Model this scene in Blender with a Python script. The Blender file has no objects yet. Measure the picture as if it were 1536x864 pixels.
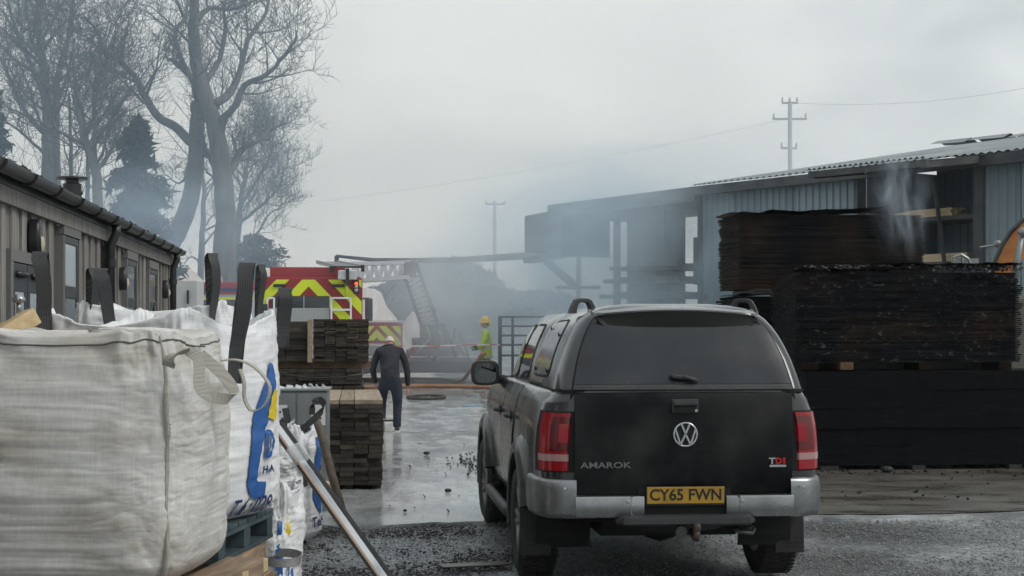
import bpy, bmesh, math, random
import numpy as np
from mathutils import Vector, Matrix, noise, Euler
random.seed(7); np.random.seed(7)
S = bpy.context.scene
COL = S.collection
R = math.radians

# ------------------------------------------------------------------ camera, world, sun, exposure
FPX, YH, EYE = 2400.0, 495.0, 1.69          # focal length in photo pixels, horizon row, eye height
cam_d = bpy.data.cameras.new("camera"); cam = bpy.data.objects.new("camera", cam_d); COL.objects.link(cam)
cam_d.sensor_width = 36.0; cam_d.lens = 36.0 * FPX / 1536.0
cam_d.shift_y = (YH - 432.0) / 1536.0
cam_d.clip_start = 0.1; cam_d.clip_end = 6000
cam.location = (0, 0, EYE); cam.rotation_euler = (R(90), 0, 0)
S.camera = cam

SUN_EL, SUN_AZ = R(44), R(112)               # azimuth clockwise from +Y: soft light from the right, a little behind the camera
world = bpy.data.worlds.new("World"); S.world = world; world.use_nodes = True
wn, wl = world.node_tree.nodes, world.node_tree.links
wn.clear()
w_out = wn.new("ShaderNodeOutputWorld"); w_bg = wn.new("ShaderNodeBackground"); w_bg.inputs[1].default_value = 0.1
w_sky = wn.new("ShaderNodeTexSky"); w_sky.sky_type = 'NISHITA'; w_sky.sun_disc = False
w_sky.sun_elevation = SUN_EL; w_sky.sun_rotation = SUN_AZ; w_sky.air_density = 1.0; w_sky.dust_density = 3.0
w_tc = wn.new("ShaderNodeTexCoord"); w_map = wn.new("ShaderNodeMapping"); w_map.inputs['Scale'].default_value = (1, 1, 2.6)
w_n1 = wn.new("ShaderNodeTexNoise"); w_n1.inputs['Scale'].default_value = 3.1; w_n1.inputs['Detail'].default_value = 6; w_n1.inputs['Roughness'].default_value = 0.5
w_n1.inputs['Distortion'].default_value = 0.5
w_r1 = wn.new("ShaderNodeValToRGB")
w_r1.color_ramp.elements[0].position = 0.36; w_r1.color_ramp.elements[0].color = (6.2, 6.75, 6.9, 1)
w_r1.color_ramp.elements[1].position = 0.62; w_r1.color_ramp.elements[1].color = (8.7, 9.3, 9.4, 1)
w_mix = wn.new("ShaderNodeMix"); w_mix.data_type = 'RGBA'; w_mix.inputs[0].default_value = 0.93
wl.new(w_tc.outputs['Generated'], w_map.inputs[0]); wl.new(w_map.outputs[0], w_n1.inputs['Vector'])
wl.new(w_n1.outputs[0], w_r1.inputs[0]); wl.new(w_sky.outputs[0], w_mix.inputs[6]); wl.new(w_r1.outputs[0], w_mix.inputs[7])
wl.new(w_mix.outputs[2], w_bg.inputs[0]); wl.new(w_bg.outputs[0], w_out.inputs[0])

sun_d = bpy.data.lights.new("sun", 'SUN'); sun_d.energy = 1.4; sun_d.angle = R(25); sun_d.color = (1.0, 0.97, 0.93)
sun = bpy.data.objects.new("sun", sun_d); COL.objects.link(sun)
_sd = Vector((math.sin(SUN_AZ) * math.cos(SUN_EL), math.cos(SUN_AZ) * math.cos(SUN_EL), math.sin(SUN_EL)))
sun.rotation_euler = _sd.to_track_quat('Z', 'Y').to_euler(); sun.location = _sd * 50

S.view_settings.view_transform = 'Standard'; S.view_settings.look = 'None'
S.view_settings.exposure = 0.0; S.view_settings.gamma = 1.0; S.view_settings.use_curve_mapping = False
S.render.engine = 'CYCLES'
S.cycles.use_denoising = True; S.cycles.use_adaptive_sampling = True; S.cycles.adaptive_threshold = 0.025
S.cycles.volume_bounces = 2; S.cycles.max_bounces = 8; S.cycles.diffuse_bounces = 3; S.cycles.glossy_bounces = 3
S.cycles.transparent_max_bounces = 8
S.cycles.volume_max_steps = 64; S.cycles.volume_step_rate = 2.0

# ------------------------------------------------------------------ helpers
def P(u, v, d):
    """A point of the place from where it stands in the photograph and its distance."""
    return Vector(((u - 768.0) / FPX * d, d, EYE + (YH - v) / FPX * d))
def gz(y):
    return 0.0 if y < 27 else min(0.015 * (y - 27), 0.6)
def smooth01(t):
    t = max(0.0, min(1.0, t)); return t * t * (3 - 2 * t)
def lerp_table(tab, x):
    if x <= tab[0][0]: return tab[0][1]
    for (a, fa), (b, fb) in zip(tab, tab[1:]):
        if x <= b: return fa + (fb - fa) * (x - a) / (b - a)
    return tab[-1][1]

MATS = {}
def mat(name, col, rough=0.6, metal=0.0, col2=None, scale=6.0, detail=5.0, lo=0.35, hi=0.68, bump=0.0, bscale=60.0, bdist=0.01,
        stretch=(1, 1, 1), rough2=None, objrand=0.0, coat=0.0, spec=None, trans=0.0, alpha=None, grain=None):
    if name in MATS: return MATS[name]
    m = bpy.data.materials.new(name); m.use_nodes = True; MATS[name] = m
    nt = m.node_tree; n, l = nt.nodes, nt.links
    b = n["Principled BSDF"]
    b.inputs['Base Color'].default_value = (*col, 1); b.inputs['Roughness'].default_value = rough; b.inputs['Metallic'].default_value = metal
    if coat: b.inputs['Coat Weight'].default_value = coat; b.inputs['Coat Roughness'].default_value = 0.12
    if spec is not None: b.inputs['Specular IOR Level'].default_value = spec
    if trans: b.inputs['Transmission Weight'].default_value = trans
    if alpha is not None: b.inputs['Alpha'].default_value = alpha
    tc = n.new("ShaderNodeTexCoord"); mp = n.new("ShaderNodeMapping"); mp.inputs['Scale'].default_value = stretch
    l.new(tc.outputs['Object'], mp.inputs[0])
    oi = None
    if objrand:
        oi = n.new("ShaderNodeObjectInfo")
        ad = n.new("ShaderNodeVectorMath"); ad.operation = 'ADD'
        mu = n.new("ShaderNodeVectorMath"); mu.operation = 'SCALE'; mu.inputs[0].default_value = (17, 9, 31)
        l.new(oi.outputs['Random'], mu.inputs['Scale']); l.new(mp.outputs[0], ad.inputs[0]); l.new(mu.outputs[0], ad.inputs[1])
        vec = ad.outputs[0]
    else:
        vec = mp.outputs[0]
    out = None
    if col2 is not None:
        ns = n.new("ShaderNodeTexNoise"); ns.inputs['Scale'].default_value = scale; ns.inputs['Detail'].default_value = detail
        ns.inputs['Roughness'].default_value = 0.6
        l.new(vec, ns.inputs['Vector'])
        rp = n.new("ShaderNodeValToRGB"); rp.color_ramp.elements[0].position = lo; rp.color_ramp.elements[1].position = hi
        rp.color_ramp.elements[0].color = (*col, 1); rp.color_ramp.elements[1].color = (*col2, 1)
        l.new(ns.outputs[0], rp.inputs[0]); out = rp.outputs[0]
        if rough2 is not None:
            mr = n.new("ShaderNodeMapRange"); mr.inputs[1].default_value = lo; mr.inputs[2].default_value = hi
            mr.inputs[3].default_value = rough; mr.inputs[4].default_value = rough2
            l.new(ns.outputs[0], mr.inputs[0]); l.new(mr.outputs[0], b.inputs['Roughness'])
    if objrand:
        hv = n.new("ShaderNodeHueSaturation")
        mr2 = n.new("ShaderNodeMapRange"); mr2.inputs[3].default_value = 1 - objrand; mr2.inputs[4].default_value = 1 + objrand
        l.new(oi.outputs['Random'], mr2.inputs[0]); l.new(mr2.outputs[0], hv.inputs['Value'])
        if out is not None: l.new(out, hv.inputs['Color'])
        else: hv.inputs['Color'].default_value = (*col, 1)
        out = hv.outputs[0]
    if out is not None: l.new(out, b.inputs['Base Color'])
    if bump:
        nb = n.new("ShaderNodeTexNoise"); nb.inputs['Scale'].default_value = bscale; nb.inputs['Detail'].default_value = 4
        l.new(vec, nb.inputs['Vector'])
        bp = n.new("ShaderNodeBump"); bp.inputs['Strength'].default_value = bump; bp.inputs['Distance'].default_value = bdist
        l.new(nb.outputs[0], bp.inputs['Height']); l.new(bp.outputs[0], b.inputs['Normal'])
    return m

class MB:
    """Collects faces; build() links them as one mesh object."""
    def __init__(s): s.v = []; s.f = []
    def add(s, vs, fs):
        o = len(s.v); s.v += [tuple(p) for p in vs]; s.f += [tuple(i + o for i in f) for f in fs]; return s
    def box(s, c, size, rot=None):
        c = Vector(c); hx, hy, hz = size[0] / 2, size[1] / 2, size[2] / 2
        ps = [Vector((x, y, z)) for z in (-hz, hz) for y in (-hy, hy) for x in (-hx, hx)]
        if rot is not None:
            M = rot if isinstance(rot, Matrix) else Euler(rot).to_matrix()
            ps = [M @ p for p in ps]
        return s.add([c + p for p in ps], [(0, 2, 3, 1), (4, 5, 7, 6), (0, 1, 5, 4), (2, 6, 7, 3), (0, 4, 6, 2), (1, 3, 7, 5)])
    def bar(s, a, b, w, h, up=(0, 0, 1)):
        a, b = Vector(a), Vector(b); d = (b - a); L = d.length; d.normalize(); up = Vector(up)
        if abs(d.dot(up)) > 0.98: up = Vector((0, 1, 0)) if abs(d.y) < 0.9 else Vector((1, 0, 0))
        x = d.cross(up).normalized(); z = x.cross(d).normalized()
        M = Matrix((x, d, z)).transposed()
        return s.box((a + b) / 2, (w, L, h), M)
    def tube(s, pts, r, n=8, caps=True):
        pts = [Vector(p) for p in pts]
        rs = r if isinstance(r, (list, tuple)) else [r] * len(pts)
        rings = []; prev = None
        for i, p in enumerate(pts):
            t = (pts[min(i + 1, len(pts) - 1)] - pts[max(i - 1, 0)])
            if t.length < 1e-9: t = Vector((0, 0, 1))
            t.normalize()
            if prev is None:
                ref = Vector((0, 0, 1)) if abs(t.z) < 0.9 else Vector((1, 0, 0))
                x = t.cross(ref).normalized()
            else:
                x = (prev - t * prev.dot(t))
                if x.length < 1e-6: x = t.orthogonal()
                x.normalize()
            prev = x; y = t.cross(x)
            rings.append([p + (x * math.cos(2 * math.pi * k / n) + y * math.sin(2 * math.pi * k / n)) * rs[i] for k in range(n)])
        vs = [q for rg in rings for q in rg]; fs = []
        for i in range(len(rings) - 1):
            for k in range(n):
                fs.append((i * n + k, i * n + (k + 1) % n, (i + 1) * n + (k + 1) % n, (i + 1) * n + k))
        if caps: fs.append(tuple(range(n - 1, -1, -1))); fs.append(tuple((len(rings) - 1) * n + k for k in range(n)))
        return s.add(vs, fs)
    def grid(s, rows, closed=False, flip=False):
        nr, nc = len(rows), len(rows[0]); vs = [p for r in rows for p in r]; fs = []
        for i in range(nr - 1):
            for k in range(nc if closed else nc - 1):
                q = (i * nc + k, i * nc + (k + 1) % nc, (i + 1) * nc + (k + 1) % nc, (i + 1) * nc + k)
                fs.append(q[::-1] if flip else q)
        return s.add(vs, fs)
    def prism(s, poly, vec):
        """poly: list of 3D points in order, extruded along vec"""
        vec = Vector(vec); n = len(poly); a = [Vector(p) for p in poly]; b = [p + vec for p in a]
        fs = [tuple(range(n - 1, -1, -1)), tuple(range(n, 2 * n))]
        for k in range(n): fs.append((k, (k + 1) % n, n + (k + 1) % n, n + k))
        return s.add(a + b, fs)
    def lathe(s, prof, c, axis='z', n=24, caps=True):
        """prof: (radius, height) pairs along axis from c"""
        c = Vector(c); rings = []
        for r, h in prof:
            rg = []
            for k in range(n):
                a = 2 * math.pi * k / n; x, y = r * math.cos(a), r * math.sin(a)
                rg.append(c + (Vector((x, y, h)) if axis == 'z' else Vector((h, x, y)) if axis == 'x' else Vector((y, h, x))))
            rings.append(rg)
        s.grid(rings, closed=True)
        if caps:
            s.add(rings[0], [tuple(range(n - 1, -1, -1))]); s.add(rings[-1], [tuple(range(n))])
        return s
    def ribbon(s, pts, side, w, t=0.004):
        """flat webbing along pts; side: width direction (one or per point)"""
        pts = [Vector(p) for p in pts]; rows = []
        for i, p in enumerate(pts):
            sd = Vector(side[i] if isinstance(side, list) else side).normalized()
            tg = (pts[min(i + 1, len(pts) - 1)] - pts[max(i - 1, 0)]).normalized()
            nn = tg.cross(sd).normalized(); sd = nn.cross(tg).normalized()
            rows.append([p - sd * w / 2 - nn * t / 2, p + sd * w / 2 - nn * t / 2, p + sd * w / 2 + nn * t / 2, p - sd * w / 2 + nn * t / 2])
        s.grid(rows, closed=True)
        s.add(rows[0], [(3, 2, 1, 0)]); s.add(rows[-1], [(0, 1, 2, 3)])
        return s
    def mesh(s, name, smooth=False):
        me = bpy.data.meshes.new(name); me.from_pydata(s.v, [], s.f); me.update()
        bm = bmesh.new(); bm.from_mesh(me); bmesh.ops.recalc_face_normals(bm, faces=bm.faces); bm.to_mesh(me); bm.free()
        if smooth:
            me.polygons.foreach_set('use_smooth', [True] * len(me.polygons))
        return me
    def build(s, name, m, parent=None, smooth=False, bevel=0.0, auto=None, bseg=2):
        me = s.mesh(name, smooth)
        return link(name, me, m, parent, bevel, auto, bseg)

def link(name, me, m, parent=None, bevel=0.0, auto=None, bseg=2):
    if m is not None and len(me.materials) == 0:
        me.materials.append(m if not isinstance(m, str) else MATS[m])
    o = bpy.data.objects.new(name, me); COL.objects.link(o)
    if parent is not None: o.parent = parent
    if auto is not None:
        me.set_sharp_from_angle(angle=R(auto)) if hasattr(me, 'set_sharp_from_angle') else None
    if bevel:
        b = o.modifiers.new("bevel", 'BEVEL'); b.width = bevel; b.segments = bseg; b.limit_method = 'ANGLE'; b.angle_limit = R(40)
    return o
def empty(name, loc=(0, 0, 0), rz=0.0):
    o = bpy.data.objects.new(name, None); COL.objects.link(o); o.location = loc; o.rotation_euler = (0, 0, rz); o.empty_display_size = 0.2
    return o
def tag(o, label, cat, group=None, kind=None):
    if label: o['label'] = label
    if cat: o['category'] = cat
    if group: o['group'] = group
    if kind: o['kind'] = kind
    return o
def structure(o): o['kind'] = 'structure'; return o
def copy_tree(o, parent=None):
    c = o.copy(); COL.objects.link(c); c.parent = parent
    for ch in list(o.children): copy_tree(ch, c)
    return c
def text_mesh(txt, size, extrude=0.0, bold=0.0, align='CENTER', sx=1.0):
    cu = bpy.data.curves.new("lettering", 'FONT'); cu.body = txt; cu.size = size; cu.extrude = extrude; cu.offset = bold
    cu.align_x = align; cu.align_y = 'CENTER'; cu.resolution_u = 3
    o = bpy.data.objects.new("lettering_tmp", cu); COL.objects.link(o)
    dg = bpy.context.evaluated_depsgraph_get(); dg.update()
    me = bpy.data.meshes.new_from_object(o.evaluated_get(dg))
    bpy.data.objects.remove(o); bpy.data.curves.remove(cu)
    if sx != 1.0:
        for v in me.vertices: v.co.x *= sx
    return me
def boolean_cut(o, cutters):
    """subtract helper meshes and keep the result only"""
    for me in cutters:
        c = bpy.data.objects.new("cut", me); COL.objects.link(c)
        md = o.modifiers.new("cut", 'BOOLEAN'); md.operation = 'DIFFERENCE'; md.object = c; md.solver = 'EXACT'
    dg = bpy.context.evaluated_depsgraph_get(); dg.update()
    me = bpy.data.meshes.new_from_object(o.evaluated_get(dg))
    cs = [m.object for m in o.modifiers if m.type == 'BOOLEAN']
    o.modifiers.clear(); old = o.data; o.data = me
    for c in cs: bpy.data.objects.remove(c)
    return o
def fbm(x, y, z, o=4): return noise.fractal(Vector((x, y, z)), 1.0, 2.0, o)
# ------------------------------------------------------------------ ground
def wet_gravel_mat():
    m = bpy.data.materials.new("wet_gravel"); m.use_nodes = True; MATS["wet_gravel"] = m
    n, l = m.node_tree.nodes, m.node_tree.links; b = n["Principled BSDF"]
    tc = n.new("ShaderNodeTexCoord")
    v = n.new("ShaderNodeTexVoronoi"); v.inputs['Scale'].default_value = 45; l.new(tc.outputs['Object'], v.inputs['Vector'])
    big = n.new("ShaderNodeTexNoise"); big.inputs['Scale'].default_value = 0.55; big.inputs['Detail'].default_value = 6; l.new(tc.outputs['Object'], big.inputs['Vector'])
    fine = n.new("ShaderNodeTexNoise"); fine.inputs['Scale'].default_value = 22; fine.inputs['Detail'].default_value = 6; l.new(tc.outputs['Object'], fine.inputs['Vector'])
    r1 = n.new("ShaderNodeValToRGB"); r1.color_ramp.elements[0].position = 0.3; r1.color_ramp.elements[1].position = 0.75
    r1.color_ramp.elements[0].color = (0.09, 0.093, 0.096, 1); r1.color_ramp.elements[1].color = (0.50, 0.515, 0.52, 1)
    l.new(fine.outputs[0], r1.inputs[0])
    r2 = n.new("ShaderNodeValToRGB"); r2.color_ramp.elements[0].position = 0.35; r2.color_ramp.elements[1].position = 0.65
    r2.color_ramp.elements[0].color = (0.28, 0.27, 0.26, 1); r2.color_ramp.elements[1].color = (1, 1, 1, 1); l.new(big.outputs[0], r2.inputs[0])
    mx = n.new("ShaderNodeMix"); mx.data_type = 'RGBA'; mx.blend_type = 'MULTIPLY'; mx.inputs[0].default_value = 1
    l.new(r1.outputs[0], mx.inputs[6]); l.new(r2.outputs[0], mx.inputs[7]); l.new(mx.outputs[2], b.inputs['Base Color'])
    rr = n.new("ShaderNodeMapRange"); rr.inputs[1].default_value = 0.42; rr.inputs[2].default_value = 0.62; rr.inputs[3].default_value = 0.22; rr.inputs[4].default_value = 0.62
    l.new(big.outputs[0], rr.inputs[0]); l.new(rr.outputs[0], b.inputs['Roughness'])
    bp = n.new("ShaderNodeBump"); bp.inputs['Strength'].default_value = 0.55; bp.inputs['Distance'].default_value = 0.01
    l.new(v.outputs['Distance'], bp.inputs['Height']); l.new(bp.outputs[0], b.inputs['Normal'])
    return m
wet_gravel_mat()
def wet_concrete_mat(name, c1, c2, c3, r_lo, r_hi, mst=(1.0, 0.45, 1)):
    m = bpy.data.materials.new(name); m.use_nodes = True; MATS[name] = m
    n, l = m.node_tree.nodes, m.node_tree.links; b = n["Principled BSDF"]
    tc = n.new("ShaderNodeTexCoord")
    def ns(sc, det, st=(1, 1, 1), dist=0.0):
        mp = n.new("ShaderNodeMapping"); mp.inputs['Scale'].default_value = st; l.new(tc.outputs['Object'], mp.inputs[0])
        t = n.new("ShaderNodeTexNoise"); t.inputs['Scale'].default_value = sc; t.inputs['Detail'].default_value = det; t.inputs['Distortion'].default_value = dist
        t.inputs['Roughness'].default_value = 0.62
        l.new(mp.outputs[0], t.inputs['Vector']); return t.outputs[0]
    big = ns(0.45, 7, (1, 1.0, 1), 0.6); mid = ns(2.3, 7, mst, 0.35); fine = ns(30, 5)
    r1 = n.new("ShaderNodeValToRGB"); r1.color_ramp.elements[0].position = 0.34; r1.color_ramp.elements[1].position = 0.66
    r1.color_ramp.elements[0].color = (*c1, 1); r1.color_ramp.elements[1].color = (*c2, 1); l.new(mid, r1.inputs[0])
    r2 = n.new("ShaderNodeValToRGB"); r2.color_ramp.elements[0].position = 0.40; r2.color_ramp.elements[1].position = 0.60
    r2.color_ramp.elements[0].color = (*c3, 1); r2.color_ramp.elements[1].color = (1, 1, 1, 1); l.new(big, r2.inputs[0])
    mx = n.new("ShaderNodeMix"); mx.data_type = 'RGBA'; mx.blend_type = 'MULTIPLY'; mx.inputs[0].default_value = 1
    l.new(r1.outputs[0], mx.inputs[6]); l.new(r2.outputs[0], mx.inputs[7])
    r3 = n.new("ShaderNodeValToRGB"); r3.color_ramp.elements[0].position = 0.3; r3.color_ramp.elements[1].position = 0.7
    r3.color_ramp.elements[0].color = (0.7, 0.7, 0.7, 1); r3.color_ramp.elements[1].color = (1.15, 1.15, 1.15, 1); l.new(fine, r3.inputs[0])
    mx2 = n.new("ShaderNodeMix"); mx2.data_type = 'RGBA'; mx2.blend_type = 'MULTIPLY'; mx2.inputs[0].default_value = 1
    l.new(mx.outputs[2], mx2.inputs[6]); l.new(r3.outputs[0], mx2.inputs[7]); l.new(mx2.outputs[2], b.inputs['Base Color'])
    rr = n.new("ShaderNodeMapRange"); rr.inputs[1].default_value = 0.38; rr.inputs[2].default_value = 0.62; rr.inputs[3].default_value = r_lo; rr.inputs[4].default_value = r_hi
    l.new(mid, rr.inputs[0]); l.new(rr.outputs[0], b.inputs['Roughness'])
    bp = n.new("ShaderNodeBump"); bp.inputs['Strength'].default_value = 0.2; bp.inputs['Distance'].default_value = 0.004
    l.new(fine, bp.inputs['Height']); bp2 = n.new("ShaderNodeBump"); bp2.inputs['Strength'].default_value = 0.12; bp2.inputs['Distance'].default_value = 0.012
    l.new(mid, bp2.inputs['Height']); l.new(bp.outputs[0], bp2.inputs['Normal']); l.new(bp2.outputs[0], b.inputs['Normal'])
    return m
wet_concrete_mat("wet_concrete", (0.40, 0.415, 0.42), (0.54, 0.555, 0.56), (0.74, 0.73, 0.72), 0.06, 0.22)
wet_concrete_mat("wet_mud", (0.085, 0.079, 0.071), (0.118, 0.11, 0.098), (0.72, 0.69, 0.66), 0.22, 0.55, (0.55, 1.1, 1))

ys = [-60, -10, 0, 4] + [5 + 0.5 * i for i in range(24)] + [18, 22, 26, 27, 30, 34, 40, 50, 67, 90, 140, 250, 500, 1200, 4000]
xs = [-3000, -600, -120, -40, -14] + [-8 + 0.5 * i for i in range(33)] + [12, 20, 40, 120, 600, 3000]
g = MB(); rows = []
for y in ys:
    rows.append([(x, y, gz(y) - 0.03 + (0.02 * fbm(x * 0.5, y * 0.5, 3.1, 3) if 4 < y < 14 and -8 < x < 8.1 else 0)) for x in xs])
g.grid(rows); structure(g.build("ground", MATS["wet_gravel"], smooth=True))

YAW = R(5.6)                                   # the yard's axis runs a little left of the view
yard = structure(empty("concrete_yard", (0, 14.05, 0), YAW))
def yard_to_world(x, y): 
    return Vector((x * math.cos(YAW) - y * math.sin(YAW), 14.05 + x * math.sin(YAW) + y * math.cos(YAW), 0))
jx = [-9.4, -5.6, -1.75, 1.6, 5.4, 9.2, 13.0, 17]
jy = [0, 3.9, 8.3, 12.7, 17.2, 21.6, 26, 32, 40]
for i in range(len(jx) - 1):
    for k in range(len(jy) - 1):
        x0, x1, y0, y1 = jx[i] + 0.012, jx[i + 1] - 0.012, jy[k] + 0.012, jy[k + 1] - 0.012
        b = MB(); nx, ny = (28 if k == 0 else 8), 4; top = []
        for a in range(ny + 1):
            r_ = []
            for c in range(nx + 1):
                x, y = x0 + (x1 - x0) * c / nx, y0 + (y1 - y0) * a / ny
                if k == 0 and a == 0: y += 0.22 * fbm(x * 1.1, 0.2, 5, 4) + (0.25 if i > 3 else 0)
                w = yard_to_world(x, y)
                r_.append((x, y, gz(w.y) + 0.004 * random.uniform(-1, 1)))
            top.append(r_)
        b.grid(top)
        ring = top[0] + [r_[-1] for r_ in top[1:]] + top[-1][::-1][1:] + [r_[0] for r_ in top[::-1][1:-1]]
        low = [(p[0], p[1], p[2] - 0.12) for p in ring]
        b.grid([ring, low], closed=True)
        b.build("slab", MATS["wet_concrete"], yard, smooth=False)

def patch(name, pts, m, z=0.008, n=10, wob=0.25):
    """irregular sheet on the ground"""
    c = sum((Vector((p[0], p[1], 0)) for p in pts), Vector()) / len(pts)
    ring = []
    for i, p in enumerate(pts):
        q = pts[(i + 1) % len(pts)]
        for t in range(n):
            x = p[0] + (q[0] - p[0]) * t / n; y = p[1] + (q[1] - p[1]) * t / n
            x += wob * fbm(x * 1.1, y * 1.1, 1.7, 3); y += wob * fbm(x * 1.1, y * 1.1, 9.7, 3)
            ring.append((x, y, gz(y) + z))
    b = MB(); b.add(ring + [(c.x, c.y, gz(c.y) + z)], [(i, (i + 1) % len(ring), len(ring)) for i in range(len(ring))])
    return structure(b.build(name, m, smooth=True))
patch("muddy_apron", [(1.7, 14.55), (9.5, 15.2), (9.5, 23), (3.2, 23), (2.6, 19)], MATS["wet_mud"])
# loose stones on the gravel: nobody could count them
def stones(name, n, region, smin, smax, m, seed=1, zoff=-0.022, clump=0.0):
    rng = np.random.default_rng(seed)
    base = np.array([(1, 0, 0), (0, 1, 0), (-1, 0, 0), (0, -1, 0), (0, 0, 1), (0, 0, -1)], float)
    fb = np.array([(0, 1, 4), (1, 2, 4), (2, 3, 4), (3, 0, 4), (1, 0, 5), (2, 1, 5), (3, 2, 5), (0, 3, 5)])
    x = rng.uniform(region[0], region[1], n); t = rng.uniform(0, 1, n); y = region[2] + (region[3] - region[2]) * t ** 1.2
    if clump:
        keep = np.array([fbm(a * clump, b * clump, seed, 4) > rng.uniform(-0.25, 0.35) for a, b in zip(x, y)]); x, y = x[keep], y[keep]; n = len(x)
    s = smin + (smax - smin) * rng.uniform(0, 1, n) ** 3.5
    jit = rng.uniform(0.55, 1.25, (n, 6, 3)); a = rng.uniform(0, 6.28, n); ca, sa = np.cos(a), np.sin(a)
    v = base[None] * jit * s[:, None, None] * np.array([1, 0.8, 0.55])
    vx = v[..., 0] * ca[:, None] - v[..., 1] * sa[:, None] + x[:, None]; vy = v[..., 0] * sa[:, None] + v[..., 1] * ca[:, None] + y[:, None]
    vz = v[..., 2] + zoff + (s * 0.3)[:, None]
    V = np.stack([vx, vy, vz], -1).reshape(-1, 3); Fc = (fb[None] + (np.arange(n) * 6)[:, None, None]).reshape(-1, 3)
    me = bpy.data.meshes.new(name); me.vertices.add(len(V)); me.vertices.foreach_set('co', V.ravel().astype(np.float32))
    me.loops.add(Fc.size); me.loops.foreach_set('vertex_index', Fc.ravel().astype(np.int32))
    me.polygons.add(len(Fc)); me.polygons.foreach_set('loop_start', np.arange(0, Fc.size, 3, dtype=np.int32))
    me.update(calc_edges=True); me.validate()
    return link(name, me, m)
mat("stone", (0.10, 0.103, 0.106), 0.3, col2=(0.36, 0.37, 0.375), scale=9, detail=2, lo=0.4, hi=0.75, rough2=0.6)
tag(stones("loose_gravel", 70000, (-3.2, 6.4, 7.8, 14.4), 0.004, 0.017, MATS["stone"]), "wet dark loose gravel on the near ground", "gravel", kind="stuff")
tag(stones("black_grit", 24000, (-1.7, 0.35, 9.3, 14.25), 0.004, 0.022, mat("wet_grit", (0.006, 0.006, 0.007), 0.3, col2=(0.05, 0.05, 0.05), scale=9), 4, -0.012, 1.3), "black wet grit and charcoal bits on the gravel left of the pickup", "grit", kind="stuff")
mat("char", (0.006, 0.006, 0.007), 0.5, col2=(0.02, 0.019, 0.018), scale=15)

# ------------------------------------------------------------------ timber office on the left
mat("clad", (0.13, 0.123, 0.114), 0.8, col2=(0.27, 0.256, 0.238), scale=5, stretch=(6, 6, 0.5), detail=8, bump=0.4, bscale=25, objrand=0.22)
mat("black_plastic", (0.012, 0.013, 0.014), 0.35, col2=(0.03, 0.03, 0.032), scale=4)
mat("black_frame", (0.02, 0.022, 0.025), 0.4)
mat("grey_frame", (0.16, 0.155, 0.15), 0.7)
mat("roof_sheet", (0.03, 0.03, 0.032), 0.6, col2=(0.06, 0.058, 0.055), scale=5)
mat("window_glass", (0.02, 0.024, 0.027), 0.04, spec=0.8)
mat("sky_tinted_glass", (0.30, 0.35, 0.37), 0.15, spec=0.6)  # pale tint paints the bright sky reflected in the panes
mat("lamp_lens", (0.55, 0.5, 0.36), 0.3)
WX0, WK = -1.95, -0.108
def wall_Y(u): return -WX0 / ((768 - u) / FPX + WK)
bld = empty("timber_office", (WX0 + WK * 5.0, 5.0, 0), math.atan(-WK))
BC = math.cos(math.atan(-WK))
def sB(u): return (wall_Y(u) - 5.0) / BC           # metres along the wall
s_end = sB(250); EAVE = 2.55
b = MB(); b.box((-2.5, s_end / 2, EAVE / 2), (5.0, s_end - 0.02, EAVE)); b.build("wall", MATS["clad"], bld)
opn = []
def window(u0, u1, v0, v1, sub=None, glass="window_glass", frame="black_frame", midv=None):
    a, c = sB(u0), sB(u1); d0 = wall_Y(u0)
    zt, zb = EYE + (YH - v0) / FPX * d0, EYE + (YH - v1) / FPX * d0
    opn.append((a - 0.05, c + 0.05, zb - 0.05, zt + 0.05))
    w = MB(); t = 0.055
    w.box((0.03, (a + c) / 2, zt - t / 2), (0.06, c - a, t)); w.box((0.03, (a + c) / 2, zb + t / 2), (0.06, c - a, t))
    w.box((0.03, a + t / 2, (zt + zb) / 2), (0.058, t, zt - zb)); w.box((0.03, c - t / 2, (zt + zb) / 2), (0.058, t, zt - zb))
    zm = None
    if midv: zm = EYE + (YH - midv) / FPX * d0; w.box((0.029, (a + c) / 2, zm), (0.056, c - a - 0.01, 0.09))
    o = w.build("window", MATS[frame], bld, bevel=0.006)
    segs = [(zb + t, zt - t)] if zm is None else [(zb + t, zm - 0.045), (zm + 0.045, zt - t)]
    for k, (z0, z1) in enumerate(segs):
        q = MB(); q.box((0.046, (a + c) / 2, (z0 + z1) / 2), (0.012, c - a - 2 * t, z1 - z0)); q.build("pane", MATS[glass if k == len(segs) - 1 else "window_glass"], o)
    tr = MB(); h = 0.03
    tr.box((0.035, (a + c) / 2, zt + 0.04), (0.07, c - a + 0.12, 0.075)); tr.box((0.032, a - 0.03, (zt + zb) / 2), (0.064, 0.05, zt - zb)); tr.box((0.032, c + 0.03, (zt + zb) / 2), (0.064, 0.05, zt - zb))
    tr.build("window_trim", MATS["grey_frame"], o)
    return o
window(83, 105, 352, 520, midv=437, glass="sky_tinted_glass")
window(150, 158, 378, 490, midv=445)
window(181, 195, 388, 490, midv=453)
window(215, 227, 402, 490, midv=458)
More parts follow.
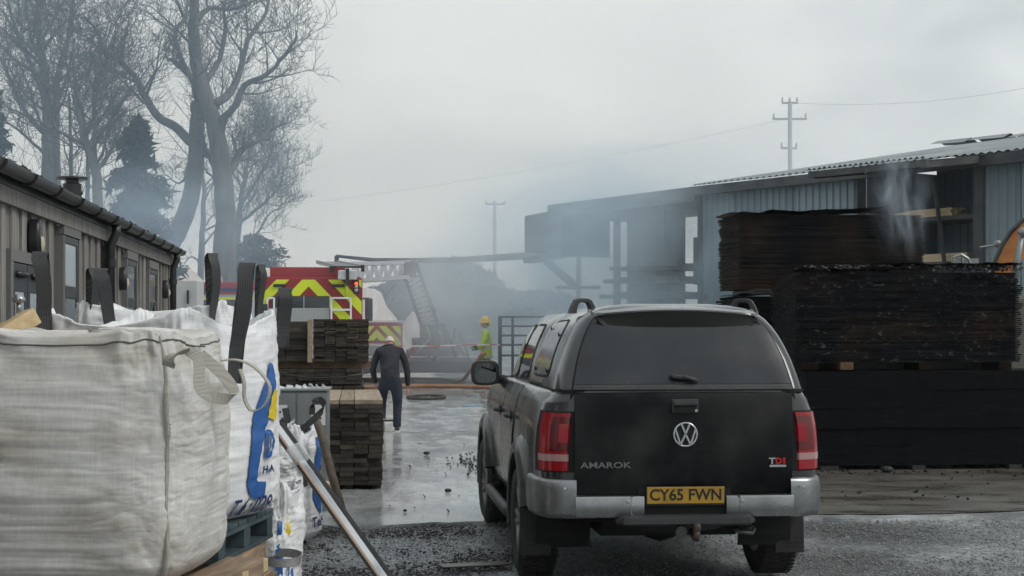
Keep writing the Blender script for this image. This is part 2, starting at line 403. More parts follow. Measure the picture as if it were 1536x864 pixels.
# double door
dl, dm, dr = sB(4), sB(27), sB(49); ZD = 2.09
opn.append((dl - 0.09, dr + 0.07, 0.0, ZD + 0.07))
w = MB(); w.box((0.032, (dl + dr) / 2, ZD + 0.035), (0.064, dr - dl + 0.16, 0.07)); w.box((0.032, dl - 0.04, ZD / 2), (0.06, 0.08, ZD)); w.box((0.032, dr + 0.04, ZD / 2), (0.06, 0.08, ZD))
w.build("door_frame", MATS["grey_frame"], bld)
for a, c in ((dl, dm - 0.008), (dm + 0.008, dr)):
    q = MB(); t = 0.085
    q.box((0.032, (a + c) / 2, ZD - 0.09), (0.05, c - a, 0.17)); q.box((0.032, (a + c) / 2, 0.15), (0.05, c - a, 0.28))
    q.box((0.032, a + t / 2, ZD / 2), (0.048, t, ZD - 0.01)); q.box((0.032, c - t / 2, ZD / 2), (0.048, t, ZD - 0.01))
    do = q.build("door", MATS["black_frame"], bld, bevel=0.006)
    q = MB(); q.box((0.047, (a + c) / 2, 1.1), (0.012, c - a - 2 * t, 1.7)); q.build("pane", MATS["sky_tinted_glass"], do)
    q = MB(); q.box((0.082, c - 0.05, 1.62), (0.05, 0.05, 0.1)); q.build("handle", MATS["black_plastic"], do, bevel=0.005)
    q = MB(); q.tube([(0.06, (a + c) / 2 - 0.12, ZD - 0.07), (0.095, (a + c) / 2, ZD - 0.075), (0.06, (a + c) / 2 + 0.12, ZD - 0.07)], 0.018, 8); q.build("closer", MATS["black_plastic"], do, smooth=True)
# board-on-board cladding, each board its own piece
s = -0.6; k = 0
while s < s_end - 0.02:
    wd = random.uniform(0.135, 0.165); x = 0.022 if k % 2 == 0 else 0.040
    y0, y1 = s, min(s + wd - 0.006, s_end)
    spans = [(0.05, EAVE - 0.10)]
    for (a, c, z0, z1) in opn:
        if y1 > a and y0 < c:
            spans = [(0.05, z0), (z1, EAVE - 0.10)] if z0 > 0.2 else [(z1, EAVE - 0.10)]
    for (z0, z1) in spans:
        if z1 - z0 > 0.04:
            q = MB(); q.box((x / 2 + 0.003, (y0 + y1) / 2, (z0 + z1) / 2), (x, y1 - y0, z1 - z0)); q.build("cladding_board", MATS["clad"], bld, bevel=0.003, bseg=1)
    s += wd; k += 1
for i in range(5):
    a, c = -0.6 + i * (s_end + 0.6) / 5, -0.6 + (i + 1) * (s_end + 0.6) / 5 - 0.006
    q = MB(); q.box((0.055, (a + c) / 2, EAVE - 0.095), (0.04, c - a, 0.095)); q.build("fascia_board", MATS["clad"], bld)
q = MB(); q.box((0.045, s_end + 0.02, EAVE / 2), (0.09, 0.05, EAVE)); q.build("corner_board", MATS["clad"], bld)
# gutter: half-round channel with brackets
GZ = EAVE + 0.02
q = MB(); rows = []
for y in (-0.7, s_end + 0.22):
    rows.append([(0.145 + 0.055 * math.cos(a), y, GZ + 0.02 + 0.055 * math.sin(a)) for a in [math.pi + math.pi * t / 10 for t in range(11)]] + [(0.145 + 0.049 * math.cos(a), y, GZ + 0.02 + 0.049 * math.sin(a)) for a in [2 * math.pi - math.pi * t / 10 for t in range(11)]])
q.grid(rows, closed=True); q.add(rows[1], [tuple(range(22))]); gut = q.build("gutter", MATS["black_plastic"], bld, smooth=False)
y = 0.0
while y < s_end:
    q = MB(); q.tube([(0.145 + 0.060 * math.cos(math.pi + math.pi * t / 8), y, GZ + 0.02 + 0.060 * math.sin(math.pi + math.pi * t / 8)) for t in range(9)], 0.010, 6); q.build("gutter_bracket", MATS["black_plastic"], gut)
    y += 0.85
q = MB(); q.box((0.055, s_end / 2 - 0.3, EAVE + 0.0), (0.06, s_end + 1.0, 0.09)); q.build("gutter_board", MATS["black_plastic"], bld)
for yy in (wall_Y(147), wall_Y(246)):
    sy = (yy - 5) / BC
    q = MB(); q.tube([(0.145, sy, GZ - 0.03), (0.145, sy, GZ - 0.09), (0.10, sy, GZ - 0.2), (0.10, sy, 0.05)], 0.036, 12); dp = q.build("downpipe", MATS["black_plastic"], bld, smooth=True)
    for z in (2.2, 1.2): q = MB(); q.tube([(0.10, sy, z), (0.10, sy, z + 0.06)], 0.045, 12); q.build("pipe_clip", MATS["black_plastic"], dp)
# corrugated roof
q = MB(); rows = []; N = 190
for i in range(N + 1):
    y = -0.8 + (s_end + 1.05) * i / N; dz = 0.03 if i % 2 else 0.0
    rows.append([(0.12, y, EAVE + 0.055 + dz), (-2.55, y, EAVE + 0.58 + dz), (-5.1, y, EAVE + 0.06 + dz)])
q.grid(rows); rf = q.build("roof", MATS["roof_sheet"], bld)
q = MB(); fy = (P(173, 300, 17.2).y - 5) / BC; fx = -0.9; fz = EAVE + 0.25
q.lathe([(0.10, 0.0), (0.10, 0.34), (0.115, 0.34), (0.115, 0.37), (0.10, 0.37), (0.10, 0.45), (0.07, 0.46), (0.07, 0.5), (0.17, 0.5), (0.17, 0.52), (0.0, 0.53)], (fx, fy, fz), n=16); q.build("flue", MATS["black_plastic"], rf, auto=30)
# moss tufts along the roof edge
q = MB()
for i in range(500):
    y = random.uniform(-0.6, s_end + 0.15); x = random.uniform(-0.3, 0.11); h = random.uniform(0.005, 0.014); z = EAVE + 0.085 + (0.12 - x) * 0.2
    if random.random() < 0.5 + 0.5 * fbm(y * 1.4, 0, 4): q.box((x, y, z), (random.uniform(0.012, 0.035), random.uniform(0.012, 0.04), h * 2), (random.random(), random.random(), 0))
mat("moss", (0.03, 0.032, 0.02), 0.9, col2=(0.06, 0.05, 0.035), scale=30)
o = q.build("moss", MATS["moss"], rf); o['kind'] = 'stuff'
for (u, v, dd) in ((36, 355, 0.22), (172, 418, 0.2), (238, 434, 0.2)):
    d0 = wall_Y(u); sy = sB(u); z = EYE + (YH - v) / FPX * d0
    q = MB(); rows = []
    for x, r_ in ((0.04, 1.0), (0.085, 1.0), (0.10, 0.93), (0.105, 0.8)):
        rows.append([(x, sy + 0.065 * r_ * math.cos(a), z + 0.5 * dd * r_ * math.sin(a)) for a in [2 * math.pi * t / 28 for t in range(28)]])
    q.grid(rows, closed=True); q.add(rows[-1], [tuple(range(28))]); la = q.build("bulkhead_lamp", MATS["black_plastic"], bld, smooth=True)
    q = MB(); ls = [(0.112, sy + 0.052 * math.cos(a), z + 0.4 * dd * math.sin(a)) for a in [math.pi + math.pi * t / 14 for t in range(15)]]
    q.add(ls + [(0.128, sy, z - 0.2 * dd)], [(i, i + 1, 15) for i in range(14)] + [(14, 0, 15)]); q.build("lens", MATS["lamp_lens"], la, smooth=True)
tag(bld, "low weathered timber clad office with black gutter, windows and double door", "building")
# ------------------------------------------------------------------ steel shed on the right, burnt at its far end
mat("shed_sheet", (0.15, 0.20, 0.225), 0.45, metal=0.1, col2=(0.24, 0.29, 0.315), scale=0.9, detail=6, stretch=(1, 1, 0.3), objrand=0.12)
mat("shed_roof", (0.17, 0.19, 0.2), 0.5, metal=0.2, col2=(0.3, 0.32, 0.33), scale=0.7, detail=6)
mat("burnt_steel", (0.03, 0.035, 0.04), 0.6, col2=(0.085, 0.085, 0.085), scale=1.5, detail=7)
mat("pale_timber", (0.50, 0.38, 0.22), 0.7, col2=(0.62, 0.5, 0.33), scale=4, stretch=(1, 8, 8), objrand=0.1)
mat("rooflight", (0.6, 0.63, 0.63), 0.4)
A = Vector((9.52, 29.75, 0)); C = Vector((1.28, 41.4, 0)); T = (C - A).normalized(); Nn = Vector((-T.y, T.x, 0))
if Nn.dot(Vector((1, 1, 0))) < 0: Nn = -Nn                      # away from the camera
shed = empty("steel_shed", A + T * -6)
def SH(s, n, z): return T * (s + 6) + Nn * n + Vector((0, 0, z))   # local to the empty (no rotation)
def s_at(u):
    k = (u - 768) / FPX; return -(A.x - k * A.y) / (T.x - k * T.y)
sB1 = s_at(1056); EV = 5.0
def corrugated(mb, s0, s1, n0, z0, z1, pitch=0.2, dep=0.035):
    s = s0; pts = []
    while s < s1 - 1e-6:
        pts += [(s, 0), (min(s + pitch * 0.5, s1), 0), (min(s + pitch * 0.6, s1), -dep), (min(s + pitch * 0.9, s1), -dep)]; s += pitch
    pts.append((s1, 0))
    mb.grid([[SH(a, n0 + d, z0) for a, d in pts], [SH(a, n0 + d, z1) for a, d in pts]])
# wall panels
s0, s1 = s_at(1300), s_at(1466)     # the open bay lies between s1 and s0
bay0, bay1 = min(s0, s1), max(s0, s1)
def wall_run(a, b, n0, z0=0.3, z1=EV - 0.05):
    k = max(1, round(abs(b - a) / 1.0)); 
    for i in range(k):
        q = MB(); corrugated(q, a + (b - a) * i / k + 0.004, a + (b - a) * (i + 1) / k - 0.004, n0 + (0.004 if i % 2 else 0), z0, z1); q.build("wall_panel", MATS["shed_sheet"], shed)
wall_run(-6, bay0, 0); wall_run(bay1, sB1, 0); wall_run(bay0, bay1, 2.2, 0.3, EV + 0.33)
q = MB(); q.grid([[SH(bay0, 0, 0.3), SH(bay0, 2.2, 0.3)], [SH(bay0, 0, EV), SH(bay0, 2.2, EV)]]); q.grid([[SH(bay1, 0, 0.3), SH(bay1, 2.2, 0.3)], [SH(bay1, 0, EV), SH(bay1, 2.2, EV)]]); q.build("bay_side", MATS["shed_sheet"], shed)
q = MB(); q.bar(SH(-6, 0.12, 0.1), SH(sB1, 0.12, 0.1), 0.25, 0.5); q.build("plinth", mat("plinth", (0.2, 0.2, 0.19), 0.8), shed)
for s in (bay0 - 0.08, bay1 + 0.08): q = MB(); q.bar(SH(s, -0.08, 0), SH(s, -0.08, EV - 0.1), 0.16, 0.16); q.build("post", MATS["burnt_steel"], shed)
# roof sheets, one piece per sheet
RW, RZ = 8.0, 1.42
k = 0; s = -6.0
while s < sB1 - 0.05:
    e = min(s + 1.0, sB1); q = MB(); rows = []
    for i in range(11):
        a = s + (e - s) * i / 10; dz = (0.04 if i % 2 else 0) + (0.006 if k % 2 else 0)
        drop = 0.05 * max(0, (a - sB1 + 3) / 3) * (1 + fbm(a, 3, 1))
        rows.append([SH(a, -0.35, EV + dz), SH(a, RW, EV + RZ + dz - drop), SH(a, 2 * RW + 0.3, EV + dz)])
    q.grid(rows); q.build("roof_sheet", MATS["rooflight"] if k in (3,) else MATS["shed_roof"], shed)
    s = e; k += 1
for i in range(9):                                              # lifted ridge capping
    a = sB1 - 1.2 * i - 1.2; t = random.uniform(-0.02, 0.10)
    q = MB(); q.grid([[SH(a, RW - 0.3, EV + RZ + 0.02), SH(a + 1.1, RW - 0.3, EV + RZ + t)], [SH(a, RW, EV + RZ + 0.12 + t * 0.5), SH(a + 1.1, RW, EV + RZ + 0.10 + t)], [SH(a, RW + 0.3, EV + RZ + 0.02), SH(a + 1.1, RW + 0.3, EV + RZ + t)]]); q.build("ridge_cap", MATS["shed_roof"], shed)
q = MB(); q.bar(SH(-6, -0.3, EV - 0.12), SH(sB1, -0.3, EV - 0.12), 0.14, 0.2); q.build("eaves_gutter", MATS["burnt_steel"], shed)
# lean-to canopy over the bay
def s_n(u, n):
    k = (u - 768) / FPX; B = A + Nn * n; return -(B.x - k * B.y) / (T.x - k * T.y)
def z_n(u, v, n): return EYE + (YH - v) / FPX * (A + Nn * n + T * s_n(u, n)).y
ca, cb = s_n(1388, -2.0), s_n(1210, -2.0); za, zb_ = z_n(1388, 237, -2.0), z_n(1210, 256, -2.0); q = MB(); rows = []; m_ = 44
for i in range(m_ + 1):
    a = ca + (cb - ca) * i / m_; dz = 0.05 if i % 2 else 0
    zf = za + (zb_ - za) * i / m_; rows.append([SH(a, -2.0, zf + dz + 0.03 * fbm(a, 2, 2)), SH(a, -0.30, EV + 0.10 + dz)])
q.grid(rows); cn = q.build("canopy", MATS["shed_roof"], shed)
for t in (0.04, 0.5, 0.96):
    a = ca + (cb - ca) * t; q = MB(); q.bar(SH(a, -1.95, za + (zb_ - za) * t - 0.10), SH(a, 0.0, EV - 0.05), 0.08, 0.14); q.build("rafter", MATS["burnt_steel"], cn)
q = MB(); q.bar(SH(ca, -1.93, za - 0.08), SH(cb, -1.93, zb_ - 0.08), 0.06, 0.12); q.build("canopy_beam", MATS["burnt_steel"], cn)
# rack shelf in the bay with pale timber
for vz in (328, 396):
    z = EYE + (YH - vz) / FPX * 32.0
    q = MB(); q.bar(SH(bay0 + 0.05, 1.0, z), SH(bay1 - 0.05, 1.0, z), 1.1, 0.09); q.build("rack_shelf", MATS["burnt_steel"], shed)
q = MB(); q.bar(SH(bay0 + 0.6, 0.3, 0.2), SH(bay0 + 1.3, 0.3, EV - 0.3), 0.07, 0.07); q.build("brace", MATS["burnt_steel"], shed)
tag(shed, "blue grey corrugated steel shed with shallow roof behind charred stacks", "building")
for j, (vz, n_, ha, lab) in enumerate(((328, 9, 0.16, "pale sawn timber pack on upper rack shelf in shed bay"), (396, 7, 0.14, "pale sawn timber pack low in shed bay just above charred stack"))):
    z = EYE + (YH - vz) / FPX * 32.0 + 0.046
    pk = empty("timber_pack", A + T * -6 + SH((bay0 + bay1) / 2, 0, z))
    for r_ in range(n_):
        L = (bay1 - bay0) * (0.55 if j == 0 else 0.8); off = (bay1 - bay0) * 0.12 + random.uniform(-0.05, 0.05)
        q = MB(); nn = 0.5 + (r_ % 3) * 0.13; zz = 0.025 + (r_ // 3) * 0.053
        q.bar(T * (off - L / 2) + Nn * nn + Vector((0, 0, zz)), T * (off + L / 2) + Nn * nn + Vector((0, 0, zz)), 0.12, 0.05); q.build("board", MATS["pale_timber"], pk)
    tag(pk, lab, "timber")

# burnt open racking at the far end
frame = empty("burnt_racking", A + T * -6 + SH(sB1 + 0.1, 0, 0))
def FR(s, n, z): return SH(s, n, z) - SH(sB1 + 0.1, 0, 0)
sC = s_at(842); sD = s_at(800)
def zat(v, u, n=0.0):
    w = A + T * s_at(u) + Nn * n; return EYE + (YH - v) / FPX * w.y
q = MB(); q.bar(FR(sB1, 1.2, EV - 0.18), FR(sC + 0.2, 1.2, EV - 0.25), 3.0, 0.34); q.build("roof_deck", MATS["burnt_steel"], frame)
q = MB(); q.prism([FR(sC - 0.4, -0.3, EV - 0.2), FR(sD, -0.3, EV - 0.3), FR(sD, -0.3, EV - 1.25), FR(sC - 0.4, -0.3, EV - 1.42)], Nn * 1.6); q.build("hanging_panel", MATS["burnt_steel"], frame, bevel=0.03)
posts = [s_at(u) for u in (1052, 1005, 990, 955, 925, 880)]
for i, s in enumerate(posts): q = MB(); q.bar(FR(s, (i % 2) * 1.0, 0), FR(s, (i % 2) * 1.0, EV - 0.36), 0.16, 0.18); q.build("post", MATS["burnt_steel"], frame)
def panel(u0, u1, v0, v1, n=1.9, name="burnt_panel"):
    a, c = s_at(u0), s_at(u1); zt, zb = zat(v0, (u0 + u1) / 2), zat(v1, (u0 + u1) / 2)
    q = MB(); q.prism([FR(a, n, zb), FR(c, n, zb), FR(c, n, zt), FR(a, n, zt)], Nn * 0.06); q.build(name, MATS["burnt_steel"], frame)
panel(1062, 1037, 286, 440); panel(1036, 982, 286, 400); panel(960, 926, 300, 470, 1.4); panel(925, 872, 302, 560, 1.5); panel(981, 961, 352, 425, 1.7)
panel(1034, 984, 430, 520); panel(960, 930, 470, 540)
for (u0, u1, v) in ((1058, 950, 405), (1056, 940, 424), (1060, 935, 447)):
    q = MB(); a, c = s_at(u0), s_at(u1); z = zat(v, (u0 + u1) / 2); q.bar(FR(a, -0.2, z), FR(c, -0.2, z + 0.05), 1.1, 0.10); q.build("rack_shelf", MATS["burnt_steel"], frame)
    for r_ in range(4):
        q = MB(); q.bar(FR(a + 0.3, -0.5 + r_ * 0.16, z + 0.09), FR(c - random.uniform(0.2, 1.2), -0.5 + r_ * 0.16, z + 0.13), 0.13, 0.06); q.build("board", mat("smoked_timber", (0.12, 0.1, 0.08), 0.8, col2=(0.28, 0.22, 0.16), scale=3), frame)
q = MB(); q.bar(FR(sC - 0.2, 0.2, zat(378, 862)), FR(s_at(775), 0.4, zat(390, 790)), 0.35, 0.13); q.build("cantilever_arm", MATS["burnt_steel"], frame)
q = MB(); q.bar(FR(s_at(805), 0.3, zat(390, 805)), FR(s_at(850), 0.3, zat(430, 850)), 0.14, 0.16); q.build("strut", MATS["burnt_steel"], frame)
q = MB(); q.bar(FR(s_at(826), 0.3, zat(431, 826)), FR(s_at(880), 0.3, zat(431, 880)), 0.3, 0.08); q.build("ledge", MATS["burnt_steel"], frame)
tag(frame, "burnt out open racking veiled by smoke at the shed's far end", "racking")

# sagging overhead line of the far yard: a long steel rail on posts
rail = empty("gantry_rail", P(700, 600, 47))
o0 = Vector(rail.location); q = MB()
pts = [P(505, 384, 50), P(560, 390, 49), P(620, 391, 48), P(690, 390, 47), P(770, 385, 46), P(868, 376, 45)]
q.tube([p - o0 for p in pts], [0.05, 0.07, 0.09, 0.10, 0.11, 0.12], 6); q.build("rail", MATS["burnt_steel"], rail)
for p in (pts[0], pts[5]): q = MB(); q.tube([p - o0, Vector((p.x, p.y, gz(p.y))) - o0], 0.08, 6); q.build("post", MATS["burnt_steel"], rail)
tag(rail, "long thin overhead rail sagging across the yard behind the fire engine", "rail")

# ------------------------------------------------------------------ poles and wires
mat("pole_wood_hazed", (0.32, 0.335, 0.35), 0.8); mat("wire", (0.05, 0.05, 0.055), 0.6)  # pole colour is paled, distance haze painted into it
def pole(u, v0, v1, d, arms, lab, w=0.14):
    top, bot = P(u, v0, d), P(u, v0, d); bot.z = gz(d)
    t = empty("utility_pole", bot); q = MB(); q.tube([(0, 0, 0), (0, 0, top.z - bot.z)], [w * 1.3, w], 8); q.build("shaft", MATS["pole_wood_hazed"], t, smooth=True)
    for (du, dv, hw) in arms:
        z = EYE + (YH - (v0 + dv)) / FPX * d - bot.z; q = MB(); q.box((du * d / FPX, 0.1, z), (hw * d / FPX * 2, 0.09, 0.09)); ar = q.build("crossarm", MATS["pole_wood_hazed"], t)
        for sx in (-0.92, 0, 0.92): q = MB(); q.lathe([(0.03, 0), (0.05, 0.05), (0.05, 0.1), (0.03, 0.14), (0.04, 0.17), (0.02, 0.22)], (du * d / FPX + sx * hw * d / FPX, 0.1, z + 0.06), n=8); q.build("insulator", MATS["pole_wood_hazed"], ar)
    tag(t, lab, "utility pole"); return t
pole(742, 303, 385, 110, ((1, 3, 15),), "thin far utility pole with one crossarm above central smoke", 0.11)
pp = pole(1185, 152, 250, 78, ((0, 2, 12), (0, 26, 26), (-1, 70, 12)), "tall utility pole with three crossarms behind the shed roof", 0.10)
def wire(a, b, sag, lab, r=0.012):
    n = 24; pts = [a.lerp(b, i / n) - Vector((0, 0, sag * 4 * (i / n) * (1 - i / n))) for i in range(n + 1)]
    q = MB(); q.tube([p - a for p in pts], r, 4); o = q.build("overhead_wire", MATS["wire"]); o.location = a
    tag(o, lab, "wire", "overhead wires"); return o
wire(P(1172, 180, 78), P(300, 322, 96), 0.5, "faint overhead wire slanting from the tall pole down behind the bare trees", 0.005)
wire(P(1187, 154, 78), P(1620, 115, 70), 0.5, "overhead wire from the tall pole to the right edge of the sky", 0.006)

# ------------------------------------------------------------------ trees
mat("bark", (0.07, 0.07, 0.068), 0.9, col2=(0.14, 0.135, 0.125), scale=3, stretch=(1, 1, 0.2), bump=0.3, bscale=8, bdist=0.05)
mat("twig", (0.075, 0.07, 0.068), 0.9)
def grow(mbt, mbw, p, d, L, r, lev, rng, up=0.15, spread=0.9):
    """one limb and its children; lev 0 is the finest twig"""
    n = 5 if lev > 1 else 3; pts = [Vector(p)]; rs = [r]; dd = Vector(d).normalized()
    for i in range(n):
        dd = (dd + Vector((rng.uniform(-1, 1), rng.uniform(-1, 1), rng.uniform(-0.8, 0.9))) * 0.22 + Vector((0, 0, up * 0.4))).normalized()
        pts.append(pts[-1] + dd * (L / n)); rs.append(max(0.006, r * (1 - 0.8 * (i + 1) / n)))
    (mbt if lev >= 2 else mbw).tube(pts, rs, 6 if lev >= 2 else 3, caps=False)
    if lev == 0: return
    spawn(mbt, mbw, pts, rs, L, lev - 1, rng, up, spread)
def spawn(mbt, mbw, pts, rs, L, lev, rng, up, spread, cnt=None, t0=0.2):
    cnt = cnt or (7, 8, 9, 10)[lev]
    for k in range(cnt):
        t = t0 + (1 - t0) * (k + rng.random()) / cnt; x = t * (len(pts) - 1); i = min(int(x), len(pts) - 2); f = x - i
        q = pts[i].lerp(pts[i + 1], f); rr = rs[i] + (rs[i + 1] - rs[i]) * f; tg = (pts[i + 1] - pts[i]).normalized()
        o = Vector((rng.uniform(-1, 1), rng.uniform(-1, 1), rng.uniform(-0.4, 0.9))); o = (o - tg * o.dot(tg))
        if o.length < 0.05: continue
        dd = tg * 0.55 + o.normalized() * spread
        grow(mbt, mbw, q, dd, L * rng.uniform(0.38, 0.6), max(0.012, rr * rng.uniform(0.35, 0.55)), lev, rng, up, spread)
def bare_tree(lab, d, limbs, base_uv, seed, lev=2, up=0.2, cnt=9, twl=1.0):
    rng = random.Random(seed); b0 = P(base_uv[0], base_uv[1], d); b0.z = gz(d) - 0.05
    t = empty("bare_tree", b0); mt, mw = MB(), MB()
    for (pl, r0, r1, n_) in limbs:
        pts = []; 
        for i, q in enumerate(pl):
            dep = q[2] if len(q) > 2 else 0
            pts.append(P(q[0], q[1], d + dep) - b0)
        fine = []                                         # rounded, slightly wandering
        for i in range(len(pts) - 1):
            p0, p1, p2, p3 = pts[max(i - 1, 0)], pts[i], pts[i + 1], pts[min(i + 2, len(pts) - 1)]
            for s_ in range(4):
                f = s_ / 4; fine.append(0.5 * ((2 * p1) + (p2 - p0) * f + (2 * p0 - 5 * p1 + 4 * p2 - p3) * f * f + (3 * p1 - p0 - 3 * p2 + p3) * f ** 3))
        fine.append(pts[-1]); fine = [p + Vector((rng.uniform(-1, 1), rng.uniform(-1, 1), 0)) * 0.03 for p in fine]
        rs = [r0 + (r1 - r0) * (i / (len(fine) - 1)) for i in range(len(fine))]
        mt.tube(fine, rs, 9)
        if n_: 
            Ltot = sum((fine[i + 1] - fine[i]).length for i in range(len(fine) - 1))
            spawn(mt, mw, fine, [min(x, 0.16) for x in rs], min(Ltot, 7.5) * twl, lev, rng, up, 0.9, n_, 0.25)
    mt.build("trunk", MATS["bark"], t, smooth=True); mw.build("crown", MATS["twig"], t)
    tag(t, lab, "tree", "trees behind the office"); return t
G = 548
bare_tree("huge bare tree with two thick leaning trunks rising past the frame top", 62, [
    ([(336, G), (336, 395), (338, 330), (334, 265), (325, 205), (314, 165), (303, 130), (294, 95), (291, 50), (292, 0), (296, -70), (300, -150)], 0.48, 0.12, 15),
    ([(250, G), (252, 385, 1), (268, 345, 1), (285, 300, 1), (293, 245, 1), (296, 180, 1), (297, 155, 1)], 0.42, 0.27, 0),
    ([(297, 155, 1), (291, 125, 1), (276, 103, 2), (262, 92, 2), (251, 89, 2)], 0.17, 0.06, 6),
    ([(297, 155, 1), (292, 128, 0), (262, 60, -1), (280, 20, -1), (283, -30, -1)], 0.12, 0.04, 9),
    ([(288, 215, 1), (262, 190, 1), (238, 175, 0), (215, 140, 0), (200, 112, -1), (180, 92, -1), (155, 75, -2), (145, 45, -2), (125, 25, -2)], 0.20, 0.035, 12),
    ([(155, 75, -2), (135, 63, -2), (118, 58, -3)], 0.06, 0.02, 5),
    ([(322, 155), (345, 140, 1), (360, 105, 2), (372, 60, 2), (398, 20, 3), (410, -40, 3)], 0.18, 0.04, 12),
    ([(330, 182), (352, 160, -1), (368, 128, -1), (400, 112, -2), (425, 85, -2), (442, 62, -2), (445, 46, -2)], 0.15, 0.03, 12),
    ([(308, 122), (328, 90, 1), (338, 40, 1), (336, 10, 1), (345, -40, 1)], 0.12, 0.04, 10),
    ([(296, 30), (315, 12, 1), (345, 15, 2), (385, 0, 2)], 0.12, 0.03, 9),
    ([(334, 270), (352, 245, 1), (362, 225, 1), (388, 210, 1), (410, 190, 2)], 0.2, 0.04, 12),
    ([(336, 282), (318, 240, 1), (306, 222, 1)], 0.16, 0.12, 3),
    ([(288, 250, 1), (270, 275, 2), (250, 262, 2)], 0.06, 0.02, 5),
], (325, G), 11, twl=0.72)
bare_tree("bare multi stemmed tree at the left edge of the sky", 66, [
    ([(72, G), (72, 300), (71, 210), (68, 120), (61, 70), (56, 20), (60, -50), (62, -120)], 0.30, 0.06, 16),
    ([(84, G), (83, 300, 1), (84, 190, 1), (86, 120, 1), (96, 80, 1), (108, 30, 1), (112, -40)], 0.24, 0.05, 15),
    ([(66, 200), (40, 170, -1), (15, 120, -1), (0, 88, -1), (-30, 50, -1)], 0.12, 0.03, 12),
    ([(64, 140), (45, 95, 1), (22, 40, 1), (8, -10, 1)], 0.12, 0.03, 12),
    ([(66, 100), (48, 60, 0), (40, 10, 0), (36, -60)], 0.09, 0.03, 10),
    ([(70, 180, 1), (88, 150, 2), (100, 118, 2), (112, 60, 2)], 0.09, 0.03, 9),
    ([(70, 235), (45, 210, 1), (20, 190, 1), (-10, 170, 1)], 0.08, 0.03, 9),
], (76, G), 21)
bare_tree("slender bare tree with curved trunk left of the conifer", 58, [
    ([(150, G), (147, 300), (140, 245), (126, 205), (118, 170), (112, 120), (112, 80)], 0.22, 0.04, 15),
    ([(140, 245), (142, 200, 1), (140, 150, 1), (146, 100, 1)], 0.12, 0.03, 13),
    ([(146, 255), (165, 230, 0), (178, 200, 0), (184, 185)], 0.08, 0.03, 10),
    ([(108, G), (108, 330, 4), (106, 220, 4), (103, 140, 4)], 0.13, 0.04, 13),
    ([(130, G), (130, 330, 6), (132, 230, 6), (124, 160, 6)], 0.13, 0.04, 12),
], (147, G), 31)
bare_tree("thin bare tree between the two thick trunks", 70, [
    ([(299, G), (301, 395), (304, 340), (306, 290), (304, 250), (310, 215)], 0.17, 0.05, 8),
    ([(303, 345), (318, 325, 1), (330, 318, 1)], 0.06, 0.02, 3), ([(300, 395), (288, 385, 0), (276, 396, 0)], 0.05, 0.02, 3)], (299, G), 41, lev=1)
bare_tree("fine twigged bare tree with rounded crown right of thick trunk", 78, [
    ([(352, G), (354, 400), (358, 330), (365, 280), (372, 240), (378, 200)], 0.2, 0.05, 16),
    ([(360, 310), (385, 270, 1), (405, 235, 1), (412, 190, 1)], 0.1, 0.03, 14),
    ([(358, 335), (390, 310, -1), (415, 285, -1), (428, 250, -1)], 0.1, 0.03, 14),
    ([(356, 370), (385, 350, 0), (405, 320, 0), (430, 310, 0)], 0.08, 0.02, 12)], (352, G), 51, up=0.35)

def leafy(name, lab, base, height, width, n, m, seed, shape='cone', leaf=0.16, droop=0.3, trunk=0.2):
    rng = np.random.default_rng(seed); rr = random.Random(seed)
    t = empty(name, base); q = MB(); q.tube([(0, 0, 0), (0.05, 0, height * 0.5), (0, 0, height * 0.97)], [trunk, trunk * 0.6, 0.03], 7)
    cl = MB(); nb = n // 34
    for i in range(nb):
        h = (rr.random() ** 0.8); a = rr.uniform(0, 6.28)
        if shape == 'cone': R0 = width / 2 * (1 - h) ** 0.8 * rr.choice((0.55, 0.8, 1.0, 1.35)) * rr.uniform(0.8, 1.1) + 0.10; z0 = height * (0.06 + 0.92 * h)
        else: R0 = width / 2 * math.sqrt(max(0.03, 1 - (2 * h - 1) ** 2)) * rr.uniform(0.55, 1.1); z0 = height * (0.08 + 0.9 * h)
        tip = Vector((math.cos(a) * R0, math.sin(a) * R0, z0 - droop * R0))
        root = Vector((0, 0, z0 + 0.1)); q.tube([root, root.lerp(tip, 0.5) + Vector((0, 0, 0.1 * R0)), tip], [0.035, 0.022, 0.008], 3, caps=False)
        for k in range(34):
            f = 0.25 + 0.8 * rr.random() ** 0.7; c = root.lerp(tip, f) + Vector((rr.gauss(0, 1), rr.gauss(0, 1), rr.gauss(0, 0.7))) * (0.07 + 0.07 * R0)
            s_ = leaf * rr.uniform(0.5, 1.3); e = Euler((rr.uniform(-1, 1), rr.uniform(-1, 1), rr.uniform(0, 6.28))).to_matrix()
            cl.add([c + e @ Vector(p) for p in ((-s_, 0, 0), (0, -s_ * 0.35, 0.0), (s_, 0, -s_ * 0.5), (0, s_ * 0.35, 0.02))], [(0, 1, 2, 3)])
    q.build("trunk", MATS["bark"], t, smooth=True); cl.build("crown", m, t); return t
mat("conifer", (0.016, 0.026, 0.024), 0.8, col2=(0.045, 0.06, 0.05), scale=2.5)
mat("evergreen", (0.02, 0.03, 0.025), 0.7, col2=(0.05, 0.065, 0.05), scale=3)
def foot(u, d): p = P(u, 500, d); p.z = gz(d) - 0.05; return p
c0 = foot(205, 56); tag(leafy("conifer", "", c0, P(205, 166, 56).z - c0.z, 4.1, 5200, MATS["conifer"], 5, leaf=0.24, droop=0.45), "dark drooping conifer standing between the bare trees", "tree", "trees behind the office")
c0 = foot(-8, 60); tag(leafy("conifer", "", c0, P(0, 130, 60).z - c0.z, 2.6, 4500, MATS["conifer"], 6, leaf=0.2, droop=0.4), "dark conifer cut off by the left edge of the photo", "tree", "trees behind the office")
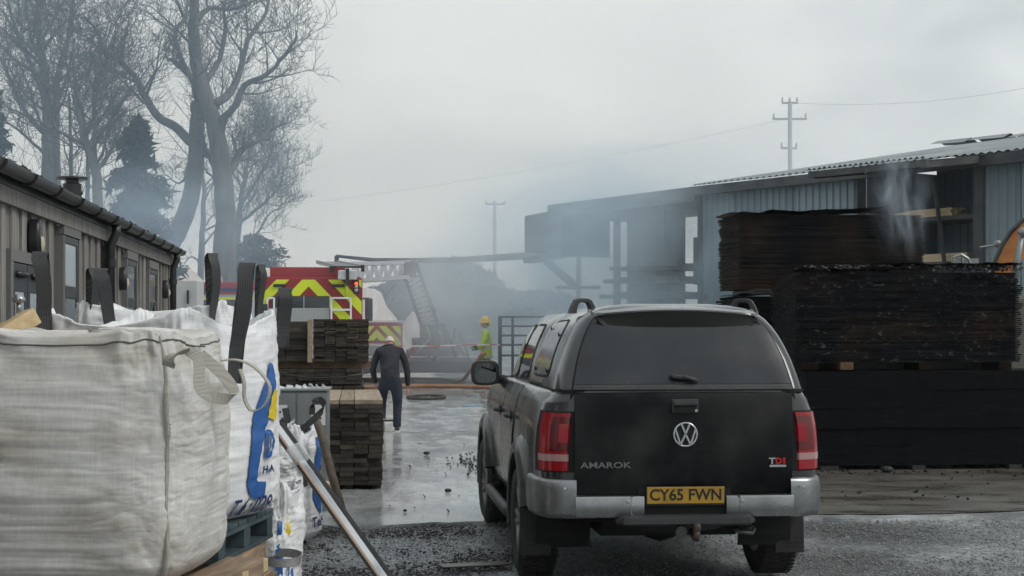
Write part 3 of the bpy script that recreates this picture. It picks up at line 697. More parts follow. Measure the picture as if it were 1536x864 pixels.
c0 = foot(384, 74); tag(leafy("holly_tree", "", c0, P(384, 352, 74).z - c0.z, 3.4, 5000, MATS["evergreen"], 7, 'round', leaf=0.15, droop=0.0), "small evergreen tree behind the red fire engine's roof", "tree", "trees behind the office")
for i, (u, v, d, w, lab) in enumerate(((672, 392, 78, 6.0, "rounded dark bush in the smoke right of the aerial ladder"), (720, 430, 84, 5.5, "low dark bush in the smoke behind the firefighter"), (600, 425, 90, 6.5, "dim bush behind the aerial ladder truss"), (810, 440, 88, 6.0, "dim bush in the smoke left of the burnt racking"))):
    c0 = foot(u, d); tag(leafy("bush", "", c0, P(u, v, d).z - c0.z, w, 7000, MATS["evergreen"], 70 + i, 'round', leaf=0.28, droop=0.0), lab, "bush", "bushes beyond the yard")
b = MB(); rows = []
for i in range(61):
    x = -260 + i * 9; rows.append([(x, 150, -1), (x, 165, 1.5 + 2.2 * (0.5 + fbm(x * 0.02, 1, 2))), (x, 210, 3 + 3 * (0.5 + fbm(x * 0.015, 5, 2))), (x, 300, -1)])
b.grid(rows); structure(b.build("hill", mat("far_field", (0.04, 0.055, 0.035), 0.9, col2=(0.06, 0.07, 0.05), scale=0.1), smooth=True))
# ------------------------------------------------------------------ the pickup
def dirty_paint(name, c1, c2, rough, coat):
    m = mat(name, c1, rough, metal=0.35, col2=c2, scale=2.2, detail=8, lo=0.38, hi=0.72, rough2=rough + 0.25, coat=coat)
    return m
dirty_paint("truck_paint", (0.020, 0.022, 0.025), (0.048, 0.048, 0.047), 0.18, 0.7)
dirty_paint("tailgate_dimmed_paint", (0.005, 0.0055, 0.007), (0.036, 0.036, 0.034), 0.34, 0.0)  # darker copy of the body paint, dim reflections put into its colour
MATS["tailgate_dimmed_paint"].node_tree.nodes["Principled BSDF"].inputs["Specular IOR Level"].default_value = 0.18
mat("truck_plastic", (0.022, 0.023, 0.025), 0.5, col2=(0.04, 0.04, 0.041), scale=6)
mat("flare_paint", (0.026, 0.028, 0.031), 0.28, metal=0.3, col2=(0.06, 0.06, 0.06), scale=4, coat=0.3)
mat("gap_black", (0.003, 0.003, 0.003), 0.8)
mat("truck_glass", (0.018, 0.02, 0.023), 0.07, col2=(0.03, 0.032, 0.034), scale=3, rough2=0.22, spec=0.7)
mat("side_glass", (0.05, 0.065, 0.075), 0.03, spec=1.0); mat("canopy_glass", (0.07, 0.095, 0.115), 0.12, col2=(0.28, 0.31, 0.33), scale=9, detail=9, lo=0.55, hi=0.8, rough2=0.5, spec=0.5)  # canopy glass: reflected bluish sky put into the tint, pale flecks are stains
mat("rear_glass", (0.014, 0.016, 0.019), 0.16, col2=(0.028, 0.030, 0.033), scale=1.6, rough2=0.30, spec=0.5)
mat("silver_bumper", (0.31, 0.32, 0.325), 0.27, metal=0.9, col2=(0.14, 0.14, 0.135), scale=4, detail=8, lo=0.42, hi=0.75, rough2=0.5)
mat("chrome", (0.6, 0.61, 0.62), 0.15, metal=1.0); mat("alloy", (0.28, 0.28, 0.28), 0.4, metal=0.7, col2=(0.14, 0.135, 0.13), scale=9)
mat("rubber", (0.012, 0.012, 0.012), 0.75, col2=(0.026, 0.025, 0.024), scale=12, bump=0.2, bscale=40)
mat("lens_red", (0.27, 0.004, 0.010), 0.15, coat=0.25, spec=0.4); mat("lens_dark", (0.10, 0.003, 0.006), 0.15, coat=0.25); mat("lens_clear", (0.36, 0.21, 0.20), 0.15, coat=0.3)
mat("plate_yellow", (0.40, 0.225, 0.015), 0.4, col2=(0.28, 0.155, 0.012), scale=8); mat("plate_black", (0.006, 0.006, 0.006), 0.4)
mat("badge_silver", (0.45, 0.46, 0.47), 0.25, metal=0.9); mat("badge_dark", (0.2, 0.2, 0.205), 0.3, metal=0.9); mat("badge_red", (0.45, 0.01, 0.012), 0.3)

TY = R(5.2)
truck = empty("pickup_truck", (1.085, 9.93, 0.0), TY)
AX_R, AX_F, TW = 1.20, 4.29, 0.955
WT = [(0.40, 0.84), (0.46, 0.875), (0.60, 0.905), (0.78, 0.918), (0.95, 0.918), (1.08, 0.908), (1.18, 0.885), (1.25, 0.86), (1.295, 0.825), (1.31, 0.80)]
def wz(z): return lerp_table(WT, z)
PLAN = [(0.0, 0.10), (0.45, 0.10), (0.74, 0.102), (0.80, 0.108), (0.86, 0.122), (0.91, 0.150), (0.945, 0.19), (0.968, 0.25), (0.985, 0.36), (1.0, 0.6)]
PLAN += [(1.0, 0.9 + 0.15 * i) for i in range(23)] + [(0.99, 4.5), (0.975, 4.7), (0.94, 4.9), (0.87, 5.05), (0.74, 5.15), (0.4, 5.22), (0.0, 5.24)]
def shell(z, off=0.0, tab=PLAN, w=None):
    """half outline (left side negative x handled by caller): x>0 points"""
    W = wz(z) if w is None else w; pts = [(x * W, y) for x, y in tab]; out = []
    for i, (x, y) in enumerate(pts):
        a = pts[max(i - 1, 0)]; c = pts[min(i + 1, len(pts) - 1)]; t = Vector((c[0] - a[0], c[1] - a[1])).normalized()
        n = Vector((t.y, -t.x)); out.append((max(0.0, x + n.x * off) if 0 < i < len(pts) - 1 else x, y + n.y * off))
    return out
def top_z(y):     # belt line, bonnet
    return lerp_table([(0, 1.31), (3.7, 1.30), (4.05, 1.24), (4.6, 1.17), (5.0, 1.08), (5.24, 0.95)], y)
# lower body
zl = [0.42, 0.46, 0.53, 0.6, 0.7, 0.78, 0.87, 0.95, 1.02, 1.08, 1.13, 1.18, 1.22, 1.25, 1.275, 1.295, 1.31]
q = MB(); rows = []
for z in zl:
    h = shell(z); loop = [(x, y) for x, y in h] + [(-x, y) for x, y in h[::-1][1:-1]]
    rows.append([(x, y, max(min(z, top_z(y)), 0.535 - 0.002 * (1.31 - z) if y < 0.72 else 0)) for x, y in loop])
q.grid(rows, closed=True); n_ = len(rows[0]); q.add(rows[0], [tuple(range(n_))]); q.add(rows[-1], [tuple(range(n_))])
body = q.build("body", MATS["truck_paint"], truck)
def cyl_mesh(y, side, r=0.455):
    c = MB(); c.lathe([(r, 0.0), (r, 0.55)], (0.55 if side > 0 else -1.1, y, 0.40), axis='x', n=40); return c.mesh("cut")
cuts = [cyl_mesh(y, s_) for y in (AX_R, AX_F) for s_ in (-1, 1)]
bx = MB(); bx.box((0, 0.10, 0.62), (1.42, 0.16, 0.5)); cuts.append(bx.mesh("cut"))
boolean_cut(body, cuts)
if len(body.data.materials) == 0: body.data.materials.append(MATS["truck_paint"])
body.data.polygons.foreach_set('use_smooth', [True] * len(body.data.polygons)); body.data.set_sharp_from_angle(angle=R(35))
# dark underside so the arches read as wells
q = MB(); q.box((0, 2.75, 0.56), (1.22, 4.6, 0.22)); q.box((0, 2.75, 0.40), (0.9, 4.3, 0.12)); q.build("chassis", MATS["gap_black"], truck)
q = MB(); q.tube([(-0.75, AX_R, 0.38), (0.75, AX_R, 0.38)], 0.06, 10); q.lathe([(0.02, -0.16), (0.13, -0.1), (0.16, 0), (0.13, 0.1), (0.02, 0.16)], (0.05, AX_R, 0.38), axis='x', n=14); q.build("rear_axle", MATS["gap_black"], truck, smooth=True)
q = MB(); q.lathe([(0.36, 0.40), (0.37, 0.45), (0.37, 0.55), (0.30, 0.60)], (0.0, 0.66, 0.0), n=24); q.build("spare_wheel", MATS["rubber"], truck, smooth=True)
q = MB(); q.tube([(0.52, 1.6, 0.42), (0.52, 0.8, 0.42), (0.50, 0.42, 0.40)], 0.035, 10); q.build("exhaust", MATS["truck_plastic"], truck, smooth=True)

# side panels: doors sit slightly proud of the shell with gaps between
def flank(sgn, poly, off, name, m, parent, n=14, zmap=None, thick=0.0):
    """panel on the flank from y-z outline rectangles: poly = (y0,y1,z0,z1[,slope])"""
    y0, y1, z0, z1 = poly[:4]; q = MB(); rows = []
    for i in range(n + 1):
        z = z0 + (z1 - z0) * i / n; row = []
        for k in range(n + 1):
            y = y0 + (y1 - y0) * k / n
            if zmap: y, zz = zmap(k / n, i / n)
            else: zz = z
            x = wz(zz) * lerp_table([(a[1], a[0]) for a in PLAN[9:]], y); row.append((sgn * (x + off), y, zz))
        rows.append(row)
    q.grid(rows)
    inn = [[(p[0] - sgn * 0.012, p[1], p[2]) for p in r_] for r_ in rows]
    edge = rows[0] + [r_[-1] for r_ in rows[1:]] + rows[-1][::-1][1:] + [r_[0] for r_ in rows[::-1][1:-1]]
    ein = [(p[0] - sgn * 0.014, p[1], p[2]) for p in edge]; q.grid([edge, ein], closed=True)
    return q.build(name, m, parent, smooth=True, auto=35)
for sg in (-1, 1):
    def rear_door(a, b):      # rear edge follows the wheel arch
        z = 0.50 + 0.79 * b; y0 = 1.80 + (0.12 if z < 0.72 else 0.12 * max(0, 1 - (z - 0.72) / 0.3)); return y0 + (2.72 - y0) * a, z
    d_ = flank(sg, (1.8, 2.72, 0.5, 1.29), 0.007, "door", MATS["truck_paint"], truck, zmap=rear_door)
    def front_door(a, b):
        z = 0.50 + 0.79 * b; return 2.735 + (3.76 - 2.735) * a, z
    d2 = flank(sg, (2.735, 3.76, 0.5, 1.29), 0.007, "door", MATS["truck_paint"], truck, zmap=front_door)
    for dd, y in ((d_, 1.98), (d2, 2.92)):
        q = MB(); x = sg * (wz(1.06) + 0.03)
        q.tube([(x - sg * 0.02, y - 0.10, 1.055), (x + sg * 0.012, y - 0.07, 1.06), (x + sg * 0.018, y, 1.062), (x + sg * 0.012, y + 0.07, 1.06), (x - sg * 0.02, y + 0.10, 1.055)], [0.012, 0.017, 0.018, 0.017, 0.012], 8)
        q.build("handle", MATS["truck_plastic"], dd, smooth=True)
        q = MB(); q.lathe([(0.0, 0), (0.05, 0.0), (0.045, 0.004)], (sg * (wz(1.06) + 0.0085) - (0.004 if sg < 0 else 0), y, 1.06), axis='x', n=16); q.build("handle_cup", MATS["gap_black"], dd)
    # flared arches
    for ya in (AX_R, AX_F):
        q = MB(); rows = []
        for i in range(33):
            a = R(-12) + R(178) * i / 32
            def ring(rad, x): return (x, ya + rad * math.cos(a), 0.40 + rad * math.sin(a) * (1.0))
            bx_ = wz(min(1.0, 0.4 + 0.5 * math.sin(a))) * (0.985 if ya + 0.5 * math.cos(a) > 4.6 else 1.0)
            rows.append([ring(0.445, sg * 0.80), ring(0.447, sg * (TW + 0.012)), ring(0.462, sg * (TW + 0.022)), ring(0.50, sg * (TW + 0.018)), ring(0.548, sg * (TW - 0.006)), ring(0.57, sg * (bx_ + 0.004)), ring(0.575, sg * (bx_ - 0.03))])
        q.grid(rows); q.build("wheel_arch_flare", MATS["flare_paint"], truck, smooth=True, auto=50)
        q = MB(); rows = []
        for i in range(25):
            a = R(-20) + R(220) * i / 24; rows.append([(sg * 0.50, ya + 0.45 * math.cos(a), 0.40 + 0.45 * math.sin(a)), (sg * 0.86, ya + 0.45 * math.cos(a), 0.40 + 0.45 * math.sin(a))])
        q.grid(rows); q.build("arch_liner", MATS["gap_black"], truck)
    q = MB(); q.tube([(sg * 0.86, 1.78, 0.36), (sg * 0.95, 1.92, 0.36), (sg * 0.95, 3.62, 0.36), (sg * 0.86, 3.78, 0.36)], 0.042, 12); q.build("side_step", MATS["truck_plastic"], truck, smooth=True)
    q = MB(); q.box((sg * 0.86, 0.785, 0.345), (0.20, 0.014, 0.31), (R(-3), 0, 0)); fl = q.build("mud_flap", MATS["rubber"], truck, bevel=0.02)
    for z in (0.235, 0.265): q = MB(); q.box((sg * 0.86, 0.775, z), (0.16, 0.012, 0.012)); q.build("rib", MATS["rubber"], fl)

# wheels
def wheel_proto():
    t = empty("wheel")
    t.parent = truck
    q = MB(); r0 = 0.385; w = 0.128
    q.lathe([(0.235, -w + 0.012), (0.27, -w), (0.33, -w - 0.006), (0.362, -w + 0.012), (r0 - 0.004, -w + 0.04), (r0, -0.05), (r0, 0.05), (r0 - 0.004, w - 0.04), (0.362, w - 0.012), (0.33, w + 0.006), (0.27, w), (0.235, w - 0.012)], (0, 0, 0), axis='x', n=56, caps=False)
    ty = q.build("tyre", MATS["rubber"], t, smooth=True)
    tr = MB()
    for k in range(60):
        a = 2 * math.pi * k / 60
        for j, xx in enumerate((-0.085, -0.03, 0.03, 0.085)):
            aa = a + (0.05 if j % 2 else 0); M = Euler((aa, 0, R(18) * (1 if xx > 0 else -1))).to_matrix()
            c = Vector((xx, -math.sin(aa) * r0, math.cos(aa) * r0)); M2 = Matrix.Rotation(aa, 3, 'X')
            tr.box(c, (0.046, 0.024, 0.016), M2)
    o = tr.build("tread", MATS["rubber"], ty); o['kind'] = 'stuff'
    q = MB(); q.lathe([(0.24, -0.11), (0.245, -0.115), (0.235, -0.10), (0.20, 0.02), (0.19, 0.10), (0.24, 0.115)], (0, 0, 0), axis='x', n=40, caps=False)
    q.lathe([(0.0, -0.102), (0.055, -0.10), (0.062, -0.085), (0.062, 0.0)], (0, 0, 0), axis='x', n=20, caps=False)
    for k in range(5):
        for da in (-0.13, 0.13):
            a = 2 * math.pi * k / 5 + da; a2 = 2 * math.pi * k / 5 + da * 1.25
            q.bar((-0.082, math.cos(a) * 0.04, math.sin(a) * 0.04), (-0.10, math.cos(a2) * 0.235, math.sin(a2) * 0.235), 0.036, 0.03, (1, 0, 0))
    q.build("rim", MATS["alloy"], t, smooth=False, bevel=0.004)
    q = MB(); q.lathe([(0.16, 0.02), (0.17, 0.03), (0.17, 0.05)], (0, 0, 0), axis='x', n=28); q.build("brake_disc", MATS["truck_plastic"], t)
    return t
wp = wheel_proto(); wp.location = (-(TW - 0.13), AX_R, 0.385)
for (sx, y, rz) in ((-1, AX_F, 0.0), (1, AX_R, math.pi), (1, AX_F, math.pi)):
    c = copy_tree(wp, truck); c.location = (sx * (TW - 0.13), y, 0.385); c.rotation_euler = (0.4 * sx, 0, rz + (R(3) if y > 3 else 0))

# tailgate: slightly crowned panel with a pressed upper ledge
q = MB(); rows = []
for z, yo in ((0.655, 0.095), (0.665, 0.080), (0.70, 0.072), (0.76, 0.068), (0.80, 0.062), (0.95, 0.058), (1.12, 0.060), (1.22, 0.064), (1.27, 0.068), (1.293, 0.078), (1.300, 0.10)):
    rows.append([(x, yo + 0.018 * (abs(x) / 0.69) ** 3, z) for x in [-0.69 + 1.38 * i / 28 for i in range(29)]])
q.grid(rows); edge = rows[0] + [r_[-1] for r_ in rows[1:]] + rows[-1][::-1][1:] + [r_[0] for r_ in rows[::-1][1:-1]]
q.grid([edge, [(p[0], 0.14, p[2]) for p in edge]], closed=True)
tg = q.build("tailgate", MATS["tailgate_dimmed_paint"], truck, smooth=True, auto=40)
q = MB(); q.box((0, 0.125, 0.98), (1.43, 0.02, 0.68)); q.build("gap", MATS["gap_black"], truck)
# handle recess
q = MB(); q.box((0, 0.052, 1.215), (0.170, 0.016, 0.088)); hb = q.build("handle", MATS["truck_plastic"], tg, bevel=0.012)
q = MB(); q.box((0, 0.043, 1.200), (0.146, 0.006, 0.046)); q.build("recess", MATS["gap_black"], hb, bevel=0.008)
q = MB(); q.box((0, 0.036, 1.232), (0.150, 0.018, 0.026)); q.build("grip", MATS["truck_plastic"], hb, bevel=0.006)
q = MB(); q.lathe([(0.009, 0.0), (0.009, 0.012)], (0.066, 0.030, 1.188), axis='y', n=12); q.build("lock", MATS["badge_silver"], hb)
# round badge with V over W
BZ = 1.038; q = MB(); rows = []; RB = 0.080
for k in range(40):
    a = 2 * math.pi * k / 40; rows.append([((RB - 0.0075 + 0.0075 * math.cos(t)) * math.cos(a), 0.044 - 0.007 * math.sin(t), BZ + (RB - 0.0075 + 0.0075 * math.cos(t)) * math.sin(a)) for t in [2 * math.pi * j / 8 for j in range(8)]])
rows.append(rows[0]); q.grid(rows, closed=True); bd = q.build("badge", MATS["badge_silver"], tg, smooth=True)
q = MB(); q.lathe([(0.075, 0.0), (0.075, 0.012)], (0, 0.044, BZ), axis='y', n=32); q.build("badge_back", MATS["gap_black"], bd)
q = MB()
def stroke(a, b, w=0.0115): q.bar((a[0] * RB, 0.041, BZ + a[1] * RB), (b[0] * RB, 0.041, BZ + b[1] * RB), w, 0.010, (0, 1, 0))
for s_ in (-1, 1):
    stroke((s_ * 0.34, 0.86), (0, 0.06)); stroke((s_ * 0.80, 0.46), (s_ * 0.40, -0.78)); stroke((s_ * 0.40, -0.78), (s_ * 0.02, 0.0))
q.build("badge_letters", MATS["badge_silver"], bd)
def tg_text(txt, x, z, size, m, sx=1.0, bold=0.0, parent=None, y=0.052, depth=0.004):
    me = text_mesh(txt, size, depth, bold, sx=sx)
    o = link("lettering", me, m, parent or tg); o.rotation_euler = (R(90), 0, 0); o.location = (x, y, z); return o
tg_text("AMAROK", -0.50, 0.848, 0.052, MATS["badge_dark"], sx=1.45, bold=0.0006)
tg_text("T", 0.552, 0.868, 0.052, MATS["badge_silver"], sx=1.25, bold=0.002); tg_text("D", 0.595, 0.868, 0.052, MATS["badge_red"], sx=1.1, bold=0.002); tg_text("I", 0.630, 0.868, 0.052, MATS["badge_red"], sx=1.4, bold=0.002)
q = MB(); q.box((0.59, 0.056, 0.838), (0.105, 0.006, 0.014)); q.build("badge_bar", MATS["badge_silver"], tg)

# tail lights wrap the corner
def corner_patch(sg, z0, z1, off, i0, i1, name, m, parent, n=10, inset=None):
    q = MB(); rows = []
    for k in range(n + 1):
        z = z0 + (z1 - z0) * k / n; h = shell(z, off)
        rows.append([(sg * x, y, z) for x, y in h[i0:i1]])
    q.grid(rows); edge = rows[0] + [r_[-1] for r_ in rows[1:]] + rows[-1][::-1][1:] + [r_[0] for r_ in rows[::-1][1:-1]]
    hb_ = []
    for p in edge:
        hb_.append((p[0] * 0.985, p[1] + 0.012, p[2]))
    q.grid([edge, hb_], closed=True); return q.build(name, m, parent, smooth=True, auto=40)
def dense_plan():
    out = [PLAN[0]]
    for a, b in zip(PLAN[:9], PLAN[1:10]):
        for t in range(1, 5): out.append((a[0] + (b[0] - a[0]) * t / 4, a[1] + (b[1] - a[1]) * t / 4))
    return out
for sg in (-1, 1):
    tl = corner_patch(sg, 0.812, 1.172, 0.012, 3, 8, "tail_light", MATS["lens_red"], truck)
    corner_patch(sg, 0.872, 0.915, 0.0155, 3, 8, "indicator_lens", MATS["lens_clear"], tl)
    corner_patch(sg, 0.935, 1.150, 0.0150, 3, 6, "dark_lens", MATS["lens_dark"], tl)
    corner_patch(sg, 0.99, 1.105, 0.0180, 3, 5, "brake_lens", MATS["lens_red"], tl)
    q = MB(); h0 = shell(0.80, 0.004)
    corner_patch(sg, 0.802, 1.182, 0.003, 2, 9, "light_surround", MATS["gap_black"], tl)

# bumper: silver wrap-around corners, lower centre
q = MB(); rows = []
prof = [(0.512, -0.02), (0.52, 0.030), (0.55, 0.048), (0.62, 0.056), (0.70, 0.058), (0.735, 0.052), (0.755, 0.035), (0.760, 0.0)]
for sg in (-1, 1):
    q = MB(); rows = []
    for z, off in prof:
        W = wz(0.7); h = shell(z, off * 0.5 + 0.004, w=W)
        rows.append([(sg * x, y, z) for x, y in [(0.68, h[2][1])] + h[3:9] + [(h[9][0], 0.58)]])
    q.grid(rows); q.build("bumper_corner", MATS["silver_bumper"], truck, smooth=True, auto=60)
q = MB(); rows = []
for z, y in ((0.515, 0.10), (0.525, 0.05), (0.555, 0.036), (0.64, 0.034), (0.655, 0.045), (0.66, 0.10)):
    rows.append([(x, y, z) for x in [-0.69, -0.5, -0.335, -0.29, -0.26]]); 
q.grid(rows); bc = q.build("bumper_centre", MATS["silver_bumper"], truck, smooth=True, auto=45)
q = MB(); q.grid([[(-p[0], p[1], p[2]) for p in r_] for r_ in rows]); q.build("bumper_centre", MATS["silver_bumper"], truck, smooth=True, auto=45)
for sg in (-1, 1):
    for (x, y, z) in ((0.755, 0.042, 0.705), (0.36, 0.03, 0.625)): q = MB(); q.lathe([(0.011, 0.0), (0.011, -0.004), (0.0, -0.005)], (sg * x, y, z), axis='y', n=14); q.build("parking_sensor", MATS["badge_silver"], bc)
    q = MB(); q.prism([(sg * 0.345, 0.032, 0.52), (sg * 0.285, 0.075, 0.52), (sg * 0.285, 0.075, 0.655), (sg * 0.345, 0.032, 0.655)], (0, 0.02, 0)); q.build("bumper_notch", MATS["silver_bumper"], bc)
q = MB(); q.box((0, 0.10, 0.60), (0.58, 0.06, 0.2)); q.build("plate_recess", MATS["gap_black"], truck)
q = MB(); rows = []
for x in [-0.44, -0.40, -0.34, 0.34, 0.40, 0.44]:
    e = 0.0 if abs(x) < 0.42 else 0.03; rows.append([(x, 0.10, 0.47 + e), (x, -0.005 + e, 0.475 + e), (x, -0.03 + e * 2, 0.49), (x, -0.03 + e * 2, 0.525 - e), (x, 0.0 + e, 0.54 - e), (x, 0.10, 0.54 - e)])
q.grid(rows, closed=True); q.build("bumper_step", MATS["truck_plastic"], truck, smooth=True, auto=40)
q = MB(); q.box((0, 0.045, 0.655), (0.502, 0.012, 0.122)); pl = q.build("number_plate", MATS["plate_black"], truck, bevel=0.004)
q = MB(); q.box((0, 0.036, 0.661), (0.488, 0.010, 0.104)); q.build("plate_face", MATS["plate_yellow"], pl, bevel=0.003)
o = tg_text("CY65 FWN", 0.0, 0.661, 0.098, MATS["plate_black"], sx=0.93, bold=0.0022, parent=pl, y=0.0305, depth=0.0008)
wd_ = max(v.co.x for v in o.data.vertices) - min(v.co.x for v in o.data.vertices)
for v in o.data.vertices: v.co.x *= 0.452 / wd_
# tow bar and socket
q = MB(); q.tube([(0.05, 0.10, 0.43), (0.05, 0.0, 0.40), (0.05, -0.06, 0.40), (0.05, -0.065, 0.45)], 0.020, 10); q.lathe([(0.012, 0.44), (0.025, 0.455), (0.028, 0.475), (0.02, 0.495), (0.0, 0.50)], (0.05, -0.065, 0.0), n=14); q.build("tow_ball", mat("rusty_steel", (0.10, 0.07, 0.05), 0.6, metal=0.5, col2=(0.05, 0.04, 0.035), scale=20), truck, smooth=True)
q = MB(); q.lathe([(0.035, 0.0), (0.035, 0.05), (0.02, 0.09)], (-0.04, -0.03, 0.44), axis='y', n=16); q.build("tow_socket", MATS["truck_plastic"], truck)
q = MB(); q.tube([(0.30, 0.1, 0.46), (0.33, 0.02, 0.43), (0.42, 0.02, 0.42), (0.45, 0.1, 0.44)], 0.012, 8); q.build("hook", MATS["truck_plastic"], truck, smooth=True)

# hard-top canopy
GT = [(1.312, 0.800), (1.34, 0.795), (1.42, 0.775), (1.50, 0.752), (1.58, 0.722), (1.65, 0.690), (1.71, 0.655), (1.76, 0.615), (1.80, 0.565), (1.83, 0.50), (1.85, 0.41), (1.862, 0.28), (1.868, 0.0)]
def gw(z): return lerp_table(GT, z)
def gr(z): return lerp_table([(1.31, 0.105), (1.34, 0.115), (1.5, 0.185), (1.65, 0.265), (1.75, 0.33), (1.80, 0.375), (1.84, 0.44), (1.862, 0.60), (1.868, 0.8)], z)
CPLAN = [(0.0, 0.0), (0.5, 0.0), (0.80, 0.004), (0.88, 0.012), (0.93, 0.028), (0.965, 0.06), (0.985, 0.11), (1.0, 0.2)]
def canopy_loop(z, y1, tab=CPLAN, sx=1.0):
    W = gw(z) * sx; r0 = gr(z); h = [(x * W, r0 + y) for x, y in tab] + [(W, y1 - 0.05), (W * 0.985, y1 - 0.01), (W * 0.95, y1), (0, y1)]
    return [(x, y, z) for x, y in h] + [(-x, y, z) for x, y in h[::-1][1:-1]]
q = MB(); rows = [canopy_loop(z, 1.73) for z, _ in GT[:-1]]; q.grid(rows, closed=True); q.add(rows[-1], [tuple(range(len(rows[-1])))]); q.add(rows[0], [tuple(range(len(rows[0])))])
can = q.build("canopy", MATS["truck_paint"], truck, smooth=True, auto=50)
q = MB(); rows = []
for z in (1.300, 1.318): W = 0.806; h = [(x * W, 0.102 + y) for x, y in CPLAN] + [(W, 1.73), (0, 1.73)]; rows.append([(x, y, z) for x, y in h] + [(-x, y, z) for x, y in h[::-1][1:-1]])
q.grid(rows, closed=True); q.build("seal", MATS["gap_black"], can)
# rear glass, a curved sheet covering most of the back
def rear_patch(z0, z1, xf, off, name, m, parent, n=14, nx=24):
    q = MB(); rows = []
    for k in range(n + 1):
        z = z0 + (z1 - z0) * k / n; W = gw(z); r0 = gr(z); row = []
        for i in range(nx + 1):
            t = -xf + 2 * xf * i / nx; yo = lerp_table(CPLAN, abs(t)); row.append((t * W, r0 + yo - off, z - 0.0))
        rows.append(row)
    q.grid(rows); edge = rows[0] + [r_[-1] for r_ in rows[1:]] + rows[-1][::-1][1:] + [r_[0] for r_ in rows[::-1][1:-1]]
    q.grid([edge, [(p[0], p[1] + off + 0.01, p[2]) for p in edge]], closed=True); return q.build(name, m, parent, smooth=True, auto=40)
rg = rear_patch(1.352, 1.806, 0.872, 0.010, "rear_window", MATS["rear_glass"], can)
rear_patch(1.318, 1.812, 0.885, 0.003, "window_gap", MATS["gap_black"], can)
rear_patch(1.318, 1.349, 0.872, 0.018, "window_rail", MATS["truck_plastic"], rg)
# handle on the glass
q = MB(); q.box((0.0, gr(1.385) - 0.030, 1.392), (0.15, 0.03, 0.026), (0, R(7), 0)); q.box((0.045, gr(1.385) - 0.045, 1.385), (0.10, 0.02, 0.02), (0, R(18), 0)); q.box((-0.03, gr(1.385) - 0.024, 1.402), (0.11, 0.03, 0.02)); q.build("window_handle", MATS["truck_plastic"], rg, bevel=0.007)
for sg in (-1, 1): q = MB(); q.box((sg * 0.53, gr(1.76) - 0.022, 1.735), (0.02, 0.016, 0.05), (0, -sg * R(30), 0)); q.build("stay_bracket", MATS["truck_plastic"], rg, bevel=0.004)
# roof spoiler over the glass
q = MB(); rows = []; N = 30
for i in range(N + 1):
    t = -1 + 2 * i / N; x = 0.545 * t; e = max(0.0, (abs(t) - 0.90) / 0.10); e = e * e
    y0 = 0.285 + 0.05 * t * t + 0.05 * e; zt = 1.835 - 0.030 * t * t - 0.02 * e; zb = 1.752 + 0.045 * e
    rows.append([(x, y0 + 0.22, zt + 0.012), (x, y0 + 0.06, zt), (x, y0 + 0.005, zt - 0.014), (x, y0, zt - 0.026), (x, y0 + 0.022, zb + 0.018), (x, y0 + 0.05, zb), (x, y0 + 0.16, zb + 0.03)])
q.grid(rows, closed=True); q.add(rows[0], [tuple(range(7))]); q.add(rows[-1], [tuple(range(7))]); sp = q.build("spoiler", MATS["truck_paint"], can, smooth=True, auto=50)
q = MB(); rows = []
for i in range(N + 1):
    t = -1 + 2 * i / N; x = 0.53 * t; e = max(0.0, (abs(t) - 0.88) / 0.12) ** 2; y0 = 0.279 + 0.05 * t * t + 0.05 * e
    rows.append([(x, y0, 1.812 - 0.03 * t * t - 0.025 * e), (x, y0 + 0.006, 1.765 + 0.01 * e), (x * 0.985, gr(1.715) - 0.016 + 0.05 * t * t * 0.2, 1.708 + 0.06 * e)])
q.grid(rows); q.build("spoiler_shade_panel", MATS["gap_black"], sp, smooth=True)  # black sheet paints the spoiler's shadow together with the brake light panel
# roof rail feet
for sg in (-1, 1):
    q = MB(); c = Vector((sg * 0.545, 0.80, gz(0) + 1.80)); ax = Vector((0.92, 0.38 * sg * -1 if sg < 0 else -0.38, 0)).normalized() if sg > 0 else Vector((0.92, 0.38, 0)).normalized()
    prof_ = [(-0.105, 0.0), (-0.085, 0.05), (-0.06, 0.092), (-0.03, 0.102), (0.03, 0.102), (0.06, 0.09), (0.085, 0.05), (0.105, 0.0)]; inn_ = [(0.05, 0.03), (0.045, 0.06), (0.02, 0.072), (-0.02, 0.072), (-0.045, 0.06), (-0.05, 0.03)]
    dp_ = Vector((-ax.y, ax.x, 0)) * 0.05
    outer = [c + ax * a + Vector((0, 0, b_)) for a, b_ in prof_]; inner = [c + ax * a + Vector((0, 0, b_)) for a, b_ in inn_[::-1]]
    pr = [prof_[0]] + prof_[1:7] + [prof_[7]]; inn2 = [(-0.055, 0.0), (-0.05, 0.04), (-0.035, 0.068), (-0.02, 0.074), (0.02, 0.074), (0.035, 0.068), (0.05, 0.04), (0.055, 0.0)]
    rows = []
    for (a, b_), (a2, b2) in zip(pr, inn2):
        o_ = c + ax * a + Vector((0, 0, b_)); i_ = c + ax * a2 + Vector((0, 0, b2)); rows.append([o_ - dp_ / 2, o_ + dp_ / 2, i_ + dp_ / 2, i_ - dp_ / 2])
    q.grid(rows, closed=True); q.build("roof_rail", MATS["truck_plastic"], can, bevel=0.006)
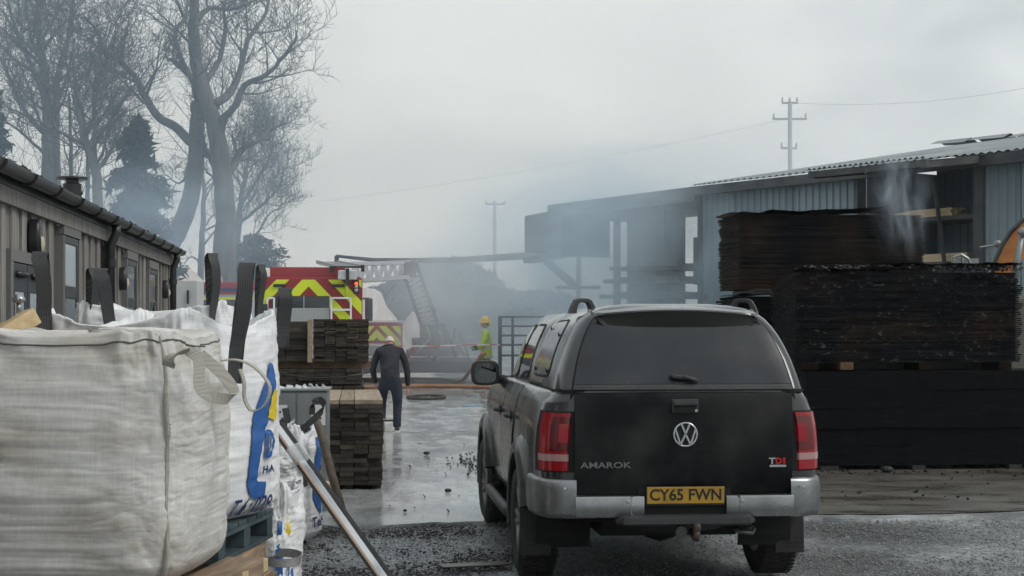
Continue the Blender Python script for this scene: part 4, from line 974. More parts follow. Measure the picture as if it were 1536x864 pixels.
# windows on the sides, bent to the shell
def side_panel(sg, poly, off, name, m, parent, sx=1.0, n=10):
    """poly: four (y,z) corners, lower rear, lower front, upper front, upper rear"""
    (a0, b0), (a1, b1), (a2, b2), (a3, b3) = poly; q = MB(); rows = []
    for k in range(n + 1):
        f = k / n; row = []
        for i in range(n + 1):
            g_ = i / n; y = (a0 + (a1 - a0) * g_) * (1 - f) + (a3 + (a2 - a3) * g_) * f; z = (b0 + (b1 - b0) * g_) * (1 - f) + (b3 + (b2 - b3) * g_) * f
            cxy = ((abs(g_ - 0.5) * 2) ** 8) * ((abs(f - 0.5) * 2) ** 8) * 0.03
            y += -cxy * (1 if g_ > 0.5 else -1); z += -cxy * (1 if f > 0.5 else -1)
            row.append((sg * (gw(z) * sx * lerp_table([(1.0, 1.0), (3.0, 1.0), (4.2, 0.86)], y if sx != 1 else 1.0) + off), y, z))
        rows.append(row)
    q.grid(rows); edge = rows[0] + [r_[-1] for r_ in rows[1:]] + rows[-1][::-1][1:] + [r_[0] for r_ in rows[::-1][1:-1]]
    q.grid([edge, [(p[0] - sg * (off + 0.012), p[1], p[2]) for p in edge]], closed=True); return q.build(name, m, parent, smooth=True, auto=50)
for sg in (-1, 1):
    w_ = side_panel(sg, ((0.66, 1.375), (1.60, 1.365), (1.55, 1.755), (0.80, 1.765)), 0.004, "side_window_seal", MATS["gap_black"], can)
    g_ = side_panel(sg, ((0.685, 1.39), (1.575, 1.38), (1.53, 1.742), (0.82, 1.752)), 0.008, "side_window", MATS["canopy_glass"], can)
    for (y, z) in ((0.78, 1.42), (0.85, 1.66), (1.5, 1.42), (1.48, 1.70)):
        q = MB(); q.lathe([(0.014, 0.0), (0.014, 0.006), (0.0, 0.008)], (sg * (gw(z) + 0.009) - (0.008 if sg < 0 else 0), y, z), axis='x', n=12); q.build("fixing", MATS["gap_black"], g_)
# cab
def cab_loop(z):
    W = gw(z) * 0.985; yf = lerp_table([(1.29, 4.12), (1.4, 3.92), (1.55, 3.68), (1.7, 3.42), (1.77, 3.28), (1.80, 3.15), (1.83, 2.95)], z); yr = 1.765
    h = [(0, yr), (W * 0.95, yr), (W * 0.99, yr + 0.03), (W, yr + 0.1), (W, 3.0), (W * lerp_table([(1.29, 0.93), (1.8, 0.97)], z), yf - 0.22), (W * 0.86, yf - 0.06), (W * 0.5, yf), (0, yf + 0.03)]
    return [(x, y, z) for x, y in h] + [(-x, y, z) for x, y in h[::-1][1:-1]]
q = MB(); rows = [cab_loop(z) for z in (1.285, 1.32, 1.38, 1.45, 1.52, 1.60, 1.68, 1.74, 1.78, 1.81)]
last = [(p[0] * 0.6, 2.5 + (p[1] - 2.5) * 0.6, 1.835) for p in rows[-1]]; rows.append(last)
q.grid(rows, closed=True); q.add(last, [tuple(range(len(last)))]); cabm = q.build("cab", MATS["truck_paint"], truck, smooth=True, auto=50)
for sg in (-1, 1):
    for poly in (((1.98, 1.325), (2.70, 1.32), (2.70, 1.74), (2.10, 1.735)), ((2.78, 1.32), (3.70, 1.31), (3.25, 1.725), (2.78, 1.74))):
        side_panel(sg, poly, 0.004, "window_seal", MATS["gap_black"], cabm, sx=0.985)
        c = [Vector(p) for p in poly]; ctr = sum(c, Vector((0, 0))) / 4; ins = [tuple(p + (ctr - p) * 0.085) for p in c]
        side_panel(sg, ins, 0.009, "side_window", MATS["side_glass"], cabm, sx=0.985)
    # mirror
    q = MB(); rows = []; mc = Vector((sg * 1.00, 3.48, 1.335))
    for y, s_ in ((-0.052, 0.90), (-0.050, 0.97), (-0.03, 1.0), (0.02, 0.96), (0.07, 0.78), (0.10, 0.45)):
        rows.append([mc + Vector((sg * 0.118 * s_ * (abs(math.cos(a)) ** 0.55) * (1 if math.cos(a) > 0 else -1), y, 0.104 * s_ * (abs(math.sin(a)) ** 0.55) * (1 if math.sin(a) > 0 else -1))) for a in [2 * math.pi * t / 32 for t in range(32)]])
    q.grid(rows, closed=True); q.add(rows[-1], [tuple(range(32))]); q.add(rows[0], [tuple(range(32))]); mr = q.build("wing_mirror", MATS["truck_plastic"], truck, smooth=True, auto=50)
    q = MB(); q.tube([mc + Vector((-sg * 0.07, 0.03, -0.05)), mc + Vector((-sg * 0.20, 0.06, -0.06)), mc + Vector((-sg * 0.26, 0.08, -0.06))], [0.045, 0.036, 0.045], 10); q.build("mirror_arm", MATS["truck_plastic"], mr, smooth=True)
    q = MB(); q.add([mc + Vector((sg * 0.088 * (abs(math.cos(a)) ** 0.55) * (1 if math.cos(a) > 0 else -1), -0.0545, 0.082 * (abs(math.sin(a)) ** 0.55) * (1 if math.sin(a) > 0 else -1))) for a in [2 * math.pi * t / 32 for t in range(32)]], [tuple(range(32))]); q.build("mirror_glass", mat("mirror", (0.10, 0.11, 0.11), 0.02, metal=1.0), mr)  # dark tint stands in for reflections of dim surroundings behind the camera
tag(truck, "dark grey double cab pickup truck with hard top canopy, seen from behind", "pickup truck")
# ------------------------------------------------------------------ bulk bags
def woven_mat(name, c1, c2, dirt, dlo, dhi, rough=0.55, sc=2.2):
    m = mat(name, c1, rough, col2=c2, scale=7, detail=6)
    nt = m.node_tree; n, l = nt.nodes, nt.links; b = n["Principled BSDF"]
    tc = n.new("ShaderNodeTexCoord")
    mp = n.new("ShaderNodeMapping"); mp.inputs['Scale'].default_value = (1, 1, 1.6); l.new(tc.outputs['Object'], mp.inputs[0])
    ns = n.new("ShaderNodeTexNoise"); ns.inputs['Scale'].default_value = sc; ns.inputs['Detail'].default_value = 9; ns.inputs['Roughness'].default_value = 0.65; l.new(mp.outputs[0], ns.inputs['Vector'])
    rp = n.new("ShaderNodeMapRange"); rp.inputs[1].default_value = dlo; rp.inputs[2].default_value = dhi; l.new(ns.outputs[0], rp.inputs[0])
    mx = n.new("ShaderNodeMix"); mx.data_type = 'RGBA'; mx.inputs[7].default_value = (*dirt, 1)
    src = b.inputs['Base Color'].links[0].from_socket; l.new(src, mx.inputs[6]); l.new(rp.outputs[0], mx.inputs[0])
    # weave: faint warp and weft lines
    def wav(direction, scale):
        w = n.new("ShaderNodeTexWave"); w.wave_type = 'BANDS'; w.bands_direction = direction; w.inputs['Scale'].default_value = scale; w.inputs['Distortion'].default_value = 0.6; w.inputs['Detail'].default_value = 2
        l.new(tc.outputs['Object'], w.inputs['Vector']); return w.outputs['Fac']
    a, c = wav('Z', 120), wav('X', 130)
    ad = n.new("ShaderNodeMath"); ad.operation = 'ADD'; l.new(a, ad.inputs[0]); l.new(c, ad.inputs[1])
    n3 = n.new("ShaderNodeTexNoise"); n3.inputs['Scale'].default_value = 11; n3.inputs['Detail'].default_value = 5
    mp3 = n.new("ShaderNodeMapping"); mp3.inputs['Scale'].default_value = (0.6, 0.6, 4.5); l.new(tc.outputs['Object'], mp3.inputs[0]); l.new(mp3.outputs[0], n3.inputs['Vector'])
    r3 = n.new("ShaderNodeMapRange"); r3.inputs[1].default_value = 0.35; r3.inputs[2].default_value = 0.7; r3.inputs[3].default_value = 0.965; r3.inputs[4].default_value = 1.02; l.new(n3.outputs[0], r3.inputs[0])
    hv = n.new("ShaderNodeHueSaturation"); l.new(mx.outputs[2], hv.inputs['Color']); l.new(r3.outputs[0], hv.inputs['Value']); 
    prev = hv.outputs[0]                                     # threads of the weave
    for st in ((1, 1, 0.03), (0.05, 0.05, 1)):
        mt = n.new("ShaderNodeMapping"); mt.inputs['Scale'].default_value = st; l.new(tc.outputs['Object'], mt.inputs[0]); nn_ = n.new("ShaderNodeTexNoise"); nn_.inputs['Scale'].default_value = 130; nn_.inputs['Detail'].default_value = 3; l.new(mt.outputs[0], nn_.inputs['Vector'])
        rr_ = n.new("ShaderNodeMapRange"); rr_.inputs[1].default_value = 0.3; rr_.inputs[2].default_value = 0.7; rr_.inputs[3].default_value = 0.92; rr_.inputs[4].default_value = 1.05; l.new(nn_.outputs[0], rr_.inputs[0])
        h2 = n.new("ShaderNodeHueSaturation"); l.new(prev, h2.inputs['Color']); l.new(rr_.outputs[0], h2.inputs['Value']); prev = h2.outputs[0]
    l.new(prev, b.inputs['Base Color'])
    bp = n.new("ShaderNodeBump"); bp.inputs['Strength'].default_value = 0.12; bp.inputs['Distance'].default_value = 0.002; l.new(ad.outputs[0], bp.inputs['Height'])
    bp2 = n.new("ShaderNodeBump"); bp2.inputs['Strength'].default_value = 0.3; bp2.inputs['Distance'].default_value = 0.005; l.new(n3.outputs[0], bp2.inputs['Height']); l.new(bp.outputs[0], bp2.inputs['Normal']); l.new(bp2.outputs[0], b.inputs['Normal'])
    b.inputs['Subsurface Weight'].default_value = 0.0
    return m
woven_mat("bag_grey", (0.55, 0.535, 0.51), (0.64, 0.63, 0.605), (0.33, 0.285, 0.23), 0.48, 0.74)
woven_mat("bag_white", (0.70, 0.71, 0.72), (0.80, 0.80, 0.80), (0.55, 0.54, 0.52), 0.55, 0.85)
def webbing_mat(name, c1, c2, sc):
    m = mat(name, c1, 0.6); nt = m.node_tree; n, l = nt.nodes, nt.links; b = n["Principled BSDF"]
    tc = n.new("ShaderNodeTexCoord"); v = n.new("ShaderNodeTexChecker"); v.inputs['Scale'].default_value = sc
    mp = n.new("ShaderNodeMapping"); mp.inputs['Rotation'].default_value = (0.5, 0.6, 0.78); l.new(tc.outputs['Object'], mp.inputs[0]); l.new(mp.outputs[0], v.inputs['Vector'])
    v.inputs['Color1'].default_value = (*c1, 1); v.inputs['Color2'].default_value = (*c2, 1); l.new(v.outputs['Color'], b.inputs['Base Color'])
    bp = n.new("ShaderNodeBump"); bp.inputs['Strength'].default_value = 0.6; bp.inputs['Distance'].default_value = 0.002; l.new(v.outputs['Fac'], bp.inputs['Height']); l.new(bp.outputs[0], b.inputs['Normal'])
    return m
webbing_mat("webbing_black", (0.006, 0.006, 0.007), (0.075, 0.075, 0.078), 260)
webbing_mat("webbing_pale", (0.30, 0.28, 0.24), (0.46, 0.44, 0.39), 190)
mat("print_blue", (0.015, 0.09, 0.30), 0.5, col2=(0.03, 0.12, 0.36), scale=20); mat("print_yellow", (0.70, 0.52, 0.02), 0.5)
mat("print_navy", (0.02, 0.04, 0.12), 0.5); mat("stitch", (0.12, 0.11, 0.10), 0.8)

class Bag:
    def __init__(s, name, c, rz, w, dp, h, m, seed, peak=0.1, sag=0.05, closed=False, n_el=3.6, wr=1.0, bulge=0.11, lean=(0, 0)):
        s.w, s.dp, s.h, s.seed, s.peak, s.sag, s.closed, s.n, s.wr, s.bg, s.lean = w, dp, h, seed, peak, sag, closed, n_el, wr, bulge, lean
        s.root = empty(name, c, rz); q = MB(); rows = []; NA, NT = (240, 190) if closed else (160, 96)
        for k in range(NT + 1):
            t = k / NT; rows.append([s.pt(2 * math.pi * i / NA, t) for i in range(NA)])
        if closed:
            for f in (0.97, 0.9, 0.75, 0.5, 0.25, 0.05):
                rows.append([Vector((p[0] * f, p[1] * f, p[2] + 0.03 * (1 - f) * math.sin(3 * i / NA * 6.28) * 0.4 + 0.02 * fbm(p[0] * 3 * f, p[1] * 3 * f, seed))) for i, p in enumerate(rows[NT])])
        else:
            top = rows[NT]; rows.append([Vector((p[0] * 0.985, p[1] * 0.985, p[2] + 0.004)) for p in top])
            for f, dz in ((0.96, -0.03), (0.93, -0.10), (0.90, -0.2)): rows.append([Vector((p[0] * f, p[1] * f, p[2] + dz)) for p in top])
            rows.append([Vector((p[0] * 0.4, p[1] * 0.4, h * 0.86)) for p in top])
        q.grid(rows, closed=True); L = len(rows[0]); q.add(rows[-1], [tuple(range(L))]); q.add(rows[0], [tuple(range(L))])
        s.body = q.build("fabric", m, s.root, smooth=True)
    def pt(s, a, t, off=0.0):
        e = 2.0 / (s.n + 3.0 * abs(t - 0.5)); c_, s_ = math.cos(a), math.sin(a)
        x = math.copysign(abs(c_) ** e, c_); y = math.copysign(abs(s_) ** e, s_)
        g = 0.95 + s.bg * math.sin(math.pi * min(1, t * 0.95) ** 0.85) ** 0.75
        if t < 0.10: g *= 1 - 0.16 * (1 - t / 0.10) ** 2.2
        X, Y = x * s.w / 2 * g, y * s.dp / 2 * g
        n = Vector((c_ * abs(c_) ** 0.3, s_ * abs(s_) ** 0.3, 0)).normalized(); wr = s.wr
        md = 0.35 + 0.65 * smooth01(0.5 + 1.3 * fbm(a * 1.7, t * 2.2, s.seed + 21)); tt = t + 0.03 * fbm(a * 1.5, t * 2, s.seed + 31)
        d = wr * (0.0045 * md * fbm(a * 0.9, tt * 13, s.seed) + 0.0035 * md * fbm(a * 2.0, tt * 36, s.seed + 4) + 0.018 * fbm(a * 0.9, t * 3.0, s.seed + 9) + 0.006 * fbm(a * 3.2 + t * 4, t * 5 - a, s.seed + 14))
        cr = 1 - min(1.0, abs(fbm(a * 1.3 + 0.4 * s.seed, tt * 9.0, s.seed + 41, 2)) * 6); cr2 = 1 - min(1.0, abs(fbm(a * 2.1, tt * 15.0 + a, s.seed + 47, 2)) * 7)
        d -= wr * (0.0035 * max(0, cr) ** 2 * md + 0.0022 * max(0, cr2) ** 2)
        tp = smooth01((t - 0.72) / 0.28)
        d += tp * wr * (0.018 * fbm(a * 4.5 + t * 3, t * 3, s.seed + 2) + 0.010 * fbm(a * 11, t * 5, s.seed + 3)); d -= tp * 0.02
        corner = min(1.0, min(abs(x), abs(y)) / 0.86) ** 1.8
        z = s.h * t + smooth01((t - 0.78) / 0.22) * (s.peak * corner - s.sag * (1 - corner) + 0.02 * fbm(a * 3, 0, s.seed + 7))
        return Vector((X + n.x * (d + off) + s.lean[0] * t, Y + n.y * (d + off) + s.lean[1] * t, z))
    def ang(s, y, t):
        e = 2.0 / (s.n + 3.0 * abs(t - 0.5)); return math.copysign(math.asin(min(1.0, abs(y)) ** (1 / e)), y)
    def face(s, y, t, off): return s.pt(s.ang(y, t), t, off)
    def fstroke(s, pts, wd, name, m, off=0.011):
        """band on the right-hand face; pts: (place along the face -1..1, t), wd in metres"""
        fine = []; rows = []; k2 = s.dp / 2
        for (a0, t0), (a1, t1) in zip(pts, pts[1:]):
            for k in range(8): fine.append((a0 + (a1 - a0) * k / 8, t0 + (t1 - t0) * k / 8))
        fine.append(pts[-1])
        for i, (a, t) in enumerate(fine):
            b, c = fine[max(i - 2, 0)], fine[min(i + 2, len(fine) - 1)]
            tx, tz = (c[0] - b[0]) * k2, (c[1] - b[1]) * s.h; L = math.hypot(tx, tz) or 1; nx, nz = -tz / L, tx / L
            w_ = lerp_table([(j / (len(wd) - 1), w) for j, w in enumerate(wd)], i / (len(fine) - 1))
            rows.append([s.face(max(-0.98, min(0.98, a + nx * w_ * f / k2)), t + nz * w_ * f / s.h, off) for f in (-0.5, -0.25, 0, 0.25, 0.5)])
        q = MB(); q.grid(rows); return q.build(name, m, s.body, smooth=True)
    def ftext(s, txt, y0, t0, size, m, sx=1.0):
        me = text_mesh(txt, size, 0.0, 0.0028, align='LEFT', sx=sx)
        for v in me.vertices: v.co = s.face(max(-0.99, min(0.99, y0 + v.co.x / (s.dp / 2))), t0 + v.co.y / s.h, 0.020)
        return link("lettering", me, m, s.body)
    def stroke(s, pts, wd, name, m, off=0.004, parent=None):
        """painted band on the cloth; pts: (angle deg, t), wd in metres"""
        rows = []; fine = []
        for (a0, t0), (a1, t1) in zip(pts, pts[1:]):
            for k in range(8): fine.append((a0 + (a1 - a0) * k / 8, t0 + (t1 - t0) * k / 8))
        fine.append(pts[-1]); kx = s.dp / 90.0
        for i, (a, t) in enumerate(fine):
            b, c = fine[max(i - 1, 0)], fine[min(i + 1, len(fine) - 1)]
            tx, tz = (c[0] - b[0]) * kx, (c[1] - b[1]) * s.h; L = math.hypot(tx, tz) or 1; nx, nz = -tz / L, tx / L
            w_ = wd[min(int(i / len(fine) * len(wd)), len(wd) - 1)] if isinstance(wd, list) else wd
            rows.append([s.pt(R(a + nx * w_ * f / kx), t + nz * w_ * f / s.h, off) for f in (-0.5, -0.25, 0, 0.25, 0.5)])
        q = MB(); q.grid(rows); return q.build(name, m, parent or s.body, smooth=True)
    def text(s, txt, a0, t0, size, m, name="lettering", sx=1.0):
        me = text_mesh(txt, size, 0.0, 0.0012, align='LEFT', sx=sx); kx = s.dp / 90.0
        bm = bmesh.new(); bm.from_mesh(me); bmesh.ops.triangulate(bm, faces=bm.faces); bm.to_mesh(me); bm.free()
        for v in me.vertices: v.co = s.pt(R(a0 + v.co.x / kx), t0 + v.co.y / s.h, 0.0065)
        return link(name, me, m, s.body)
    def seam(s, a, m, w=0.05, t0=0.0, t1=1.0, name="seam_tape", off=0.006, wob=0.4):
        q = MB(); rows = []
        for k in range(60):
            t = t0 + (t1 - t0) * k / 59; aa = R(a + wob * 3 * fbm(t * 5, 1, s.seed)); da = w / s.w * 0.9
            rows.append([s.pt(aa - da, t, 0.001), s.pt(aa - da * 0.8, t, off), s.pt(aa, t, off * 1.5), s.pt(aa + da * 0.8, t, off), s.pt(aa + da, t, 0.001)])
        q.grid(rows); return q.build(name, m, s.body, smooth=True)
    def hem(s, m, z=0.97):
        q = MB(); q.tube([s.pt(2 * math.pi * i / 120, z, 0.003) for i in range(121)], 0.0035, 5); return q.build("hem_stitch", m, s.body)
def loop(parent, p0, p1, hgt, tilt, w, m, name="lifting_loop", sideax=(0.75, 0.65, 0), r=0.034, twist=0.0):
    """webbing loop standing up from two anchor points: up, over and down again"""
    p0, p1, tilt = Vector(p0), Vector(p1), Vector(tilt); b0 = (p0 + p1) / 2; top = b0 + Vector((0, 0, hgt)) + tilt; sa = Vector(sideax).normalized(); ax = Vector((0.5, -0.85, 0)).normalized()
    def at(f, x): return b0.lerp(top, f) + ax * x * r + Vector((0.012 * fbm(f * 3, x, hgt), 0, 0))
    ctrl = [at(0, -0.25), at(0.3, -0.35), at(0.6, -0.75), at(0.84, -1.1), at(0.95, -0.95), at(1.0, -0.3), at(1.0, 0.35), at(0.94, 0.95), at(0.82, 1.05), at(0.6, 0.7), at(0.3, 0.35), at(0, 0.25)]
    pts = []; sd = []
    for i in range(len(ctrl) - 1):
        a, b, c, d = ctrl[max(i - 1, 0)], ctrl[i], ctrl[i + 1], ctrl[min(i + 2, len(ctrl) - 1)]
        for k in range(4):
            f = k / 4; pts.append(0.5 * ((2 * b) + (c - a) * f + (2 * a - 5 * b + 4 * c - d) * f * f + (3 * b - a - 3 * c + d) * f ** 3))
    pts.append(ctrl[-1])
    for i, p in enumerate(pts):
        e = i / (len(pts) - 1) - 0.5; sd.append(Matrix.Rotation(twist * e * 2, 3, 'Z') @ sa)
    q = MB(); q.ribbon(pts, sd, w, 0.005); return q.build(name, m, parent, smooth=False)

# the dirty grey bag in front
b1 = Bag("bulk_bag", (-1.735, 6.62, 0.685), R(-4), 0.96, 0.94, 0.99, MATS["bag_grey"], 3, peak=0.015, sag=0.012, closed=True, n_el=3.7, wr=1.0, bulge=0.13)
b1.seam(-45, MATS["webbing_pale"], 0.034, 0.02, 0.985, "corner_webbing", 0.013, wob=0.7)
b1.hem(MATS["stitch"], 0.965)
q = MB(); rows = []
for k in range(90):
    t = 0.03 + 0.62 * k / 89; aa = R(-44.2 + 1.0 * fbm(t * 5, 1, 3)); c = b1.pt(aa, t, 0.010); c2 = b1.pt(R(-43.2), t + 0.004, 0.008); q.box(c, (0.006, 0.006, 0.006), (t * 40, 1, 0.5)) if k % 2 else q.box(c2, (0.005, 0.005, 0.007), (0.4, t * 30, 0))
o = q.build("corner_stitching", MATS["webbing_pale"], b1.body); o['kind'] = 'stuff'
W2 = b1.root.matrix_basis.inverted()
def L1(u, v, d): return W2 @ P(u, v, d)
b1.root.matrix_basis = b1.root.matrix_basis
def ribb(parent, pix, w, m, side=(1, 0.2, 0.2), inv=None, name="webbing_strap", sub=6, t=0.005):
    ctrl = [inv @ P(*p[:3]) for p in pix]; pts = []
    for i in range(len(ctrl) - 1):
        a, b, c, d = ctrl[max(i - 1, 0)], ctrl[i], ctrl[i + 1], ctrl[min(i + 2, len(ctrl) - 1)]
        for k in range(sub):
            f = k / sub; pts.append(0.5 * ((2 * b) + (c - a) * f + (2 * a - 5 * b + 4 * c - d) * f * f + (3 * b - a - 3 * c + d) * f ** 3))
    pts.append(ctrl[-1]); q = MB(); q.ribbon(pts, side, w, t); return q.build(name, m, parent)
inv1 = (Matrix.Translation((-1.735, 6.62, 0.735)) @ Matrix.Rotation(R(-4), 4, 'Z')).inverted()
ribb(b1.root, [(284, 507, 6.12), (298, 520, 6.08), (300, 560, 6.04), (318, 575, 6.04), (345, 578, 6.10), (350, 566, 6.16), (332, 540, 6.16), (300, 512, 6.16)], 0.045, MATS["webbing_pale"], (0.7, 0.5, 0.75), inv1, "lifting_loop")
ribb(b1.root, [(252, 530, 6.13), (256, 520, 6.11), (268, 510, 6.10), (284, 505, 6.12)], 0.05, MATS["webbing_pale"], (0.8, -0.4, 0.5), inv1, "strap_end")
ribb(b1.root, [(330, 523, 6.5), (352, 521, 6.5), (375, 528, 6.5), (395, 545, 6.5), (405, 565, 6.5), (396, 590, 6.5), (378, 597, 6.5), (367, 580, 6.48), (366, 555, 6.46), (360, 535, 6.46)], 0.028, MATS["webbing_pale"], (0.15, 1, 0.1), inv1, "thin_loop")
tag(b1.root, "dirty grey woven bulk bag filling the lower left corner, nearest the camera", "bulk bag", "bulk bags")

# printed white bag behind it
b2 = Bag("bulk_bag", (-1.735, 7.95, 0.765), R(-22), 0.95, 0.92, 0.955, MATS["bag_white"], 12, peak=0.075, sag=0.025, n_el=4.0, wr=1.35, bulge=0.10)
def f2(u): return (u - 378) / 75.0
def t2(v): return (EYE - (v - YH) / FPX * 7.9 - 0.765) / 0.955
def tr2(pl): return [(f2(u), t2(v)) for u, v in pl]
b2.fstroke(tr2([(416, 545), (413, 572), (405, 598), (394, 625), (386, 660), (383, 700), (383, 722), (388, 733), (404, 735)]), [0.04, 0.10, 0.14, 0.13, 0.095, 0.085, 0.085, 0.085, 0.08], "printed_swoosh", MATS["print_blue"])
b2.fstroke(tr2([(418, 586), (415, 605), (412, 630)]), [0.04, 0.08, 0.11], "printed_flame", MATS["print_yellow"], 0.014)
b2.fstroke(tr2([(401, 646), (400, 686)]), [0.03, 0.03], "printed_letter", MATS["print_blue"], 0.014); b2.fstroke(tr2([(400, 648), (408, 650), (412, 666), (408, 682), (400, 684)]), [0.028] * 5, "printed_letter", MATS["print_blue"], 0.015)
b2.ftext("Tel: 028", f2(357), t2(757), 0.115, MATS["print_navy"], sx=0.95); b2.ftext("H A", f2(394), t2(704), 0.045, MATS["print_navy"], sx=1.6)
tag(b2.root, "white printed bulk bag with blue swoosh and Tel lettering on its side", "bulk bag", "bulk bags")
cl = [R(-135), R(-45), R(45), R(135)]
I2 = (Matrix.Translation((-1.735, 7.95, 0.765)) @ Matrix.Rotation(R(-22), 4, 'Z')).inverted()
def upright_loop(root, inv, uv_base, uv_top, d, w, lab=None, side=(1, 0, 0.05), spread=26, lean=0.0, dd=0.08):
    """standing loop: base pixel, top pixel, distance"""
    a, t_ = inv @ P(uv_base[0] - spread / 2 * 0.2, uv_base[1], d), inv @ P(uv_base[0] + spread / 2 * 0.2, uv_base[1], d + dd)
    top = inv @ P(uv_top[0], uv_top[1], d + dd / 2); h = top.z - (a.z + t_.z) / 2; tilt = top - (a + t_) / 2; tilt.z = 0
    return loop(root, a, t_, h, tilt, w, MATS["webbing_black"], sideax=(0.85, 0.5, 0), twist=0.5, r=w * 0.55)
upright_loop(b2.root, I2, (71, 515), (61, 379), 7.42, 0.070, side=(1, 0.25, 0))
upright_loop(b2.root, I2, (352, 575), (371, 396), 7.40, 0.072, side=(1, 0.5, 0), dd=0.13)
upright_loop(b2.root, I2, (424, 520), (428, 433), 8.35, 0.070, side=(0.8, 0.7, 0), dd=0.14)
upright_loop(b2.root, I2, (168, 500), (152, 404), 8.38, 0.065, side=(0.8, 0.5, 0), dd=0.10)

# white bag at the back
b3 = Bag("bulk_bag", (-2.05, 9.42, 0.80), R(2), 0.98, 0.92, 1.00, MATS["bag_white"], 25, peak=0.05, sag=0.012, n_el=4.0, wr=1.4)
I3 = (Matrix.Translation((-2.05, 9.42, 0.80)) @ Matrix.Rotation(R(2), 4, 'Z')).inverted()
upright_loop(b3.root, I3, (322, 500), (318, 381), 8.98, 0.058, side=(1, 0.2, 0), dd=0.07)
upright_loop(b3.root, I3, (141, 492), (140, 403), 8.98, 0.062, side=(1, 0.1, 0), dd=0.07)
upright_loop(b3.root, I3, (389, 480), (392, 398), 9.80, 0.045, side=(0.3, 1, 0), dd=0.10)
tag(b3.root, "plain white bulk bag at the back with open raised rim", "bulk bag", "bulk bags")

# bags on the ground
b4 = Bag("bulk_bag", (-2.03, 12.72, 0.0), R(-14), 0.86, 0.84, 0.93, MATS["bag_white"], 33, peak=0.05, sag=0.08, n_el=3.4, wr=1.7)
def f4(u): return (u - 464) / 29.0
def t4(v): return (EYE - (v - YH) / FPX * 12.7) / 0.93
b4.fstroke([(f4(481), t4(655)), (f4(478), t4(680)), (f4(474), t4(710)), (f4(473), t4(745)), (f4(480), t4(765))], [0.08, 0.16, 0.16, 0.14, 0.12], "printed_swoosh", MATS["print_blue"])
b4.fstroke([(f4(485), t4(685)), (f4(484), t4(712))], [0.1, 0.16], "printed_flame", MATS["print_yellow"], 0.014)
b4.ftext("Tel:", f4(464), t4(783), 0.11, MATS["print_navy"], sx=1.3)
b4.seam(-62, MATS["webbing_black"], 0.02, 0.05, 0.8)
tag(b4.root, "white printed bulk bag standing on the ground before the grey cabinet", "bulk bag", "bulk bags")
b5 = Bag("sack", (-1.435, 9.45, 0.0), R(-8), 0.34, 0.42, 0.76, MATS["bag_white"], 44, peak=0.06, sag=0.02, n_el=2.6, wr=1.8)
b5.stroke([(-62, 0.97), (-50, 0.85), (-54, 0.66), (-56, 0.45), (-54, 0.2), (-50, 0.06)], 0.075, "printed_swoosh", MATS["print_blue"])
b5.stroke([(-30, 0.80), (-33, 0.66)], 0.06, "printed_flame", MATS["print_yellow"], 0.006)
b5.stroke([(-72, 0.10), (-66, 0.04)], 0.06, "printed_flame", MATS["print_yellow"], 0.006)
b5.stroke([(-32, 0.40), (-32, 0.3), (-22, 0.3), (-22, 0.4), (-32, 0.42)], 0.02, "printed_letter", MATS["print_blue"], 0.006)
tag(b5.root, "narrow white printed sack low beside the blue pallet", "sack", "small sacks")
b6 = Bag("sack", (-1.62, 10.6, 0.42), R(12), 0.40, 0.42, 0.56, MATS["bag_white"], 52, peak=0.10, sag=-0.02, n_el=2.4, wr=2.2, lean=(0.03, 0))
b6.seam(-20, MATS["webbing_black"], 0.015, 0.0, 0.9); b6.stroke([(-30, 0.55), (-36, 0.3), (-38, 0.1)], 0.05, "printed_swoosh", MATS["print_blue"]); b6.stroke([(-18, 0.4), (-22, 0.2)], 0.035, "printed_flame", MATS["print_yellow"], 0.006)
tag(b6.root, "crumpled white sack behind the narrow printed sack", "sack", "small sacks")
mat("wood_raw", (0.15, 0.10, 0.065), 0.75, col2=(0.30, 0.21, 0.135), scale=5, stretch=(6, 0.6, 6), objrand=0.2, bump=0.3, bscale=30)
mat("wood_yellow", (0.46, 0.33, 0.17), 0.7, col2=(0.62, 0.48, 0.28), scale=4, stretch=(0.6, 8, 8), objrand=0.12)
mat("pallet_blue", (0.028, 0.05, 0.06), 0.7, col2=(0.06, 0.085, 0.095), scale=6, objrand=0.15)
mat("dark_board", (0.020, 0.016, 0.012), 0.75, col2=(0.055, 0.042, 0.030), scale=5, stretch=(3, 0.5, 3), objrand=0.45, bump=0.3, bscale=30)
mat("tan_skylit_board", (0.23, 0.175, 0.12), 0.7, col2=(0.36, 0.29, 0.21), scale=4, stretch=(6, 0.5, 6), objrand=0.15)
# a crate-like base lifts the sack b6, and the pallets carry the bags
def pallet(lab, c, rz, w, l, m, h=0.14, grp="pallets under the bags"):
    t = empty("pallet", c, rz)
    for k in range(6): q = MB(); q.box((0, -l / 2 + l * (k + 0.5) / 6, h - 0.011), (w, l / 6 - 0.022, 0.022)); q.build("deck_slat", m, t, bevel=0.003, bseg=1)
    for x in (-w / 2 + 0.05, 0, w / 2 - 0.05):
        q = MB(); q.box((x, 0, h - 0.034), (0.095, l, 0.022)); q.build("stringer", m, t)
        for y in (-l / 2 + 0.06, 0, l / 2 - 0.06): q = MB(); q.box((x, y, (h - 0.047 + 0.02) / 2 + 0.0), (0.09, 0.11, h - 0.067)); q.build("block", m, t)
        q = MB(); q.box((x, 0, 0.009), (0.094, l, 0.018)); q.build("runner", m, t)
    tag(t, lab, "pallet", grp); return t
pallet("dark blue grey pallet just under the printed white bag", (-1.79, 7.95, 0.605), R(-6), 0.98, 1.0, MATS["pallet_blue"], 0.155)
